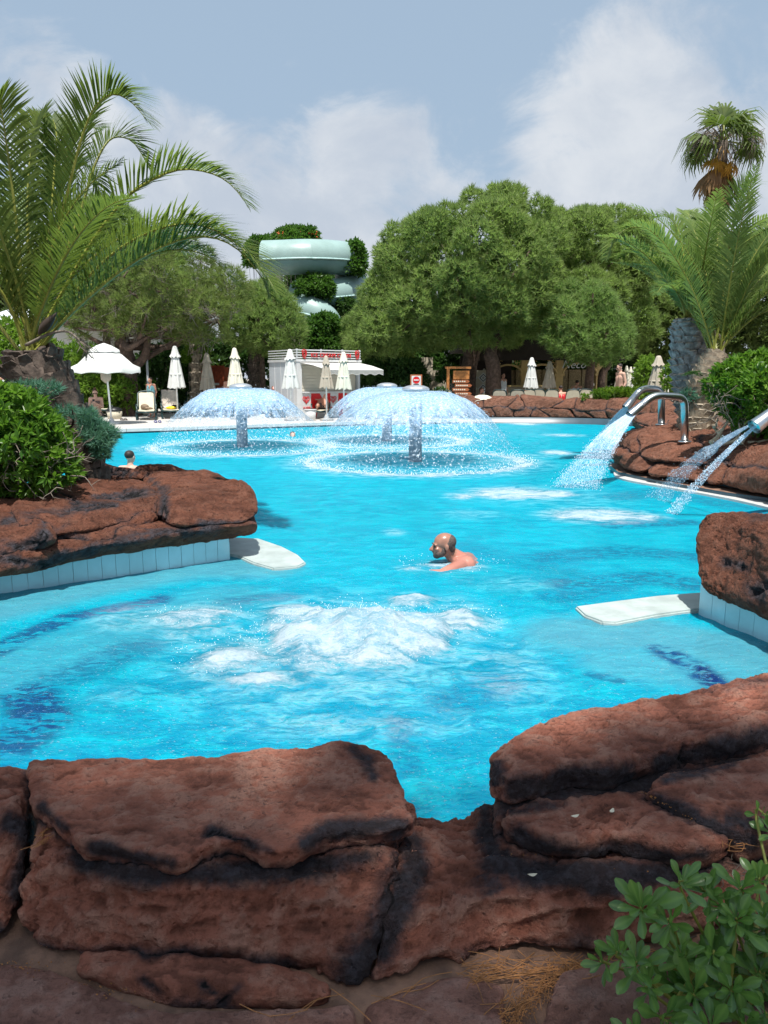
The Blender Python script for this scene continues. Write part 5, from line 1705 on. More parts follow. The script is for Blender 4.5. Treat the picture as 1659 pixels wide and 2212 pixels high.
def towel(k_, label, mat, lo=0.0, hi=.76, half=.30, ang=56):
    ca, sa = math.cos(R(ang)), math.sin(R(ang))
    prof = [(.57 + ca * t - .03 * sa, .385 + sa * t + .03 * ca) for t in np.linspace(lo, hi, 8)] + [(.57 + ca * (hi + .03) + .03, .385 + sa * (hi + .05)), (.57 + ca * hi + .09, .385 + sa * (hi - .25))]
    x = np.linspace(-half, half, 11)
    V = np.array([[(xx, p[0], p[1] + .008 * math.cos(xx * 30)) for xx in x] for p in prof]).reshape(-1, 3)
    V = V + .008 * np.c_[0 * V[:, 0], fbm(V * 9, 2), fbm(V * 8 + 4, 2)]
    mb = MB(); mb.add(on_lounger(k_, V), grid_faces(len(prof), 11))
    return tag(mb.build('towel', M[mat]), label, 'towel')
towel(1, 'beige towel draped over the back of the second lounger from the left', 'towel')
towel(4, 'pale towel over the lounger at the left edge of the left dome', 'towel')
towel(7, 'pinkish towel behind the sunbathing woman', 'towel', ang=36)
def lump(name, label, cat, P, r, mat, seed, n_=16):
    V, F = ellipsoid((0, 0, 0), r, n_, 10)
    V = V * (1 + .22 * fbm(V / max(r) * 1.7 + seed, 3))[:, None]
    V[:, 2] = np.maximum(V[:, 2], -r[2] * .75)
    mb = MB(); mb.add(V + np.asarray(P, float), F)
    return tag(mb.build(name, M[mat]), label, cat)
lump('bag', 'brown cloth bag on the seat of the front lounger', 'bag', on_lounger(0, [(-.06, .42, .44)])[0], (.17, .12, .12), 'bag_brown', 3)
lump('cloth', 'crumpled brown cloth on the seat of the front lounger', 'cloth', on_lounger(0, [(.08, .25, .40)])[0], (.16, .10, .05), 'bag_brown', 6)
lump('swim_float', 'bright yellow float on the second lounger from the left', 'float', on_lounger(1, [(.02, -.18, .40)])[0], (.20, .10, .06), 'yellow', 9)
lump('bag', 'dark net bag lying behind the yellow float', 'bag', on_lounger(1, [(.16, .12, .42)])[0], (.14, .14, .08), 'dark_leather', 12)
lump('cloth', 'white cloth on the second lounger from the left', 'cloth', on_lounger(1, [(-.10, .15, .40)])[0], (.16, .16, .05), 'towel_white', 14)
def shoes(label, u, v, mat, rz):
    p = at(u, v, DZ)
    th = thing('sandals', label, 'sandals', tuple(p), None, rz)
    for sx in (-.07, .07):
        mb = MB()
        V, F = ellipsoid((sx, 0, .018), (.052, .135, .018), 12, 6); mb.add(V, F)
        s_ = mb.build('sole', M[mat], th, local=True)
        mb = MB()
        add_tube(mb, spline([(sx - .05, .03, .02), (sx - .03, .04, .065), (sx + .03, .04, .065), (sx + .05, .03, .02)], 8), .014, 5); mb.build('strap', M[mat], s_, local=True)
shoes('blue sandals on the deck in front of the second lounger', 341, 913, 'blue_rubber', .5)
shoes('white sandals beside the blue sandals on the deck', 366, 911, 'white_paint', .2)
shoes('dark sandals on the deck left of the front lounger', 268, 908, 'dark_leather', .8)
p = at(248, 905, DZ)
th = thing('basket', 'light brown basket with a dark lid below the open parasol pole', 'basket', tuple(p))
mb = MB(); V, F = lathe([(.001, 0), (.24, 0), (.28, .30), (.26, .30), (.22, .03)], 18); mb.add(V, F); mb.build('body', M['sling'], th, local=True)
mb = MB(); V, F = lathe([(.29, .30), (.29, .36), (.14, .44), (.001, .45)], 18); mb.add(V, F); mb.build('lid', M['black'], th, local=True)
p = at(671, 909, DZ)
th = thing('bin', 'small white bin on the deck in front of the sunbathing woman', 'bin', tuple(p))
mb = MB(); V, F = lathe([(.001, 0), (.17, 0), (.21, .38), (.19, .38)], 20); mb.add(V, F); mb.build('body', M['white_paint'], th, local=True)
mb = MB(); V, F = lathe([(.20, .375), (.225, .385), (.225, .415), (.20, .42)], 20); mb.add(V, F); mb.build('rim', M['white_paint'], th, local=True)

# ================================================================== planter, cabin, lamp post on the left
pl = thing('brick_planter', 'low red brick planter edge behind the left loungers', 'planter', tuple(at(262, 884, DZ)))
a, b = at(120, 884, DZ), at(470, 876, DZ)
protoB = None
nb = 46
for k_ in range(nb):
    for row in range(3):
        t = (k_ + .5 + (.5 if row % 2 else 0)) / (nb + 1)
        c = a + (b - a) * t + (0, 0, .06 + row * .115)
        if protoB is None:
            m2 = MB(); V, F = box((0, 0, 0), (np.linalg.norm(b - a) / nb * .95, .16, .105)); m2.add(V, F)
            o = m2.build('brick', M['brick'], pl, smooth=False, local=True); protoB = o
        else:
            o = protoB.copy(); C.objects.link(o); o.parent = pl
        o.location = Vector(c) - pl.location
        o.rotation_euler = (0, 0, math.atan2(b[1] - a[1], b[0] - a[0]) + random.gauss(0, .01))
yc = 35
c0, c1 = aty(405, 850, yc), aty(484, 850, yc)
cab = thing('wooden_cabin', 'red brown wooden cabin behind the taupe parasol and the palm trunk', 'cabin', ((c0[0] + c1[0]) / 2, yc, DZ))
hw = (c1[0] - c0[0]) / 2
Hc = aty(440, 793, yc)[2] - DZ
mb = MB(); V, F = box((0, .8, Hc / 2), (hw * 2 - .02, 1.5, Hc)); mb.add(V, F); mb.build('body', M['wood_red'], cab, smooth=False, local=True)
m2 = None
for k_ in range(9):
    x = -hw + (k_ + .5) * hw * 2 / 9
    if m2 is None:
        mb = MB(); V, F = box((0, 0, 0), (hw * 2 / 9 - .012, .03, Hc - .02)); mb.add(V, F); m2 = mb.build('plank', M['wood_red'], cab, smooth=False, local=True); o = m2
    else:
        o = m2.copy(); C.objects.link(o); o.parent = cab
    o.location = (x, .03 + random.uniform(-.004, .004), Hc / 2)
mb = MB()
for x in (-hw, hw): 
    V, F = box((x, 0, Hc / 2), (.09, .09, Hc + .02)); mb.add(V, F)
V, F = box((0, 0, Hc + .03), (hw * 2 + .1, .1, .07)); mb.add(V, F)
mb.build('frame', M['wood_red'], cab, smooth=False, local=True)
mb = MB(); V, F = box((hw * .55, -.01, Hc * .62), (.34, .02, .10)); mb.add(V, F); mb.build('name_plate', M['white_paint'], cab, smooth=False, local=True)
p = aty(321, 850, 31)
lp = thing('lamp_post', 'thin white post behind the boy in the tank top', 'post', (p[0], p[1], DZ))
mb = MB(); V, F = lathe([(.001, 0), (.10, 0), (.10, .03), (.05, .05), (.05, 3.6), (.001, 3.6)], 12); mb.add(V, F); mb.build('shaft', M['white_paint'], lp, local=True)
p = aty(165, 700, 46)
hs = thing('white_house', 'pale house glimpsed through the trees at left', 'house', (p[0], p[1], 0))
mb = MB(); V, F = box((0, 0, 2.3), (9, 5, 4.6)); mb.add(V, F); mb.build('wall', M['white_paint'], hs, smooth=False, local=True)
mb = MB(); V, F = box((0, 0, 5.1), (9.8, 5.8, 1.0), 0, .55); mb.add(V, F); mb.build('roof', M['grey_panel'], hs, smooth=False, local=True)

# ================================================================== signs, walls and the shaded restaurant
ysn = 30
p = aty(899, 822, ysn)
sg = thing('warning_sign', 'small red framed square sign on a post with a red no entry disc', 'sign', (p[0], p[1], DZ))
mb = MB(); V, F = box((0, 0, (p[2] - DZ) / 2 - .1), (.05, .05, p[2] - DZ - .2)); mb.add(V, F); mb.build('post', M['brown_sign'], sg, smooth=False, local=True)
h_ = p[2] - DZ
mb = MB(); V, F = box((0, -.03, h_), (.46, .03, .46)); mb.add(V, F); mb.build('board', M['brown_sign'], sg, smooth=False, local=True)
mb = MB(); V, F = box((0, -.05, h_), (.36, .02, .36)); mb.add(V, F); mb.build('panel', M['white_paint'], sg, smooth=False, local=True)
mb = MB(); V, F = lathe([(.001, 0), (.135, 0), (.135, .01)], 24); V = V[:, [0, 2, 1]] * (1, -1, 1) + (0, -.062, h_ + .02); mb.add(V, F); mb.build('disc', M['red'], sg, smooth=False, local=True)
mb = MB(); V, F = box((0, -.078, h_ + .02), (.19, .006, .045)); mb.add(V, F); mb.build('bar', M['white_paint'], sg, smooth=False, local=True)
mb = MB(); V, F = box((0, -.066, h_ - .15), (.22, .004, .03)); mb.add(V, F); mb.build('caption', M['black'], sg, smooth=False, local=True)
ysg = 31.5
p0, p1 = aty(968, 800, ysg), aty(1003, 800, ysg)
s2 = thing('info_sign', 'wooden signboard with a stack of arrow planks beside the pine trunks', 'sign', (p0[0], ysg, DZ))
hT = aty(980, 796, ysg)[2] - DZ
wS = p1[0] - p0[0] + .25
mb = MB(); V, F = box((0, 0, hT / 2), (.11, .11, hT)); mb.add(V, F); mb.build('post', M['wood_orange'], s2, smooth=False, local=True)
mb = MB(); V, F = box((wS / 2 - .05, 0, hT + .03), (wS + .15, .13, .09)); mb.add(V, F); mb.build('top_rail', M['wood_orange'], s2, smooth=False, local=True)
mb = MB(); V, F = box((wS / 2 + .08, -.02, hT - .26), (.66, .05, .34)); mb.add(V, F); mb.build('header_board', M['wood_orange'], s2, smooth=False, local=True)
for k_ in range(5):
    z_ = hT - .52 - k_ * .165
    sh = .07 if k_ % 2 else -.03
    pl_ = np.array([(-.32, -.065), (.30, -.065), (.38, 0), (.30, .065), (-.32, .065)])
    V = np.concatenate([np.c_[pl_[:, 0] + wS / 2 + .08 + sh, np.full(5, -.05), pl_[:, 1] + z_], np.c_[pl_[:, 0] + wS / 2 + .08 + sh, np.full(5, .0), pl_[:, 1] + z_]])
    mb = MB(); mb.add(V, [(0, 1, 2), (0, 2, 3), (0, 3, 4), (5, 7, 6), (5, 8, 7), (5, 9, 8)])
    mb.f.append(np.array([(q, q + 5, (q + 1) % 5 + 5, (q + 1) % 5) for q in range(5)])); mb.m.append(0); mb.v.append(np.zeros((0, 3))); mb.a.append(np.zeros(0))
    b_ = mb.build('arrow_plank', M['brown_sign'], s2, smooth=False, local=True)
    mb = MB()
    for q in range(6):
        V, F = box((wS / 2 - .17 + q * .085 + sh, -.056, z_), (.055, .006, .05)); mb.add(V, F)
    mb.build('lettering', M['canvas_cream'], b_, smooth=False, local=True)
def wall_thing(name, label, cat, u0, u1, v_top, y, mat, thick=.3):
    a, b = aty(u0, 840, y), aty(u1, 840, y)
    h = aty(u0, v_top, y)[2]
    th = thing(name, label, cat, ((a[0] + b[0]) / 2, y, 0))
    mb = MB(); V, F = box((0, 0, h / 2), (b[0] - a[0], thick, h)); mb.add(V, F); mb.build('masonry', M[mat], th, smooth=False, local=True)
    return th, b[0] - a[0], h
gwall, w_, h_ = wall_thing('garden_wall', 'beige plastered garden wall behind the small red sign', 'wall', 912, 1062, 800, 37, 'wall_beige')
mb = MB(); V, F = box((-w_ / 2 + .2, -.05, h_ / 2 + .3), (.55, .55, h_ + .6)); mb.add(V, F); mb.build('pillar', M['wall_beige'], gwall, smooth=False, local=True)
for k_ in range(5):
    for q in range(2):
        cx, cz = -w_ / 2 + 1.35 + k_ * .52, h_ - .45 - q * .52 + .1
        for s_, mt in ((.25, 'white_paint'), (.19, 'black'), (.14, 'white_paint'), (.07, 'concrete')):
            mb = MB(); V, F = box((0, 0, 0), (s_ * 1.41, .012 + .006 * (.3 - s_) * 10, s_ * 1.41))
            a_ = PI / 4
            V = V @ np.array([(math.cos(a_), 0, -math.sin(a_)), (0, 1, 0), (math.sin(a_), 0, math.cos(a_))])
            mb.add(V + (cx, -.158, cz), F); mb.build('tile', M[mt], gwall, smooth=False, local=True)
rest = thing('restaurant', 'dark shaded poolside restaurant with golden arches behind the pines', 'restaurant', (aty(1190, 840, 38)[0], 38, DZ))
RX = rest.location[0]
def rpart(nm_, mt, c, s, parent=None):
    mb = MB(); V, F = box(c, s); mb.add(V, F)
    return mb.build(nm_, M[mt], parent or rest, smooth=False, local=True)
xa, xb = aty(1010, 840, 38)[0] - RX, aty(1340, 840, 38)[0] - RX
Hrf = aty(1190, 764, 38)[2] - DZ
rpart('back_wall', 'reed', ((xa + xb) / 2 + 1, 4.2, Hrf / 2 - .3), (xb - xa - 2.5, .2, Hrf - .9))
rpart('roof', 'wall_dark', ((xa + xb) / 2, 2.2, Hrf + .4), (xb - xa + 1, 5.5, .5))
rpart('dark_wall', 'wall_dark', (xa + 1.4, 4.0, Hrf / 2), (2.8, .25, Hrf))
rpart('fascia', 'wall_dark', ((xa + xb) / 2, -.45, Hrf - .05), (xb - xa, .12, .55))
for k_ in range(7):
    rpart('reed_panel', 'reed', (xa + 3.4 + k_ * .72, 4.05, 1.1), (.66, .08, 1.7))
ar = [aty(u, 840, 38)[0] - RX for u in (1058, 1130, 1204, 1290)]
for x in ar:
    p_ = rpart('post', 'wall_gold', (x, -.2, Hrf / 2 - .15), (.34, .34, Hrf - .35))
    rpart('capital', 'wall_gold', (x, -.2, Hrf * .62), (.48, .48, .12), p_)
for x0, x1 in zip(ar[:-1], ar[1:]):
    cx, hw_ = (x0 + x1) / 2, (x1 - x0) / 2 - .05
    t = np.linspace(0, PI, 25)
    inner = np.c_[cx + (hw_ - .10) * np.cos(t), np.full(25, -.36), Hrf * .62 + .02 + .95 * hw_ * .62 * np.sin(t)]
    mb = MB(); add_tube(mb, inner, .055, 6); mb.build('arch_rim', M['wall_gold'], rest, local=True)
    # pierced spandrels: scrolls of wood between rim and beam
    for sx in (-1, 1):
        mb = MB()
        for q in range(6):
            c_ = np.array((cx + sx * hw_ * (.92 - .13 * q), -.36, Hrf * .62 + .30 + .12 * q))
            a_ = np.linspace(0, 5, 14)
            P = c_ + np.c_[np.cos(a_) * (.03 + .022 * a_), 0 * a_, np.sin(a_) * (.03 + .022 * a_)]
            add_tube(mb, P, .018, 4)
        mb.build('scroll_work', M['wall_gold'], rest, local=True)
rpart('beam', 'wall_gold', ((ar[0] + ar[-1]) / 2, -.36, Hrf * .62 + 1.12), (ar[-1] - ar[0], .08, .07))
bx = aty(1100, 850, 38)[0] - RX
ct = rpart('counter', 'wall_beige', (bx + .35, -.9, .55), (2.1, .6, 1.1))
rpart('counter_top', 'wall_gold', (bx + .35, -.95, 1.13), (2.3, .75, .06), ct)
text_obj('fascia_lettering', 'Neco', .52, (RX + aty(1218, 785, 37)[0] - RX, 37.45, aty(1218, 795, 37)[2]), (1, 0, 0), (0, 0, 1), M['white_paint'], rest, shear=.35, depth=.01)
# terrace chairs
def make_chair(label):
    r_ = thing('terrace_chair', label, 'chair', (0, 0, 0), 'terrace chairs behind the far stone wall')
    mb = MB()
    t = np.linspace(0, 1, 8); x = np.linspace(-1, 1, 9)
    V = np.array([[(xx * (.27 - .05 * tt ** 3), .26 + .10 * tt + .05 * (1 - xx * xx) * .6, .42 + .50 * tt - .06 * xx ** 4 * tt) for xx in x] for tt in t]).reshape(-1, 3)
    mb.add(V, grid_faces(8, 9)); mb.add(V + (0, .015, 0), grid_faces(8, 9)[:, ::-1]); mb.build('backrest', M['sling'], r_, local=True)
    mb = MB(); add_tube(mb, spline([(-.28, .26, .42), (-.26, .33, .75), (-.20, .37, .93), (0, .38, .95), (.20, .37, .93), (.26, .33, .75), (.28, .26, .42)], 24), .018, 6); mb.build('back_frame', M['plastic_green'], r_, local=True)
    mb = MB(); V, F = box((0, 0, .42), (.52, .52, .03)); mb.add(V, F); mb.build('seat', M['sling'], r_, local=True)
    for sx in (-.24, .24):
        for sy in (-.24, .26):
            mb = MB(); add_tube(mb, [(sx, sy, .42), (sx * 1.1, sy * 1.1, 0)], .018, 6); mb.build('leg', M['plastic_green'], r_, local=True)
    return r_
CH = [("terrace chair with a wide beige back nearest the pine trunk", 1081, 29.5, 2.9), ("terrace chair second from the pine trunk behind the stone wall", 1117, 29.3, 3.0), ("terrace chair left of the white parasol pole behind the stone wall", 1136, 30.3, 3.3), ("terrace chair right of the white parasol pole", 1162, 30.6, 3.0),
      ("terrace chair below the shaded taupe parasol", 1187, 30.2, 3.2), ("terrace chair just right of the red haired guest", 1236, 30.2, 3.0), ("terrace chair nearest the bright hedge", 1262, 30.8, 3.1), ("terrace chair far back in the shade", 1250, 33.5, 3.4)]
proto = make_chair(CH[0][0])
for k_, (lab, u, y, rz) in enumerate(CH):
    o = proto if k_ == 0 else copy_tree(proto)
    o['label'] = lab
    q = aty(u, 850, y)
    o.location = (q[0], y, DZ + .12); o.rotation_euler = (0, 0, rz)
p = aty(1025, 852, 28.9)
mb = MB()
V = np.array([[(x, y, .95 + .05 * math.sin(x * 6) - .25 * max(0, y - .35) ** 2 - (.5 * max(0, -y - .05)) + .02 * vnoise(np.array([(x * 9, y * 9, 0)]))[0]) for x in np.linspace(-.8, .75, 24)] for y in np.linspace(-.35, .5, 14)]).reshape(-1, 3)
mb.add(V + (p[0], 28.35, 0), grid_faces(14, 24)[:, ::-1])
tag(mb.build('towel', M['canvas_cream']), 'cream towel spread on the left end of the far stone wall', 'towel')
# ================================================================== plants
VR = np.random.default_rng(21)
def unit(n):
    return nrm(VR.normal(0, 1, (n, 3)))
def tufts(P, D, n, L, w, spread, tint, tv=.18, flat=False):
    """n thin needle blades per tuft, fanned about direction D"""
    k = len(P)
    L = np.broadcast_to(np.asarray(L, float), (k,))
    d = nrm(D[:, None] + spread * VR.normal(0, 1, (k, n, 3)))
    s = nrm(np.cross(d, VR.normal(0, 1, (k, n, 3)))) * w
    l = L[:, None, None] * VR.uniform(.65, 1.15, (k, n, 1))
    b = P[:, None] + d * l * .05
    V = np.stack([b - s, b + s, b + d * l], 2).reshape(-1, 3)
    F = np.arange(k * n * 3).reshape(-1, 3)
    t = np.clip(np.broadcast_to(np.asarray(tint, float).reshape(-1, 1), (k, n)) + VR.normal(0, tv, (k, n)), 0, 1)
    return V, F, np.repeat(t.ravel(), 3)
def leaves(P, D, L, w, tint, tv=.15, fold=.25):
    """folded leaf blades, two triangles each side"""
    k = len(P)
    L = np.broadcast_to(np.asarray(L, float), (k,))[:, None]
    D = nrm(D)
    up = nrm(np.array((0, 0, 1.0)) + .6 * VR.normal(0, 1, (k, 3)))
    s = nrm(np.cross(D, up)); n_ = np.cross(s, D)
    w = np.broadcast_to(np.asarray(w, float), (k,))[:, None]
    b = P
    m = P + D * L * .55
    V = np.stack([b, m - s * w + n_ * w * fold, P + D * L - n_ * L * .08, m + s * w + n_ * w * fold], 1).reshape(-1, 3)
    i = np.arange(k)[:, None] * 4
    F = np.concatenate([i + (0, 1, 2), i + (0, 2, 3)])
    t = np.clip(np.broadcast_to(np.asarray(tint, float), (k,)) + VR.normal(0, tv, k), 0, 1)
    return V, F, np.repeat(t, 4)
def inside_poly(pts, poly):
    x, y = pts[:, 0], pts[:, 1]
    c = np.zeros(len(pts), bool)
    n = len(poly)
    for i in range(n):
        x0, y0 = poly[i]; x1, y1 = poly[(i + 1) % n]
        cond = ((y0 > y) != (y1 > y)) & (x < (x1 - x0) * (y - y0) / (y1 - y0 + 1e-9) + x0)
        c ^= cond
    return c
def edge_dist(pts, poly):
    best = np.full(len(pts), 1e9)
    poly = np.array(poly, float)
    for a, b in zip(poly, np.roll(poly, -1, 0)):
        ab = b - a
        t = np.clip(((pts - a) @ ab) / (ab @ ab), 0, 1)
        best = np.minimum(best, np.linalg.norm(pts - a - t[:, None] * ab, axis=1))
    return best
def lobes_in(poly, y0, depth, n, r, seed=0):
    """clump centres filling a crown whose outline is traced from the photo, at distance y0 and given depth"""
    rs = np.random.default_rng(seed)
    k = FPX / y0
    P = np.array([aty(u, v, y0)[[0, 2]] for u, v in poly])
    lo, hi = P.min(0), P.max(0)
    cen = P.mean(0)
    out = []
    tries = 0
    big = edge_dist(np.array([cen]), P)[0]
    while len(out) < n and tries < 60000:
        tries += 1
        q = rs.uniform(lo, hi)[None]
        if not inside_poly(q, P)[0]: continue
        ed = edge_dist(q, P)[0]
        rr_ = r * rs.uniform(.6, 1.3)
        if ed < rr_ * .82: 
            if ed < r * .35: continue
            rr_ = ed * 1.05
        dd = depth * math.sqrt(max(.02, min(1, ed / (big * .95)))) 
        sgn = -1 if rs.uniform() < .68 else 1
        dy = sgn * dd * rs.uniform(.55, 1.0)
        c = np.array((q[0, 0] * (1 + dy / y0), y0 + dy, EYE + (q[0, 1] - EYE) * (1 + dy / y0)))
        if any(np.linalg.norm((c - o[0])) < .52 * (rr_ + o[1]) for o in out): continue
        out.append((c, rr_))
    return out
def lobe_points(lobes, dens, zmin=-.5, rin=.72, squash=.85):
    Ps, Ds, Ts = [], [], []
    for c, r in lobes:
        k = int(dens * 4 * PI * r * r * .75)
        d = unit(k)
        d = d[d[:, 2] > zmin]
        k = len(d)
        rr_ = r * VR.uniform(rin, 1.0, k) ** .7
        # uneven surface so each clump breaks into sprigs
        rr_ = rr_ * (1 + .34 * fbm(d * 2.3 + c, 3))
        Ps.append(c + d * rr_[:, None] * (1, 1, squash)); Ds.append(d)
        Ts.append(np.full(k, VR.uniform(.32, .68)))
    P, D, T = np.concatenate(Ps), np.concatenate(Ds), np.concatenate(Ts)
    keep = np.ones(len(P), bool)
    for c, r in lobes:
        keep &= np.linalg.norm((P - c) / (1, 1, squash), axis=1) > r * .52
    return P[keep], D[keep], T[keep]
def limbs(mb, base, fork, lobes, r0, r1, n, seed=0, mi=0):
    rs = np.random.default_rng(seed)
    idx = rs.permutation(len(lobes))[:n]
    for i in idx:
        c = lobes[i][0]
        f = fork + rs.normal(0, .12, 3)
        m = f * .45 + c * .55 + rs.normal(0, .25, 3) - (0, 0, .25)
        P = spline([f, m, c], 9)
        add_tube(mb, P, np.linspace(r0, r1, 9) * rs.uniform(.7, 1.2), 6)
def pine_tree(name, label, cat, poly, y0, depth, nl, r, trunks, dens=34, L=.30, w=.020, nn=8, mat='pine', bark='bark_pine', seed=0, group=None, spread=.42, upb=.5, nlimb=18, fork_h=None, twigs=0):
    lobes = lobes_in(poly, y0, depth, nl, r, seed)
    base = np.array(trunks[0][0])
    th = thing(name, label, cat, tuple(base), group)
    P, D, T = lobe_points(lobes, dens)
    V, F, A = tufts(P, nrm(D + (0, 0, upb)), nn, L, w, spread, T + .12 * D[:, 2])
    mb = MB(); mb.add(V, F, attr=A)
    mb.build('crown', M[mat], th, smooth=False)
    for pts, ra, rb in trunks:
        mb = MB()
        Q = spline(pts, 12)
        rad = np.linspace(ra, rb, 12) * (1 + .06 * vnoise(Q * 3)); rad[0] *= 1.2
        add_tube(mb, Q, rad, 12)
        mb.build('trunk', M[bark], th)
    mb = MB()
    fork = np.array(trunks[0][0][-1]) if False else np.array(spline(trunks[0][0], 5)[-1])
    limbs(mb, base, fork, lobes, trunks[0][2] * .6, .03, nlimb, seed)
    mb.build('limbs', M[bark], th)
    if twigs:
        mb = MB()
        sel = VR.choice(len(P), twigs)
        for q in sel:
            e = P[q]; s_ = e - D[q] * VR.uniform(.5, 1.1) - (0, 0, .2)
            add_tube(mb, spline([s_, (s_ + e) / 2 + VR.normal(0, .06, 3), e], 4), np.linspace(.014, .005, 4), 3)
        tag(mb.build('twigs', M['twig_grey'], th), kind='stuff')
    return th
def fix_trunks(tr):
    return tr
def tk(pts, ra, rb):
    return ([np.array(p, float) for p in pts], ra, rb)
def pine(name, label, cat, poly, y0, depth, nl, r, trunks, **k):
    th_ = [(t[0], t[1], t[2]) for t in trunks]
    class T_: pass
    base = th_[0][0][0]
    lobes = lobes_in(poly, y0, depth, nl, r, k.get('seed', 0))
    group = k.get('group')
    root = thing(name, label, cat, tuple(base), group)
    P, D, T = lobe_points(lobes, k.get('dens', 34), k.get('zmin', -.55))
    V, F, A = tufts(P, nrm(D + (0, 0, k.get('upb', .5))), k.get('nn', 8), k.get('L', .30), k.get('w', .020), k.get('spread', .42), T + .12 * D[:, 2])
    mb = MB(); mb.add(V, F, attr=A)
    mb.build('crown', M[k.get('mat', 'pine')], root, smooth=False)
    bark = M[k.get('bark', 'bark_pine')]
    for pts, ra, rb in th_:
        mb = MB(); Q = spline(pts, 14)
        rad = np.linspace(ra, rb, 14) * (1 + .07 * vnoise(Q * 3)); rad[0] *= 1.2
        add_tube(mb, Q, rad, 12); mb.build('trunk', bark, root)
    mb = MB()
    for q, (pts, ra, rb) in enumerate(th_):
        limbs(mb, base, np.array(pts[-1]), lobes, rb * .8, .025, max(3, k.get('nlimb', 18) // len(th_)), k.get('seed', 0) + q)
    mb.build('limbs', bark, root)
    if k.get('twigs'):
        mb = MB()
        for q in VR.choice(len(P), k['twigs']):
            e = P[q] + D[q] * .1; s_ = e - D[q] * VR.uniform(.5, 1.2) - (0, 0, .25)
            add_tube(mb, spline([s_, (s_ + e) / 2 + VR.normal(0, .07, 3), e], 4), np.linspace(.012, .004, 4), 3)
        tag(mb.build('twigs', M['twig_grey'], root), kind='stuff')
    return root
g0 = lambda u, y: np.array((*aty(u, 840, y)[:2], 0.05))
# the big stone pine
yb = 35
pine('pine_tree', 'huge rounded pine filling the middle, with two dark trunks', 'pine tree',
     [(745, 690), (742, 760), (790, 785), (860, 792), (930, 772), (1000, 775), (1080, 770), (1150, 745), (1200, 700), (1230, 600), (1228, 500), (1200, 445), (1160, 415), (1100, 393), (1040, 400), (985, 415), (930, 440), (880, 470), (830, 490), (806, 520), (812, 580), (780, 610), (775, 660)],
     yb, 4.6, 120, 1.0, [tk([g0(1000, yb), aty(1003, 820, yb), aty(1012, 760, yb), aty(1000, 650, yb)], .36, .15), tk([g0(1006, yb + .1) + (.25, .2, 0), aty(1020, 800, yb + .3), aty(1038, 740, yb + .4), aty(1080, 640, yb + .8)], .26, .12)],
     dens=36, L=.27, w=.021, nn=12, spread=.72, seed=1, nlimb=26)
pine('pine_tree', 'pine just right of the huge one, partly behind it, with a straight dark trunk', 'pine tree',
     [(1120, 560), (1130, 470), (1180, 446), (1240, 448), (1300, 440), (1360, 446), (1400, 470), (1430, 520), (1440, 600), (1445, 680), (1420, 740), (1370, 780), (1300, 790), (1230, 780), (1180, 740), (1140, 660)],
     39, 3.6, 80, 1.05, [tk([g0(1066, 33.5), aty(1066, 800, 33.5), aty(1066, 740, 34), aty(1150, 640, 37)], .40, .18)], dens=32, L=.29, w=.024, nn=12, spread=.72, seed=2, nlimb=18)
pine('pine_tree', 'lower bright pine boughs right of the huge pine, over the restaurant terrace', 'pine tree',
     [(1185, 680), (1200, 620), (1240, 600), (1290, 605), (1330, 640), (1360, 690), (1372, 750), (1350, 790), (1290, 800), (1230, 795), (1195, 770), (1165, 740)],
     33, 2.0, 38, .75, [tk([g0(1273, 33.5), aty(1273, 820, 33.5), aty(1278, 770, 33.4), aty(1270, 690, 33)], .24, .10), tk([g0(1300, 34), aty(1300, 810, 34), aty(1318, 780, 34), aty(1310, 700, 33.6)], .20, .08)],
     dens=42, L=.28, w=.018, nn=11, spread=.65, mat='pine_pale', seed=3, nlimb=14)
# left group
yl = 31
pine('feathery_tree', 'spreading feathery tree with a forked reddish trunk behind the open parasol', 'tree',
     [(128, 700), (150, 620), (190, 560), (250, 520), (320, 500), (400, 505), (460, 530), (520, 570), (545, 630), (540, 690), (500, 735), (430, 760), (360, 735), (300, 760), (220, 735), (160, 745)],
     yl, 2.6, 70, .62, [tk([g0(283, yl), aty(281, 850, yl), aty(278, 790, yl), aty(268, 740, yl)], .36, .27), tk([aty(268, 745, yl), aty(262, 700, yl - .3), aty(245, 640, yl - .6), aty(225, 580, yl - .8)], .22, .08),
      tk([aty(282, 800, yl), aty(312, 770, yl - .2), aty(320, 720, yl - .4), aty(325, 640, yl - .6)], .20, .08), tk([aty(305, 780, yl), aty(360, 748, yl + .2), aty(420, 715, yl + .3), aty(470, 690, yl + .4)], .12, .05), tk([aty(262, 760, yl), aty(215, 740, yl - .4), aty(170, 715, yl - .6), aty(140, 690, yl - .8)], .10, .05)],
     dens=46, L=.27, w=.011, nn=10, mat='feather', bark='bark_pine', seed=4, nlimb=40, spread=.7, upb=.35, twigs=800)
pine('young_pine', 'slim young pine between the feathery tree and the kiosk', 'pine tree',
     [(478, 690), (500, 640), (540, 605), (590, 600), (630, 640), (655, 690), (660, 740), (630, 770), (580, 780), (530, 775), (490, 750)],
     33, 1.7, 46, .66, [tk([g0(571, 33), aty(569, 850, 33), aty(566, 780, 33), aty(562, 660, 33)], .17, .07)], dens=52, L=.26, w=.016, nn=10, spread=.6, mat='pine', seed=5, nlimb=18)
pine('pine_tree', 'dark pine standing behind the fronds of the big left palm', 'pine tree',
     [(60, 640), (90, 520), (150, 440), (210, 420), (270, 440), (340, 500), (400, 560), (420, 640), (360, 700), (240, 720), (120, 720)],
     43, 3.2, 60, 1.2, [tk([g0(230, 43), aty(230, 760, 43), aty(235, 600, 43)], .32, .14)], dens=34, L=.40, w=.026, nn=7, seed=6, nlimb=14)
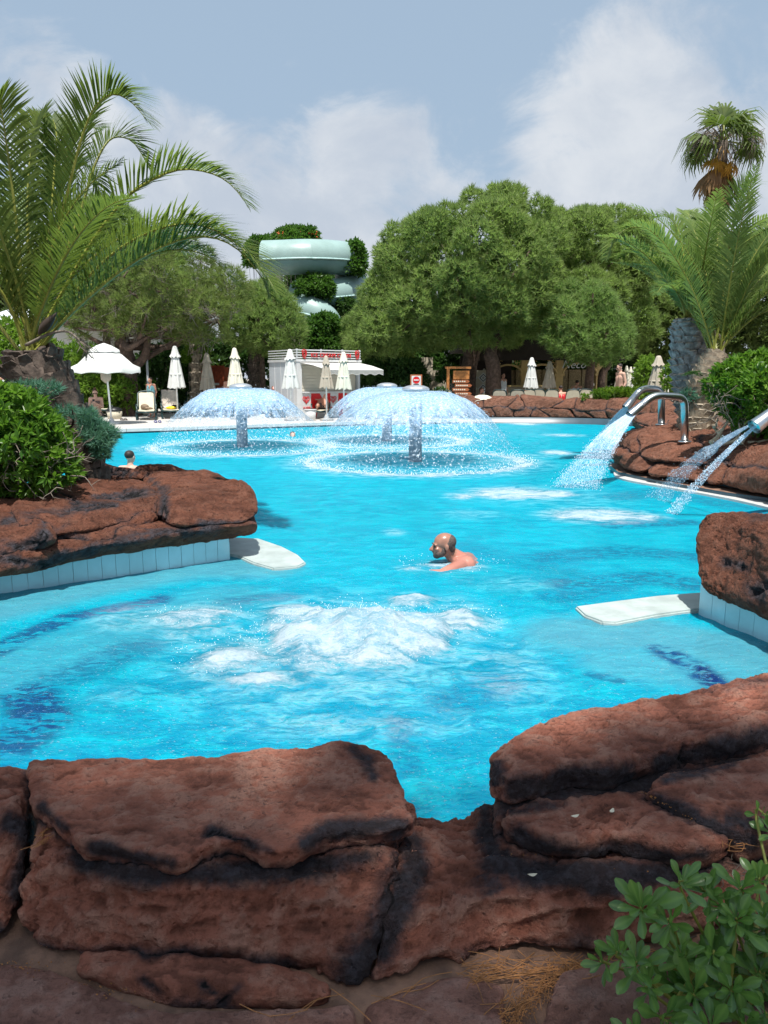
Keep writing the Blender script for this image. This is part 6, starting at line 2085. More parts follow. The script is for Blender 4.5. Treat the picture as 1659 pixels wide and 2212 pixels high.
# ---- leafy shrubs and hedges
def leafy(name, label, cat, lobes, dens, L, w, mat, base, rosette=6, tilt=.7, stems=10, group=None, stem_mat='twig_grey', zmin=-.45, rin=.7, kind=None):
    th = thing(name, label, cat, tuple(base), group)
    P, D, T = lobe_points(lobes, dens, zmin, rin, 1.0)
    A = nrm(D + (0, 0, .35) + .25 * VR.normal(0, 1, D.shape))
    k = len(P)
    d = nrm(A[:, None] * (1 - tilt * .6) + tilt * unit(k * rosette).reshape(k, rosette, 3))
    t = np.repeat(T + VR.normal(0, .1, k), rosette)
    V, F, At = leaves(np.repeat(P, rosette, 0), d.reshape(-1, 3), L * VR.uniform(.7, 1.15, k * rosette), w, t)
    mb = MB(); mb.add(V, F, attr=At)
    mb.build('foliage', M[mat], th, smooth=False)
    if stems:
        mb = MB()
        b = np.asarray(base, float)
        for c, r in [lobes[i] for i in VR.permutation(len(lobes))[:stems]]:
            q = b + VR.normal(0, .08, 3) * (1, 1, 0)
            add_tube(mb, spline([q, (q + c) / 2 + VR.normal(0, .1, 3), c], 7), np.linspace(.03, .01, 7), 5)
        mb.build('stems', M[stem_mat], th)
    return th
def hedge_lobes(u0, u1, vt, vb, y, depth, r, n, seed):
    return lobes_in([(u0, vb), (u0 - 3, (vt + vb) / 2), (u0 + 10, vt + 8), ((u0 + u1) / 2, vt), (u1 - 10, vt + 8), (u1 + 3, (vt + vb) / 2), (u1, vb)], y, depth, n, r, seed)
def bg(name, label, cat, u0, u1, vt, vb, y, depth, r, n, mat, dens, L, w, seed, **k):
    leafy(name, label, cat, hedge_lobes(u0, u1, vt, vb, y, depth, r, n, seed), dens, L, w, mat, g0((u0 + u1) / 2, y), **k)
bg('bamboo_clump', 'bright green bamboo behind the open parasol', 'bamboo', 95, 260, 740, 895, 34, 1.0, .55, 46, 'bright_shrub', 36, .30, .035, 31, rosette=5)
bg('shrub', 'bright green shrub behind the woman with the phone', 'shrub', 150, 300, 800, 895, 31, .7, .42, 34, 'bright_shrub', 46, .22, .04, 32)
bg('shrub', 'sunny green shrub at the left edge beside the big palm', 'shrub', -120, 120, 690, 880, 33, 1.2, .6, 46, 'bright_shrub', 30, .28, .05, 33)
bg('hedge', 'dark bushy hedge behind the boy and the white parasol', 'hedge', 290, 420, 745, 890, 34, 1.0, .55, 40, 'dark_shrub', 38, .26, .045, 34)
bg('hedge', 'dark hedge around the red wooden cabin', 'hedge', 400, 600, 730, 890, 37.5, 1.0, .6, 50, 'dark_shrub', 34, .28, .05, 35)
bg('shrub', 'sunlit climber hanging between the feathery tree and the palm trunk', 'shrub', 400, 450, 735, 790, 33, .6, .35, 14, 'bright_shrub', 50, .22, .04, 36)
bg('ivy_mound', 'round ivy covered mound below the slide tubes', 'ivy', 655, 745, 678, 800, 38, 1.0, .55, 34, 'ivy', 50, .24, .05, 37)
bg('shrub', 'dark green shrubs right of the kiosk', 'shrub', 765, 925, 775, 880, 34.5, 1.0, .5, 46, 'dark_shrub', 40, .24, .045, 38)
bg('shrub', 'leafy shrub in front of the beige garden wall', 'shrub', 945, 1000, 790, 830, 34.5, .5, .32, 14, 'dark_shrub', 60, .2, .04, 39)
bg('shrub', 'green shrub below the wooden signboard', 'shrub', 925, 975, 835, 880, 31.5, .4, .28, 12, 'dark_shrub', 70, .16, .035, 40)
bg('shrub', 'bright green shrub between the standing man and the broad parasol', 'shrub', 1375, 1425, 765, 850, 31, .6, .36, 18, 'bright_shrub', 60, .2, .035, 41)
bg('shrub', 'yellow green shrub just left of the grey palm trunk', 'shrub', 1432, 1480, 775, 850, 27, .5, .32, 16, 'bright_shrub', 70, .17, .03, 42)
bg('tree', 'tall olive green tree behind the right palms', 'tree', 1370, 1560, 545, 800, 42, 2.0, .95, 60, 'olive_bg', 26, .34, .05, 43)
bg('tree', 'olive green tree at the right edge behind the palms', 'tree', 1545, 1780, 500, 800, 40, 2.0, .95, 60, 'olive_bg', 26, .34, .05, 44)
bg('tree', 'tree with orange blossom rising behind the upper slide tube', 'tree', 588, 690, 490, 560, 52, 1.4, .75, 24, 'ivy', 40, .34, .07, 45)
bg('tree', 'low green treetop left of the orange blossom', 'tree', 530, 600, 508, 580, 54, 1.2, .7, 20, 'ivy', 36, .34, .07, 46)
bg('tree', 'dark trees filling the gap behind the slide tubes', 'tree', 590, 800, 590, 800, 56, 1.6, 1.1, 50, 'dark_shrub', 22, .44, .08, 47)
bg('tree', 'dark trees behind the restaurant and the huge pine', 'tree', 1000, 1420, 690, 850, 47, 1.6, 1.1, 60, 'dark_shrub', 20, .44, .08, 48)
bg('tree', 'dark trees in the gap between the kiosk and the wooden signboard', 'tree', 740, 1030, 660, 880, 48, 1.6, 1.1, 50, 'dark_shrub', 22, .44, .08, 53)
bg('tree', 'green trees far behind the left hedge', 'tree', -160, 420, 600, 860, 50, 2.0, 1.4, 70, 'olive_bg', 16, .5, .08, 49)
bg('ivy', 'ivy hanging over the bend of the upper slide tube', 'ivy', 738, 790, 517, 600, 45.2, .8, .42, 22, 'ivy', 50, .26, .06, 50, stems=0)
bg('ivy', 'ivy covering the middle slide tube', 'ivy', 640, 720, 592, 650, 43.6, .7, .42, 22, 'ivy', 50, .26, .06, 51, stems=0)
bg('ivy', 'ivy hanging in a dark curtain right of the lowest slide tube', 'ivy', 695, 770, 640, 690, 44.5, .6, .40, 18, 'dark_shrub', 50, .26, .06, 52, stems=0)
fl = MB()
for k_ in range(22):
    u, v = VR.uniform(592, 686), VR.uniform(498, 530)
    c = aty(u, v, 50.6)
    V, F = balls(c + VR.normal(0, .07, (3, 3)), .045); fl.add(V, F)
tag(fl.build('blossom', M['flower']), 'orange blossom scattered over the tree behind the slide', kind='stuff')
# bright low hedge on the stone wall
yh = 27.9
leafy('low_hedge', 'low bright green hedge on top of the stone wall near the steel spouts', 'hedge', lobes_in([(1248, 862), (1262, 848), (1300, 840), (1360, 838), (1420, 842), (1450, 852), (1446, 872), (1400, 876), (1330, 872), (1280, 868)], yh, .7, 50, .27, 61), 170, .11, .024, 'hedge', aty(1350, 872, 28), stems=8)
# ---- pittosporum bushes
def pitto(name, label, poly, y, depth, n, r, dens, L, w, base, seed, twig_area=None, group=None):
    lobes = lobes_in(poly, y, depth, n, r, seed)
    th = leafy(name, label, 'bush', lobes, dens, L, w, 'pitto_sun', base, rosette=9, tilt=.62, stems=14, group=group, zmin=-.8)
    if twig_area:
        mb = MB()
        for k_ in range(45):
            u = VR.uniform(twig_area[0], twig_area[1]); v = VR.uniform(twig_area[2], twig_area[3])
            a = aty(u, v, y - depth * VR.uniform(.5, .95))
            P = [a]
            d = unit(1)[0] * (1, .5, .7)
            for q in range(4):
                d = nrm(d + .5 * VR.normal(0, 1, 3) * (1, .5, 1)); P.append(P[-1] + d * r * VR.uniform(.25, .5))
            add_tube(mb, spline(P, 9), np.linspace(.0055, .002, 9) * (y / 8) ** .5, 4)
            for q in (2, 3):
                e = P[q] + nrm(d + VR.normal(0, 1, 3)) * r * .5
                add_tube(mb, [P[q], (P[q] + e) / 2 + VR.normal(0, .02, 3), e], [.0035, .0025, .0015], 3)
        tag(mb.build('bare_twigs', M['twig'], th), kind='stuff')
    return th
pitto('bush', 'glossy green bush at the left edge above the rock ridge, with bare twigs below', [(-200, 860), (-60, 838), (20, 832), (80, 862), (120, 900), (150, 940), (166, 1000), (160, 1045), (90, 1070), (0, 1078), (-120, 1085), (-220, 1060)], 7.0, .66, 105, .19, 170, .10, .018, at(20, 1085, .5), 71, (10, 160, 960, 1065))
pitto('bush', 'dense glossy bush at the right edge beside the tan palm trunk', [(1528, 850), (1545, 800), (1590, 775), (1640, 765), (1720, 762), (1800, 790), (1810, 880), (1760, 930), (1680, 945), (1610, 930), (1575, 905), (1560, 880)], 11.6, .9, 80, .26, 120, .12, .023, at(1640, 960, .62), 72, (1540, 1650, 850, 935))
# juniper sprays on both sides
def juniper(label, poly, y, depth, n, r, base, seed, dens=420, stems=12):
    lobes = lobes_in(poly, y, depth, n, r, seed)
    th = thing('juniper', label, 'juniper', tuple(base))
    P, D, T = lobe_points(lobes, dens, -.7, .5, .8)
    side = np.array((.35, -.2, .35))
    V, F, A = tufts(P, nrm(D + side), 9, .075 * (y / 7.5) ** .5, .0042 * (y / 7.5), .55, T)
    mb = MB(); mb.add(V, F, attr=A); mb.build('foliage', M['juniper'], th, smooth=False)
    mb = MB(); b = np.asarray(base, float)
    for c, r_ in [lobes[i] for i in VR.permutation(len(lobes))[:stems]]:
        add_tube(mb, spline([b, (b + c) / 2 + VR.normal(0, .06, 3), c], 7), np.linspace(.02, .006, 7), 5)
    mb.build('stems', M['bark_pine'], th)
juniper('blue green juniper spreading right of the dark palm trunk', [(168, 905), (186, 872), (198, 880), (212, 905), (232, 918), (258, 932), (250, 960), (232, 972), (248, 990), (222, 1000), (200, 985), (190, 960), (180, 930)], 7.7, .34, 46, .13, at(170, 1010, .62), 81)
juniper('blue green juniper in front of the top of the dark palm trunk', [(0, 850), (40, 825), (90, 822), (130, 832), (140, 850), (100, 862), (70, 880), (20, 880)], 7.5, .25, 26, .11, aty(60, 900, 7.6), 82)
juniper('small juniper tuft low on the dark palm trunk', [(110, 885), (150, 872), (170, 885), (160, 905), (125, 912)], 7.35, .15, 12, .09, aty(140, 930, 7.6), 83, stems=4)
juniper('juniper tuft growing at the foot of the grey palm trunk', [(1465, 850), (1490, 838), (1512, 850), (1505, 872), (1475, 872)], 13.2, .2, 12, .14, aty(1490, 880, 13.3), 84, 200, 4)
for k_, (u, v, lab) in enumerate(((1512, 812, 'small fern growing out of the grey palm trunk'),)):
    c = aty(u, v, 13.1)
    th = thing('fern', lab, 'fern', tuple(c))
    mb = MB()
    for q in range(7):
        a = VR.uniform(0, 2 * PI); d = np.array((math.cos(a), -.4, .5 * VR.uniform(.2, 1)))
        P = spline([c, c + d * .18, c + d * .34 - (0, 0, .12)], 14)
        for sx in (-1, 1):
            V, F, A = leaves(P, nrm(np.array((0, 0, .1)) + sx * np.cross(nrm(d), (0, 0, 1))) + 0 * P, .07, .012, .5); mb.add(V, F, attr=A)
    mb.build('fronds', M['fern'], th, smooth=False)

# ---- date palms: every frond is a part of its palm
def frond(palm, pts, n_leaf, L, mat, up=(0, 0, 1), width=.013, droop=.18, lift=.35, bare=.14, base_r=.022, tint=.45, lean=.62):
    P = spline(pts, 60)
    T = nrm(np.gradient(P, axis=0))
    S, U = frame_of(T, up)
    seg = np.concatenate(([0], np.cumsum(np.linalg.norm(np.diff(P, axis=0), axis=1)))); tot = seg[-1]
    mb = MB()
    s = np.repeat(np.linspace(bare, .995, n_leaf), 2)
    s = np.clip(s + VR.normal(0, .003, len(s)), 0, 1)
    sg = np.tile((1.0, -1.0), n_leaf)
    f = s * 59; i = np.minimum(f.astype(int), 58); q = (f - i)[:, None]
    B = P[i] * (1 - q) + P[i + 1] * q
    t, sd, u = T[i], S[i], U[i]
    prof = np.sin(np.clip((s - bare) / (1 - bare) * .86 + .14, 0, 1) * PI) ** .55
    l = L * np.maximum(prof, .25) * VR.uniform(.88, 1.1, len(s))
    fw = (lean + .5 * s)[:, None]
    d = nrm(sd * sg[:, None] * 1.0 + t * fw + u * (lift + VR.normal(0, .10, len(s)))[:, None] + .05 * VR.normal(0, 1, B.shape))
    wd = width * (.6 + .4 * prof)
    bn = nrm(np.cross(d, u)) * wd[:, None]
    down = np.array((0, 0, -1.0)) * (droop * l)[:, None]
    p0, p1, p2 = B, B + d * l[:, None] * .5 + down * .18, B + d * l[:, None] + down
    V = np.stack([p0 - bn * .55, p0 + bn * .55, p1 - bn, p1 + bn, p2], 1).reshape(-1, 3)
    k = np.arange(len(s))[:, None] * 5
    t_ = np.clip(tint + VR.normal(0, .12, len(s)), 0, 1)
    mb.add(V, k + (0, 1, 3, 2), 0, np.repeat(t_, 5))
    base = mb.n - len(V)
    mb.f.append(k + (2, 3, 4) + base); mb.m.append(0); mb.v.append(np.zeros((0, 3))); mb.a.append(np.zeros(0))
    add_tube(mb, P[::3], np.linspace(base_r, .003, 20), 5, 1)
    # spines near the base
    sp = VR.uniform(.03, bare + .08, 22)
    i = (sp * 59).astype(int)
    sgn = VR.choice([-1, 1], 22)
    d = nrm(S[i] * sgn[:, None] + T[i] * .8 + .3 * U[i])
    V = np.stack([P[i] - T[i] * .006, P[i] + T[i] * .006, P[i] + d * L * .28], 1).reshape(-1, 3)
    mb.add(V, np.arange(66).reshape(-1, 3), 1)
    return mb.build('frond', [M[mat], M['rachis']], palm, smooth=False)
def arch(c, az, el, length, sag, curl=1.0, n=6):
    """a frond line that leaves the crown at elevation el and bends over under its weight"""
    P = [np.array(c, float)]
    e = el
    st_ = length / n
    for k in range(n):
        h = np.array((math.sin(az) * math.cos(e), math.cos(az) * math.cos(e), math.sin(e)))
        P.append(P[-1] + h * st_)
        e -= sag / n * (.35 + 1.3 * curl * (k / n) ** 1.2)
    return P
def trunk_with_stubs(palm, path, rad, nrows, per, stub, stub_mat, core_mat, cut_mat=None, seed=0, tilt=.55):
    rs = np.random.default_rng(seed)
    Q = spline(path, nrows * 2)
    R_ = np.interp(np.linspace(0, 1, nrows * 2), np.linspace(0, 1, len(rad)), rad)
    mb = MB(); add_tube(mb, Q, R_ * .90, 18); mb.build('trunk', M[core_mat], palm)
    # one shared wedge: a cut leaf base
    w, h, d = stub
    V = np.array([(-w * .5, 0, -h * .55), (w * .5, 0, -h * .55), (-w * .62, d * .55, h * .1), (w * .62, d * .55, h * .1), (-w * .42, d, h * .45), (w * .42, d, h * .45), (-w * .38, d * .35, h * .55), (w * .38, d * .35, h * .55), (-w * .5, -.02, h * .5), (w * .5, -.02, h * .5), (0, d * 1.12, h * .44), (0, d * .75, h * .08), (0, d * .12, -h * .58)])
    F4 = [(0, 12, 11, 2), (12, 1, 3, 11), (2, 11, 10, 4), (11, 3, 5, 10), (0, 2, 4, 6), (1, 7, 5, 3), (0, 6, 8, 8), (1, 9, 7, 7), (6, 7, 9, 8)]
    cut = [(4, 10, 7, 6), (10, 5, 7, 7)]
    def face_mesh():
        me = bpy.data.meshes.new('leaf_base')
        fc = [tuple(dict.fromkeys(f)) for f in F4 + cut]
        me.from_pydata([tuple(v) for v in V], [], fc)
        me.materials.append(M[stub_mat]); me.materials.append(M[cut_mat or stub_mat])
        for p in me.polygons: p.material_index = 1 if p.index >= len(F4) else 0
        return me
    me = face_mesh()
    T = nrm(np.gradient(Q, axis=0)); S, U = frame_of(T, (0, 1, 0.01))
    org = Vector(chain_org(palm))
    cnt = 0
    for r in range(nrows):
        i = r * 2
        for k in range(per):
            a = 2 * PI * (k + .5 * (r % 2)) / per + rs.normal(0, .07)
            out = S[i] * math.cos(a) + U[i] * math.sin(a)
            if cnt >= 299: break
            p = Q[i] + out * R_[i] * .82 + T[i] * rs.normal(0, .008)
            up = Vector(T[i]); y = Vector(out); x = y.cross(up).normalized(); z = x.cross(y)
            m4 = Matrix((x, y, z)).transposed().to_4x4()
            o = bpy.data.objects.new('leaf_base', me); C.objects.link(o); o.parent = palm
            o.matrix_local = Matrix.Translation(Vector(p) - org) @ m4 @ Matrix.Rotation(rs.normal(0, .12), 4, 'Z') @ Matrix.Rotation(rs.normal(0, .1), 4, 'X') @ Matrix.Diagonal((rs.uniform(.85, 1.15), rs.uniform(.75, 1.3), rs.uniform(.85, 1.15), 1))
            cnt += 1
random.seed(3)
yp = 8.3
crown = aty(66, 768, yp)
lp_ = thing('date_palm', 'big date palm at the left with a dark leaning trunk and long arching fronds', 'palm', tuple(aty(190, 1035, 8.2)))
trunk_with_stubs(lp_, [aty(196, 1040, 8.1), aty(168, 960, 8.15), aty(140, 890, 8.2), aty(105, 835, 8.25), aty(72, 800, 8.3), aty(66, 772, 8.3)], [.19, .185, .20, .27, .33, .21], 15, 13, (.13, .17, .09), 'stub_dark', 'stub_dark', None, 5)
def pf(pts, y0, y1):
    n_ = len(pts)
    return [crown + (VR.normal(0, .04), VR.normal(0, .04), 0)] + [aty(u, v, y0 + (y1 - y0) * (k / (n_ - 1))) for k, (u, v) in enumerate(pts)]
FR = [([(110, 560), (150, 400), (176, 300), (205, 232), (245, 204), (285, 222), (325, 269)], 8.3, 8.0, 118), ([(120, 600), (170, 470), (200, 370), (228, 312), (255, 296), (290, 310), (325, 367)], 8.5, 9.0, 108),
      ([(130, 640), (200, 520), (270, 430), (330, 388), (392, 366), (455, 374), (500, 400), (537, 447)], 8.3, 7.8, 124), ([(150, 650), (230, 560), (310, 508), (390, 484), (450, 492), (510, 525), (560, 575), (600, 634)], 8.1, 7.3, 132),
      ([(140, 680), (210, 605), (290, 545), (360, 510), (430, 497), (490, 515), (545, 565)], 8.4, 8.6, 120), ([(66, 640), (60, 500), (62, 380), (72, 300), (84, 262), (106, 250)], 8.4, 8.8, 112), ([(48, 620), (34, 470), (18, 340), (2, 232), (-12, 215)], 8.2, 7.8, 112),
      ([(100, 620), (120, 480), (140, 390), (165, 362), (195, 362), (220, 420)], 8.7, 9.6, 100), ([(100, 600), (128, 430), (150, 320), (176, 277), (220, 279)], 8.6, 9.4, 100), ([(20, 620), (-40, 480), (-110, 400), (-190, 380)], 8.2, 7.8, 110),
      ([(90, 620), (110, 470), (118, 360), (122, 290), (112, 250)], 8.5, 9.1, 104), ([(10, 640), (-70, 560), (-170, 530), (-260, 560)], 8.1, 7.4, 110), ([(120, 650), (180, 575), (250, 520), (310, 500), (360, 510), (400, 548)], 8.6, 9.3, 100)]
FR += [([(140, 690), (220, 618), (300, 560), (380, 522), (450, 512), (510, 536), (560, 592), (585, 640)], 8.0, 7.6, 128), ([(130, 700), (190, 640), (260, 585), (330, 550), (400, 540), (460, 560), (505, 610)], 8.2, 8.0, 116)]
for pts, a, b, n_ in FR:
    frond(lp_, pf(pts, a, b), int(n_ * .98), .52, 'palm_leaf', width=.0105, lean=.8, lift=.5, tint=VR.uniform(.35, .65))
for k_ in range(9):
    az = k_ * 2.399 + VR.normal(0, .2)
    el = R(VR.uniform(48, 84))
    az = (az + PI) % (2 * PI) - PI
    if abs(az) > 2.3 and el < R(50): el = R(58)
    frond(lp_, arch(crown + VR.normal(0, .05, 3), az, el, VR.uniform(2.3, 3.1), VR.uniform(.9, 1.6)), 80, .42, 'palm_leaf', lean=.85, width=.0105, tint=VR.uniform(.3, .65))
# fruit stalk and bract
mb = MB(); add_tube(mb, spline([crown + (.05, -.2, .1), aty(105, 722, 8.0), aty(145, 716, 7.9), aty(172, 735, 7.85)], 14), np.linspace(.018, .010, 14), 6)
for k_ in range(26):
    p0 = aty(168, 733, 7.86); add_tube(mb, spline([p0, p0 + VR.normal(0, .03, 3) + (.05, 0, -.04), p0 + (VR.uniform(.02, .18), VR.normal(0, .05), -VR.uniform(.08, .22))], 5), .003, 3)
mb.build('fruit_stalk', M['twig'], lp_)
mb = MB(); add_tube(mb, spline([aty(84, 722, 8.0), aty(103, 698, 7.95), aty(124, 674, 7.9)], 9), np.array((.012, .03, .045, .05, .048, .04, .028, .014, .003)), 8); mb.build('bract', M['dark_leather'], lp_)

# the pair on the right
y1_ = 13.6
c1_ = aty(1548, 772, y1_)
rp = thing('date_palm', 'date palm on the right with a tan trunk and one tall upright frond', 'palm', tuple(aty(1512, 955, 13.3)))
trunk_with_stubs(rp, [aty(1500, 985, 13.2), aty(1503, 930, 13.3), aty(1510, 870, 13.4), aty(1530, 810, 13.5), aty(1548, 776, y1_)], [.30, .31, .27, .22, .17], 17, 13, (.15, .19, .085), 'stub_tan', 'stub_tan', 'stub_cut', 6)
def pf2(c, pts, y0, y1):
    n_ = len(pts)
    return [c + (VR.normal(0, .05), VR.normal(0, .05), 0)] + [aty(u, v, y0 + (y1 - y0) * (k / (n_ - 1))) for k, (u, v) in enumerate(pts)]
for pts, a, b, n_ in (([(1556, 690), (1566, 590), (1580, 500), (1594, 430), (1612, 402), (1622, 440)], 13.5, 13.0, 120), ([(1580, 700), (1620, 610), (1659, 560), (1700, 530)], 13.5, 12.8, 110), ([(1575, 690), (1605, 600), (1650, 520), (1690, 480)], 13.7, 14, 110),
                      ([(1530, 690), (1500, 620), (1450, 560), (1400, 545)], 13.6, 14.4, 100), ([(1538, 670), (1522, 580), (1500, 500), (1470, 470)], 13.8, 14.6, 100), ([(1590, 720), (1640, 680), (1700, 660), (1750, 680)], 13.4, 12.9, 100),
                      ([(1552, 650), (1548, 560), (1552, 480), (1540, 440)], 13.9, 14.8, 100), ([(1585, 660), (1625, 560), (1650, 500), (1668, 470)], 13.9, 14.6, 100), ([(1520, 720), (1470, 640), (1420, 590), (1370, 570)], 13.8, 14.2, 100)):
    frond(rp, pf2(c1_, pts, a, b), int(n_ * .85), .48, 'palm_leaf_far', lean=.8, width=.014, tint=VR.uniform(.4, .75))
for k_ in range(9):
    frond(rp, arch(c1_ + VR.normal(0, .06, 3), k_ * 2.399, R(VR.uniform(45, 82)), VR.uniform(2.3, 3.2), VR.uniform(.8, 1.4)), 76, .44, 'palm_leaf_far', lean=.8, width=.014, tint=VR.uniform(.35, .7))
y2_ = 14.6
c2_ = aty(1488, 692, y2_)
gp_ = thing('date_palm', 'date palm on the right with a thick grey scaly trunk', 'palm', tuple(aty(1492, 880, y2_)))
trunk_with_stubs(gp_, [aty(1494, 890, y2_), aty(1490, 830, y2_), aty(1486, 770, y2_), aty(1490, 720, y2_), aty(1490, 696, y2_)], [.24, .27, .31, .31, .22], 16, 13, (.15, .19, .10), 'stub_grey', 'stub_grey', 'stub_cut', 7)
for pts, a, b, n_ in (([(1478, 620), (1450, 550), (1410, 500), (1360, 492), (1325, 520), (1308, 560)], 14.5, 14.0, 110), ([(1470, 640), (1440, 590), (1400, 560), (1360, 545), (1345, 555)], 14.7, 15.2, 100), ([(1484, 610), (1474, 540), (1462, 490), (1440, 468), (1410, 470)], 14.8, 15.4, 100),
                      ([(1500, 600), (1510, 530), (1515, 480), (1500, 462)], 14.8, 15.4, 100), ([(1510, 620), (1540, 560), (1575, 520), (1620, 510)], 14.9, 15.6, 100), ([(1492, 600), (1496, 520), (1490, 470), (1476, 455)], 15, 16, 100)):
    frond(gp_, pf2(c2_, pts, a, b), n_, .46, 'palm_leaf_far', lean=.8, width=.014, tint=VR.uniform(.45, .8))
for k_ in range(10):
    frond(gp_, arch(c2_ + VR.normal(0, .06, 3), k_ * 2.399 + 1, R(VR.uniform(25, 78)), VR.uniform(1.9, 2.7), VR.uniform(.9, 1.7)), 66, .42, 'palm_leaf_far', lean=.8, width=.014, tint=VR.uniform(.3, .7))
# bare roots at the foot of the right hand palm
br = thing('bare_roots', 'twisted bare roots beside the tan palm trunk', 'roots', tuple(at(1580, 958, .70)))
for k_ in range(7):
    mb = MB()
    a = at(1535 + k_ * 16, 958 + VR.normal(0, 4), .70)
    P = [a]
    d = np.array((VR.normal(.3, .5), VR.normal(-.1, .3), .35))
    for q in range(4):
        d = nrm(d + VR.normal(0, .55, 3)); P.append(P[-1] + d * .14)
    add_tube(mb, spline(P, 10), np.linspace(.035, .010, 10), 6)
    mb.build('root', M['driftwood'], br)
# palm trunk in front of the cabin and one by the kiosk
for lab, u, y, v0_, r_, sd in (('slim palm trunk with rough bark in front of the red cabin', 421, 32.5, 720, .20, 8), ('dark palm trunk with rough boots left of the kiosk', 548, 34, 740, .26, 9)):
    b_ = g0(u, y)
    pt = thing('palm_trunk', lab, 'palm', tuple(b_))
    trunk_with_stubs(pt, [b_, aty(u + 2, 800, y), aty(u + 3, v0_, y), aty(u + 3, v0_ - 40, y)], [r_, r_ * 1.1, r_, r_ * .9], 14, 8, (.17, .24, .09), 'stub_tan' if sd == 8 else 'stub_dark', 'stub_tan' if sd == 8 else 'stub_dark', 'stub_cut' if sd == 8 else None, sd)
    cc = aty(u + 3, v0_ - 40, y)
    for k_ in range(12):
        frond(pt, arch(cc, k_ * 2.399, R(VR.uniform(20, 75)), VR.uniform(1.5, 2.2), 1.3), 40, .45, 'palm_leaf_far', width=.03, tint=.4)

# ---- tall fan palm
yf = 38
cf = aty(1562, 305, yf)
fp = thing('fan_palm', 'tall fan palm with a skirt of dead brown leaves, top right', 'palm', tuple(g0(1556, yf)))
mb = MB(); Q = spline([g0(1550, yf), aty(1552, 700, yf), aty(1552, 520, yf), aty(1558, 380, yf), cf], 20); add_tube(mb, Q, np.linspace(.34, .22, 20), 12); mb.build('trunk', M['bark_grey'], fp)
def fan_mesh(nm_, mat, n_=17, L=1.0, sp=R(125), droop=.5, fray=.3, fold=.3):
    """one fan leaf, stalk along +Y from the origin"""
    mb = MB()
    rs = np.random.default_rng(int(L * 100) + n_)
    add_tube(mb, spline([(0, 0, 0), (0, .5, .04), (0, 1.0, 0)], 6), np.linspace(.03, .014, 6), 5, 1)
    for k in range(n_):
        a = (k / (n_ - 1) - .5) * 2 * sp
        d = np.array((math.sin(a), math.cos(a), 0)); s_ = np.array((math.cos(a), -math.sin(a), 0))
        l = L * (.80 + .2 * math.cos(a)) * rs.uniform(.85, 1.1)
        hub = np.array((0, 1.0, 0))
        w = .058 * L
        zz = -droop * l
        p1 = hub + d * l * .55 + (0, 0, -.10 * l * droop + (fold * .05 if k % 2 else -fold * .05))
        p2 = hub + d * l * .85 + (0, 0, zz * .5) + rs.normal(0, .03, 3)
        p3 = hub + d * l * (1.0 - .1 * droop) + (0, 0, zz * (1 + fray * rs.uniform(0, 1)))
        V = np.stack([hub, p1 - s_ * w, p1 + s_ * w, p2 - s_ * w * .5, p2 + s_ * w * .5, p3])
        b0 = mb.n
        mb.add(V, [(1, 2, 4, 3)], 0, np.full(6, rs.uniform(.3, .7)))
        mb.f.append(np.array([(0, 2, 1), (3, 4, 5)]) + b0); mb.m.append(0); mb.v.append(np.zeros((0, 3))); mb.a.append(np.zeros(0))
    o = mb.build(nm_, [M[mat], M['rachis'] if mat == 'fan_green' else M['rachis_dry']], None, smooth=False)
    return o
gm_ = [fan_mesh('frond', 'fan_green', 19, 1.0, R(105), .55, .6), fan_mesh('frond', 'fan_green', 17, 1.12, R(95), .8, .8)]
dm2 = [fan_mesh('frond', 'fan_dead', 9, 1.2, R(26), .12, .8), fan_mesh('frond', 'fan_dead', 9, 1.45, R(20), .12, .9)]
am_ = [fan_mesh('frond', 'fan_amber', 13, .85, R(50), .4, .5)]
used = set()
def put_fan(src, az, el, sc, roll=0.0, off=0.0):
    o = src if src.name not in used else src.copy()
    if src.name in used: C.objects.link(o)
    used.add(src.name)
    o.parent = fp
    h = Vector((math.sin(az) * math.cos(el), math.cos(az) * math.cos(el), math.sin(el)))
    q = h.to_track_quat('Y', 'Z')
    o.matrix_local = Matrix.Translation(Vector(cf) + Vector((0, 0, off)) - fp.location) @ q.to_matrix().to_4x4() @ Matrix.Rotation(roll, 4, 'Y') @ Matrix.Scale(sc, 4)
for k_ in range(20):
    put_fan(gm_[k_ % 2], k_ * 2.399, R(VR.uniform(-25, 88)), VR.uniform(.8, 1.15), VR.normal(0, .3))
for k_ in range(22):
    put_fan(dm2[k_ % 2], k_ * 2.399 + .7, R(VR.uniform(-86, -52)), VR.uniform(.85, 1.25), VR.normal(0, .5), -.25)
for k_ in range(4):
    put_fan(am_[0], (2.6, 3.3, 3.9, 1.9)[k_], R((-60, -66, -48, -58)[k_]), 1.0, VR.normal(0, .3), -.1)
mb = MB()
for k_ in range(46):
    az = VR.uniform(0, 2 * PI)
    r0 = VR.uniform(.9, 1.7)
    p = cf + np.array((math.sin(az) * r0, math.cos(az) * r0, VR.uniform(-.35, .35)))
    add_tube(mb, spline([cf, (cf + p) / 2 + (0, 0, .45), p], 8), np.linspace(.02, .01, 8), 4)
    for q in range(12):
        e = p + VR.normal(0, .16, 3) - (0, 0, VR.uniform(.1, .8))
        add_tube(mb, spline([p + (cf - p) * VR.uniform(0, .25), (p + e) / 2 + VR.normal(0, .05, 3), e], 4), .011, 3)
tag(mb.build('flower_stalks', M['rachis_dry'] if False else M['twig'], fp), kind='stuff')

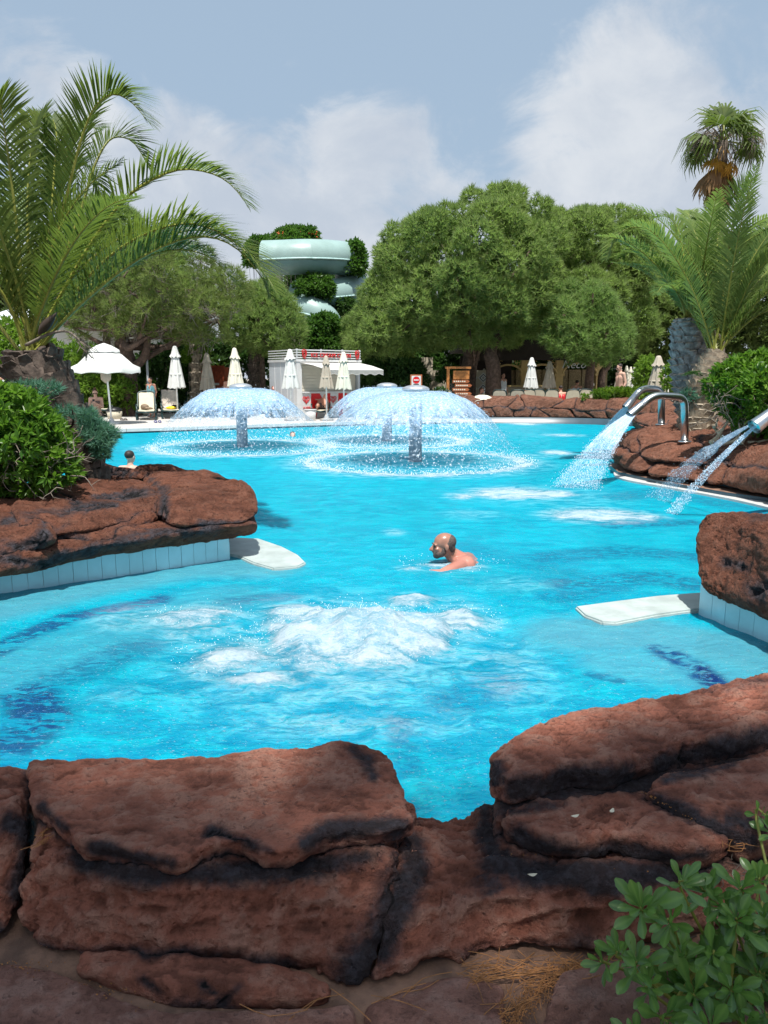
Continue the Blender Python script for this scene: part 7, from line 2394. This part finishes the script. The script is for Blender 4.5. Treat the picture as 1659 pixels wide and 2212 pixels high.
# ---- foreground shrub: each leaf is its own part
fs = thing('shrub', 'leathery green shrub in the bottom right corner, leaves in rosettes', 'shrub', tuple(at(1560, 2150, .05)))
def leaf_mesh(seed, L, W):
    rs = np.random.default_rng(seed)
    t = np.linspace(0, 1, 8)
    w = W * np.array((.12, .18, .34, .58, .84, 1.0, .90, .26))
    bend = -.16 * L * t ** 2 + .03 * L * np.sin(t * 4 + seed)
    mb = MB()
    V = []
    for k in range(8):
        y = t[k] * L; z = bend[k]; e = .22 * w[k]
        V += [(-w[k], y, z + e), (-w[k] * .5, y, z + e * .5), (0, y, z - .0008 * L * 8), (w[k] * .5, y, z + e * .5), (w[k], y, z + e)]
    tint = np.tile((.42, .40, .85, .40, .42), 8) + rs.normal(0, .03, 40)
    mb.add(V, grid_faces(8, 5)[:, ::-1], 0, tint + rs.normal(0, .14))
    o = mb.build('leaf', M['pitto_near'], None, smooth=True, local=True)
    me = o.data
    bpy.data.objects.remove(o)
    return me
LM = [leaf_mesh(k, .074 * s, .0128 * s) for k, s in enumerate((.8, .95, 1.05, 1.15, 1.0, .9))]
org = Vector(fs.location)
twg = MB()
nleaf = 0
ROS = [(1385, 1962, 1.62, 15, 1.15), (1475, 1905, 1.72, 11, 1.0), (1520, 1925, 1.75, 15, 1.05), (1440, 1990, 1.60, 12, 1.0), (1335, 2058, 1.60, 10, .85), (1300, 2078, 1.62, 8, .8), (1375, 2080, 1.58, 11, .9), (1600, 1920, 1.72, 13, .95), (1640, 1900, 1.80, 11, .9), (1590, 1985, 1.66, 13, .95),
       (1649, 1990, 1.70, 11, .95), (1650, 1760, 1.98, 9, .8), (1672, 1800, 1.95, 9, .8), (1400, 2130, 1.55, 11, .9), (1470, 2060, 1.62, 11, 1.0), (1540, 2060, 1.62, 11, .95), (1500, 2150, 1.55, 13, 1.05), (1580, 2140, 1.55, 13, 1.0), (1640, 2100, 1.62, 12, 1.0),
       (1440, 2205, 1.50, 12, 1.0), (1530, 2225, 1.47, 12, 1.05), (1610, 2210, 1.50, 13, 1.0), (1655, 2190, 1.5, 11, 1.0), (1370, 2240, 1.48, 10, .9), (1560, 1960, 1.70, 10, .9), (1700, 2060, 1.62, 9, 1.0)]
for q, (u, v, y, n_, sc) in enumerate(ROS):
    c = aty(u, v, y)
    ax = nrm(np.array((VR.normal(-.25, .35), VR.normal(-.55, .3), VR.uniform(.55, 1.0))))
    S_, U_ = frame_of(ax[None])
    for k in range(n_):
        if nleaf >= 298: break
        a = k * 2.399 + VR.normal(0, .15)
        tl = .35 + .95 * (k / n_) + VR.normal(0, .1)
        d = nrm(ax * math.cos(tl) + (S_[0] * math.cos(a) + U_[0] * math.sin(a)) * math.sin(tl))
        qd = Vector(d).to_track_quat('Y', 'Z')
        me = LM[(q + k) % len(LM)]
        o = bpy.data.objects.new('leaf', me); C.objects.link(o); o.parent = fs
        p = c - ax * .035 * (k / n_) + d * .004
        # keep the upper face turned along the twig axis
        x_ = Vector(np.cross(d, ax)).normalized() if np.linalg.norm(np.cross(d, ax)) > .05 else qd @ Vector((1, 0, 0))
        z_ = x_.cross(Vector(d)).normalized()
        m4 = Matrix((x_, Vector(d), z_)).transposed().to_4x4()
        o.matrix_local = Matrix.Translation(Vector(p) - org) @ m4 @ Matrix.Rotation(VR.normal(0, .25), 4, 'Y') @ Matrix.Scale(sc * VR.uniform(.75, 1.15) * (.75 + .35 * k / n_), 4)
        nleaf += 1
    b_ = at(1560 + VR.normal(0, 50), 2190 + VR.normal(0, 20), .05)
    add_tube(twg, spline([b_, (b_ + c) / 2 + VR.normal(0, .03, 3) - ax * .02, c - ax * .03, c + ax * .006], 12), np.linspace(.006, .0022, 12), 6)
twg.build('twigs', M['rachis'], fs)
# leaves deeper in the shrub, past the number built one by one
low_ = MB()
for k_ in range(30):
    c = aty(VR.uniform(1400, 1720), VR.uniform(2010, 2260), VR.uniform(1.60, 1.82))
    c[2] = max(c[2], .10)
    ax = nrm(np.array((VR.normal(-.1, .4), VR.normal(-.4, .3), 1.0)))
    S_, U_ = frame_of(ax[None])
    for k in range(10):
        a = k * 2.399; tl = .5 + .8 * k / 10
        d = nrm(ax * math.cos(tl) + (S_[0] * math.cos(a) + U_[0] * math.sin(a)) * math.sin(tl))
        me = LM[(k_ + k) % len(LM)]
        Vm = np.empty(len(me.vertices) * 3, np.float32); me.vertices.foreach_get('co', Vm); Vm = Vm.reshape(-1, 3) * VR.uniform(.7, 1.05)
        x_ = nrm(np.cross(d, ax)); z_ = np.cross(x_, d)
        low_.add(c + Vm @ np.stack([x_, d, z_]), grid_faces(8, 5)[:, ::-1], 0, np.tile((.42, .40, .85, .40, .42), 8))
tag(low_.build('lower_leaves', M['pitto_near'], fs), kind='stuff')
dg_ = MB()
for k_ in range(120):
    a = at(VR.uniform(1500, 1720), VR.uniform(1810, 1900), VR.uniform(.10, .30))
    d = unit(1)[0] * (1, .6, .5)
    P = spline([a, a + d * .04 + VR.normal(0, .01, 3), a + d * .09], 5)
    add_tube(dg_, P, .0012, 3)
for k_ in range(70):
    a = at(VR.uniform(1480, 1659), VR.uniform(2020, 2160), VR.uniform(.06, .16))
    d = unit(1)[0] * (1, .6, .4)
    add_tube(dg_, spline([a, a + d * .05 + VR.normal(0, .012, 3), a + d * .10], 5), .0016, 3)
tag(dg_.build('dry_grass', M['twig']), 'dry straw tangled under the corner shrub', kind='stuff')

# ---- the pines behind the photographer that shade the near rocks
def shade_pine(label, x, y, h, r, n_, seed):
    rs = np.random.default_rng(seed)
    th = thing('pine_tree', label, 'pine tree', (x, y, 0), 'pines behind the viewpoint')
    lobes = []
    while len(lobes) < n_:
        d = nrm(rs.normal(0, 1, 3)); q = rs.uniform(.3, 1) ** .5
        lobes.append((np.array((x, y, h)) + d * q * np.array((r[0], r[1], r[2])), rs.uniform(.55, .8)))
    P, D, T = lobe_points(lobes, 5.6)
    V, F, A = tufts(P, nrm(D + (0, 0, .5)), 6, .34, .035, .45, T)
    mb = MB(); mb.add(V, F, attr=A); mb.build('crown', M['pine'], th, smooth=False)
    mb = MB(); add_tube(mb, spline([(x, y, 0), (x + .1, y, h * .5), (x, y, h)], 10), np.linspace(.26, .12, 10), 10); mb.build('trunk', M['bark_pine'], th)
    mb = MB(); limbs(mb, None, np.array((x, y, h - .8)), lobes, .08, .02, 14, seed); mb.build('limbs', M['bark_pine'], th)
SH = np.array(SUN_DIR[:]) / SUN_DIR[2]
for k_, (tx, ty, h, r, n_) in enumerate(((-1.2, 1.32, 20, (2.0, .75, .9), 62), (.75, 1.30, 21, (1.5, .80, .9), 52), (2.7, 1.75, 20.5, (1.6, .90, .9), 54))):
    shade_pine(('pine behind the viewpoint shading the left block', 'pine behind the viewpoint shading the dip in the rock wall', 'pine behind the viewpoint shading the corner shrub')[k_], tx + SH[0] * h, ty + SH[1] * h, h, r, n_, 200 + k_)
# ================================================================== people
def capsule(a, b, ra, rb, n=12):
    a, b = np.array(a, float), np.array(b, float)
    d = nrm(b - a)
    k = 4
    P, Rr = [], []
    for t in np.linspace(-PI / 2, 0, k, endpoint=False):
        P.append(a + d * ra * math.sin(t)); Rr.append(max(1e-3, ra * math.cos(t)))
    for t in np.linspace(0, 1, 4):
        P.append(a + (b - a) * t); Rr.append(ra + (rb - ra) * t)
    for t in np.linspace(0, PI / 2, k + 1)[1:]:
        P.append(b + d * rb * math.sin(t)); Rr.append(max(1e-3, rb * math.cos(t)))
    P = np.array(P)
    S, U = frame_of(np.broadcast_to(d, (1, 3)), (.1, .2, 1) if abs(d[2]) < .9 else (0, 1, 0))
    an = np.arange(n) * 2 * PI / n
    V = P[:, None] + np.array(Rr)[:, None, None] * (np.cos(an)[None, :, None] * S + np.sin(an)[None, :, None] * U)
    m = len(P)
    i = np.arange(m - 1)[:, None] * n; j = np.arange(n)[None]; j2 = (j + 1) % n
    return V.reshape(-1, 3), np.stack([i + j, i + j2, i + n + j2, i + n + j], -1).reshape(-1, 4)
def fuse(name, shapes, mat, parent, vox, smooth=3):
    """fuse overlapping volumes into one continuous surface"""
    mb = MB()
    for V, F in shapes: mb.add(V, F)
    o = mb.build(name, mat, parent)
    md = o.modifiers.new('r', 'REMESH'); md.mode = 'VOXEL'; md.voxel_size = vox
    ms = o.modifiers.new('s', 'SMOOTH'); ms.factor = .5; ms.iterations = smooth
    bpy.context.view_layer.update()
    dg = bpy.context.evaluated_depsgraph_get()
    me = bpy.data.meshes.new_from_object(o.evaluated_get(dg))
    o.modifiers.clear()
    old = o.data
    o.data = me
    bpy.data.meshes.remove(old)
    if not me.materials: me.materials.append(mat)
    me.polygons.foreach_set('use_smooth', np.ones(len(me.polygons), bool))
    return o
def head_frame(face, up=(0, 0, 1)):
    f = nrm(np.array(face, float)); u = np.array(up, float)
    u = nrm(u - f * (u @ f)); s = np.cross(f, u)
    return np.stack([s, f, u])       # rows: side (right), forward, up
def head_shapes(c, face, up=(0, 0, 1), k=1.0):
    B = head_frame(face, up)
    W = lambda x, y, z: np.array(c) + (np.array((x, y, z)) * k) @ B
    rot = B.T
    E = lambda p, r: ellipsoid(W(*p), np.array(r) * k, 18, 12, rot)
    sh = [E((0, -.012, .035), (.077, .098, .083)), E((0, .030, -.035), (.060, .068, .070)), E((0, .062, -.082), (.030, .030, .024)),
          E((0, .083, .018), (.056, .014, .012)), capsule(W(0, .092, .010), W(0, .118, -.026), .009 * k, .015 * k), E((.012, .104, -.030), (.010, .010, .008)), E((-.012, .104, -.030), (.010, .010, .008)),
          E((0, .091, -.052), (.024, .012, .006)), E((0, .089, -.063), (.021, .012, .007)), E((.04, .066, -.018), (.022, .022, .018)), E((-.04, .066, -.018), (.022, .022, .018))]
    for s in (-1, 1):
        sh.append(E((s * .079, -.012, -.004), (.010, .019, .032))); sh.append(E((s * .084, -.018, .004), (.008, .012, .020)))
    return sh, W, E
def hand_shapes(w, d, palm_n, k=1.0, curl=.5):
    """palm, five unequal bent fingers and a thumb that leaves the side; w wrist, d along the hand, palm_n out of the palm"""
    d = nrm(np.array(d, float)); n_ = np.array(palm_n, float); n_ = nrm(n_ - d * (n_ @ d)); s = np.cross(d, n_)
    w = np.array(w, float)
    pc = w + d * .045 * k
    sh = [capsule(w + s * .022 * k, w + d * .085 * k + s * .028 * k, .016 * k, .015 * k), capsule(w - s * .02 * k, w + d * .082 * k - s * .028 * k, .016 * k, .014 * k), capsule(w, w + d * .086 * k, .017 * k, .015 * k)]
    for q, (off, l) in enumerate(((.034, .068), (.012, .078), (-.011, .073), (-.033, .056))):
        a = w + d * .088 * k + s * off * k
        d1 = nrm(d + s * off * 2.0)
        m1 = a + d1 * l * .45 * k
        d2 = nrm(d1 + n_ * curl)
        m2 = m1 + d2 * l * .33 * k
        d3 = nrm(d2 + n_ * curl)
        sh += [capsule(a, m1, .0095 * k, .0088 * k, 8), capsule(m1, m2, .0088 * k, .008 * k, 8), capsule(m2, m2 + d3 * l * .25 * k, .008 * k, .0068 * k, 8)]
    a = w + d * .025 * k + s * .03 * k
    t1 = nrm(s + d * .9 + n_ * .3)
    m1 = a + t1 * .042 * k
    sh += [capsule(a, m1, .013 * k, .011 * k, 8), capsule(m1, m1 + nrm(d + s * .35 + n_ * .5) * .032 * k, .011 * k, .0085 * k, 8)]
    return sh
def body_shapes(J, k=1.0, female=False, heavy=1.0):
    g = lambda n: np.array(J[n], float)
    sh = []
    pel, ch, nk = g('pelvis'), g('chest'), g('neck')
    sx = nrm(g('shR') - g('shL'))
    hx = nrm(g('hipR') - g('hipL'))
    wa = .115 if female else .135 * heavy
    for q in (-1, 1):
        sh.append(capsule(pel + hx * q * .06 * k, (pel + ch) / 2 + sx * q * .05 * k, .115 * k, wa * k * .85))
        sh.append(capsule((pel + ch) / 2 + sx * q * .05 * k, ch + sx * q * .075 * k, wa * k * .85, (.105 if female else .120) * k * heavy))
    sh.append(capsule(ch, nk, .11 * k, .055 * k)); sh.append(capsule(nk, g('head') - (g('head') - nk) * .25, .053 * k, .052 * k))
    for s in 'LR':
        sh.append(capsule(ch * .4 + nk * .6, g('sh' + s), .085 * k, .062 * k))
        sh.append(capsule(g('sh' + s), g('el' + s), .056 * k * heavy, .041 * k)); sh.append(capsule(g('el' + s), g('wr' + s), .042 * k, .027 * k))
        sh.append(capsule(g('hip' + s), g('kn' + s), .085 * k, .055 * k)); sh.append(capsule(g('kn' + s), g('an' + s), .054 * k, .035 * k))
        ft = nrm(np.array(J.get('toe', (0, -1, 0)), float))
        sh.append(capsule(g('an' + s) + (0, 0, -.02 * k), g('an' + s) + ft * .17 * k + (0, 0, -.045 * k), .036 * k, .028 * k))
        d = nrm(g('wr' + s) - g('el' + s))
        pn = J.get('palm' + s, np.array((0, -.3, -1.0)) if abs(d[2]) < .8 else np.array((1.0 if s == 'L' else -1.0, 0.2, 0)))
        sh += hand_shapes(g('wr' + s), d, pn, k)
        if female: sh.append(ellipsoid(ch + sx * (.07 if s == 'R' else -.07) * k + nrm(np.cross(sx, nk - ch)) * -.085 * k - (nk - ch) * .25, np.array((.06, .06, .055)) * k, 12, 8))
    return sh
def stand(x, y, z, face, h=1.75, lean=0.0, arms=None):
    """joints of a standing figure facing direction face (radians from -Y towards +X)"""
    k = h / 1.75
    J = dict(pelvis=(0, 0, .95), chest=(0, .0 - lean * .3, 1.30), neck=(0, -lean * .5, 1.50), head=(0, -.02 - lean, 1.64), shL=(-.19, -lean * .4, 1.43), shR=(.19, -lean * .4, 1.43), elL=(-.24, .04, 1.14), elR=(.24, .04, 1.14), wrL=(-.25, -.06, .90), wrR=(.25, -.06, .90),
             hipL=(-.09, 0, .90), hipR=(.09, 0, .90), knL=(-.10, -.03, .50), knR=(.10, .0, .50), anL=(-.11, .02, .09), anR=(.11, .05, .09), toe=(0, -1, 0))
    J.update(arms or {})
    a, b = math.cos(face), math.sin(face)
    Rm = np.array([(a, b, 0), (-b, a, 0), (0, 0, 1)])
    out = {q: (np.array(v) * k) @ Rm + np.array((x, y, z)) for q, v in J.items() if q not in ('toe', 'palmL', 'palmR')}
    out['toe'] = np.array(J['toe'], float) @ Rm
    for q in ('palmL', 'palmR'):
        if q in J: out[q] = np.array(J[q], float) @ Rm
    return out, k, Rm
def person(label, J, k, face, skin='skin', vox=.014, female=False, hair='hair_dark', hair_style='short', clothes=(), up=(0, 0, 1), heavy=1.0, glasses=False, group=None):
    th = thing('person', label, 'person', tuple(J['pelvis']), group)
    hs_, W, E = head_shapes(J['head'], face, up, k)
    fuse('body', body_shapes(J, k, female, heavy) + hs_, M[skin], th, vox)
    if hair:
        sh = [E((0, -.028, .050), (.084, .094, .082))]
        if hair_style == 'bun': sh += [E((0, -.05, .15), (.042, .042, .040)), E((0, -.06, .03), (.08, .075, .08))]
        if hair_style == 'long': sh += [E((0, -.075, -.06), (.075, .045, .12)), E((0, -.05, .0), (.084, .075, .09))]
        fuse('hair', sh, M[hair], th, vox * .8, 2)
    if glasses:
        mb = MB()
        for s in (-1, 1):
            V, F = E((s * .034, .100, .004), (.028, .008, .022)); mb.add(V, F)
        V, F = capsule(W(-.06, .096, .012), W(.06, .096, .012), .005 * k, .005 * k); mb.add(V, F)
        for s in (-1, 1):
            V, F = capsule(W(s * .062, .09, .012), W(s * .080, -.01, .010), .004 * k, .004 * k); mb.add(V, F)
        mb.build('sunglasses', M['lens'], th)
    else:
        for s in (-1, 1):
            mb = MB(); V, F = E((s * .033, .088, .004), (.013, .007, .006)); mb.add(V, F); mb.build('eye', M['hair_dark'], th)
    for nm_, mt, sh in clothes:
        if nm_ == 'bikini':
            fuse('bikini_top', sh[:-1], M[mt], th, vox, 2)
            nm_, sh = 'bikini_bottom', sh[-1:]
        fuse(nm_, sh, M[mt], th, vox, 2)
    return th
def shorts(J, k, f=.6, r=.10):
    sh = [capsule(np.array(J['hipL']) + (0, 0, .04), np.array(J['hipR']) + (0, 0, .04), .128 * k, .128 * k)]
    for s in 'LR':
        h, n_ = np.array(J['hip' + s]), np.array(J['kn' + s]); sh.append(capsule(h, h + (n_ - h) * f, .105 * k, .09 * k))
    return sh
def vest(J, k, g=1.0):
    p, c, n_ = (np.array(J[q]) for q in ('pelvis', 'chest', 'neck'))
    sx = nrm(np.array(J['shR']) - np.array(J['shL']))
    sh = []
    for q in (-1, 1):
        sh += [capsule(p + sx * q * .065 * k, c + sx * q * .085 * k, .135 * k * g, .125 * k * g), capsule(c + sx * q * .085 * k, n_ + sx * q * .10 * k - (0, 0, .06 * k), .12 * k * g, .062 * k)]
    return sh

# ---- the swimmer in the middle
hw_ = at(985, 1218, 0)
D0 = hw_[1]
HC = aty(958, 1176, D0)
HC[2] = .165
J = dict(head=HC, neck=HC + (.085, .045, -.115), chest=HC + (.24, .12, -.265), pelvis=HC + (.62, .36, -.47),
         shL=HC + (.145, -.11, -.155), shR=HC + (.20, .25, -.175), elL=HC + (-.04, -.26, -.190), elR=HC + (-.08, .31, -.225), wrL=HC + (-.25, -.20, -.196), wrR=HC + (-.29, .20, -.200),
         hipL=HC + (.64, .28, -.49), hipR=HC + (.68, .46, -.49), knL=HC + (1.06, .42, -.48), knR=HC + (1.08, .66, -.46), anL=HC + (1.42, .60, -.50), anR=HC + (1.42, .86, -.46), toe=(.9, .3, -.4), palmL=(0, 0, -1), palmR=(0, 0, -1))

th = thing('person', 'balding bearded man swimming to the left, sunburnt shoulders above the water', 'person', tuple(HC))
fdir = (-1.0, -.16, -.02)
hs_, W, E = head_shapes(HC, fdir, (0, 0, 1), 1.0)
fuse('body', body_shapes(J, 1.0, False, 1.12) + hs_ + [capsule(HC + (.06, .04, -.07), HC + (.19, .06, -.17), .062, .088), capsule(HC + (.20, -.05, -.165), HC + (.24, .22, -.195), .088, .088)], M['skin_red'], th, .0075, 3)
me_ = [c for c in bpy.data.objects if c.parent == th][0].data
me_.materials.append(M['skin_face'])
hc_ = HC - chain_org(th)
for p_ in me_.polygons:
    if (p_.center - Vector(hc_)).length < .135 and p_.center.z > hc_[2] - .11: p_.material_index = 1
fuse('hair', [E((0, -.050, .038), (.079, .068, .066)), E((.050, -.030, .020), (.030, .050, .045)), E((-.050, -.030, .020), (.030, .050, .045)), E((0, -.075, -.015), (.062, .032, .050))], M['hair_grey'], th, .007, 2)
fuse('beard', [E((0, .060, -.084), (.036, .037, .030)), E((.040, .040, -.064), (.025, .044, .030)), E((-.040, .040, -.064), (.025, .044, .030)), E((.056, .010, -.040), (.012, .024, .036)), E((-.056, .010, -.040), (.012, .024, .036)), E((0, .096, -.046), (.026, .012, .006))], M['hair_grey'], th, .006, 2)
for s in (-1, 1):
    mb = MB(); V, F = E((s * .033, .086, .003), (.014, .009, .007)); mb.add(V, F); mb.build('eye', M['hair_dark'], th)
    mb = MB(); V, F = E((s * .034, .094, .023), (.020, .006, .0045)); mb.add(V, F); mb.build('eyebrow', M['hair_dark'], th)
# ring of white water round him
mb = MB()
kk = 150
a = VR.uniform(0, 2 * PI, kk); r = VR.uniform(.5, 1.7, kk)
P = np.c_[HC[0] + .10 + .30 * r * np.cos(a), HC[1] + .02 + .24 * r * np.sin(a), np.abs(VR.normal(0, .012, kk)) + .008]
V, F = balls(P, VR.uniform(.0012, .004, kk)); mb.add(V, F)
tag(mb.build('splash', M['drops']), 'small splashes round the swimming man', kind='stuff')

# ---- others in the pool
q = aty(280, 985, 13.0)
Jb, k, Rm = stand(q[0], q[1], q[2] - 1.60, PI - .25, 1.68)
person('dark haired boy in the water seen from behind, beyond the rock ridge', Jb, k, (math.sin(.25), math.cos(.25), 0), 'skin_pale', .012)
q = aty(632, 938, 21.5)
Jb, k, Rm = stand(q[0], q[1], q[2] - 1.60, .2, 1.66)
person('swimmer with only the head above water between the two domes', Jb, k, (.2, -1, 0), 'skin_pale', .014)

# ---- on the deck
q = aty(206, 846, 26.2)
z0 = DZ
def seated(x, y, z, face, k=1.0, **kw):
    J = dict(pelvis=(0, 0, .50), chest=(0, .02, .86), neck=(0, -.02, 1.06), head=(0, -.07, 1.20), shL=(-.18, 0, 1.0), shR=(.18, 0, 1.0), elL=(-.22, -.06, .72), elR=(.22, -.06, .72), wrL=(-.06, -.24, .84), wrR=(.06, -.24, .84),
             hipL=(-.10, 0, .46), hipR=(.10, 0, .46), knL=(-.14, -.44, .50), knR=(.14, -.44, .50), anL=(-.14, -.48, .09), anR=(.14, -.48, .09), toe=(0, -1, 0), palmL=(1, .2, 0), palmR=(-1, .2, 0))
    J.update(kw)
    a, b = math.cos(face), math.sin(face); Rm = np.array([(a, b, 0), (-b, a, 0), (0, 0, 1)])
    out = {n_: (np.array(v) * k) @ Rm + (x, y, z) for n_, v in J.items() if n_ not in ('toe', 'palmL', 'palmR')}
    for n_ in ('toe', 'palmL', 'palmR'): out[n_] = np.array(J[n_], float) @ Rm
    return out, Rm
Jw, Rm = seated(q[0], q[1], q[2] - 1.24, .15)
tgt = np.array((.3, -1, -.35))
ps = np.array(Jw['wrL']) * .5 + np.array(Jw['wrR']) * .5
bik = [capsule(np.array(Jw['chest']) + np.array((-.09, -.085, .02)) @ Rm, np.array(Jw['chest']) + np.array((.09, -.085, .02)) @ Rm, .055, .055), capsule(np.array(Jw['hipL']), np.array(Jw['hipR']), .125, .125)]
person('woman with a bun and sunglasses looking at a phone under the open parasol', Jw, 1.0, tgt, 'skin_pale', .013, True, 'hair_brown', 'bun', [('bikini', 'cloth_pattern', bik)], glasses=True)
mb = MB(); V, F = box(ps + np.array((0, -.07, .08)), (.075, .012, .15)); mb.add(V, F); tag(mb.build('phone', M['black'], smooth=False), 'black phone in the hands of the woman with the bun', 'phone')
q = aty(326, 838, 29.6)
Jb, k, Rm = stand(q[0], q[1], DZ, -.35, max(1.0, (aty(326, 816, 29.6)[2] - DZ)))
person('boy in a turquoise tank top standing behind the loungers', Jb, k, (-.75, -1, -.1), 'skin', .013, clothes=[('tank_top', 'cloth_turq', vest(Jb, k)), ('shorts', 'cloth_dark', shorts(Jb, k, .8))])
# sunbathing woman on lounger 7
def Lp(x, y, z): return on_lounger(7, [(x, y, z)])[0]
ca, sa = math.cos(R(56)), math.sin(R(56))
Js = dict(pelvis=Lp(0, .42, .48), chest=Lp(0, .72, .68), neck=Lp(0, .88, .80), head=Lp(0, .93, .935), shL=Lp(-.17, .84, .77), shR=Lp(.17, .84, .77), elL=Lp(-.40, .66, .72), elR=Lp(.27, .62, .62), wrL=Lp(-.18, .50, .70), wrR=Lp(.12, .42, .60),
          hipL=Lp(-.10, .38, .46), hipR=Lp(.10, .38, .46), knL=Lp(-.10, -.06, .52), knR=Lp(.16, .02, .86), anL=Lp(-.12, -.48, .44), anR=Lp(.18, -.30, .47), toe=np.array((0, -.6, .6)), palmL=np.array((0, .5, -1.0)), palmR=np.array((0, .5, -1.0)))
bik = [ellipsoid(np.array(Js['chest']) + (-.06, -.095, -.03), (.072, .06, .055), 12, 8), ellipsoid(np.array(Js['chest']) + (.06, -.095, -.03), (.072, .06, .055), 12, 8), capsule(np.array(Js['hipL']), np.array(Js['hipR']), .122, .122)]
person('sunbathing woman in a patterned bikini and sunglasses on a lounger, one knee raised', Js, .98, (.05, -1, -.05), 'skin', .012, True, 'hair_brown', 'long', [('bikini', 'cloth_pattern', bik)], glasses=True, up=(0, .25, 1))
# two bathers lying down behind the left dome
for k_, lab in ((5, 'bather lying on a lounger, seen through the left water dome'), (6, 'sunburnt bather lying on a lounger behind the fountain column')):
    f = lambda x, y, z: on_lounger(k_, [(x, y, z)])[0]
    Jl = dict(pelvis=f(0, .42, .46), chest=f(0, .66, .76), neck=f(0, .76, .94), head=f(0, .78, 1.08), shL=f(-.18, .72, .88), shR=f(.18, .72, .88), elL=f(-.30, .56, .62), elR=f(.30, .56, .62), wrL=f(-.28, .32, .52), wrR=f(.28, .32, .52),
              hipL=f(-.1, .38, .45), hipR=f(.1, .38, .45), knL=f(-.12, -.04, .50 + .2 * (k_ == 5)), knR=f(.12, -.04, .50), anL=f(-.13, -.40, .43), anR=f(.13, -.46, .43), toe=np.array((0, -.4, .8)), palmL=np.array((0, 0, -1.0)), palmR=np.array((0, 0, -1.0)))
    person(lab, Jl, 1.0, (0, -1, .1), 'skin_pale' if k_ == 5 else 'skin_red', .016, clothes=[('swim_shorts', 'cloth_dark', shorts(Jl, 1.0, .55))], up=(0, .3, 1))
# standing people
q = aty(1340, 838, 29.2)
hgt_ = aty(1340, 787, 29.2)[2]
Jm, k, Rm = stand(q[0], q[1], DZ + .05, -PI / 2 + .25, hgt_ - DZ - .05, .05)
person('shirtless man with glasses and green shorts walking left beyond the low hedge', Jm, k, (-1, -.25, -.35), 'skin_pale', .013, clothes=[('shorts', 'cloth_green', shorts(Jm, k, .6))], glasses=True, heavy=1.08)
q = aty(6, 830, 25)
hgt_ = aty(6, 797, 25)[2]
Jm, k, Rm = stand(q[0], q[1], DZ, -PI / 2, hgt_ - DZ)
person('person in a white shirt at the left edge beside the big palm', Jm, k, (-1, -.2, -.2), 'skin', .014, clothes=[('shirt', 'cloth_white', vest(Jm, k, 1.06)), ('shorts', 'cloth_dark', shorts(Jm, k, .8))])
q = aty(496, 840, 30.5)
Jm, k, Rm = stand(q[0], q[1], DZ, PI, 1.62)
person('bare shouldered person half hidden behind the cream parasol above the left fountain', Jm, k, (0, 1, 0), 'skin', .016, clothes=[('shorts', 'cloth_dark', shorts(Jm, k, .6))])
# guests in the shade
for u, v, y, fc, lab, cl, hr, st_ in ((1212, 842, 31.0, PI, 'red shirted guest with dark curly hair sitting with the back to the pool', 'red_sign', 'hair_dark', 1), (1246, 832, 34.5, PI - .5, 'guest in a white top at a shaded restaurant table', 'cloth_white', 'hair_dark', 1),
                                      (1086, 832, 36.0, .6, 'waiter in a white shirt standing beside the bar counter', 'cloth_white', 'hair_dark', 0), (1136, 845, 33.0, PI + .2, 'guest sitting just left of the white parasol pole in the shade', 'brown_sign', 'hair_dark', 1), (1037, 846, 33.5, 1.2, 'guest in an orange wrap reclining between the two pine trunks', 'brown_sign', 'hair_brown', 1)):
    q = aty(u, v, y)
    if st_:
        Jg, Rm = seated(q[0], y, q[2] - 1.15 if v > 835 else DZ + .1, fc)
        k = 1.0
    else:
        Jg, k, Rm = stand(q[0], y, DZ, fc, 1.72)
    person(lab, Jg, k, np.array((0, -1, 0)) @ Rm, 'skin', .018, hair=hr, clothes=[('shirt', cl, vest(Jg, k, 1.05)), ('trousers', 'cloth_dark', shorts(Jg, k, .9))])
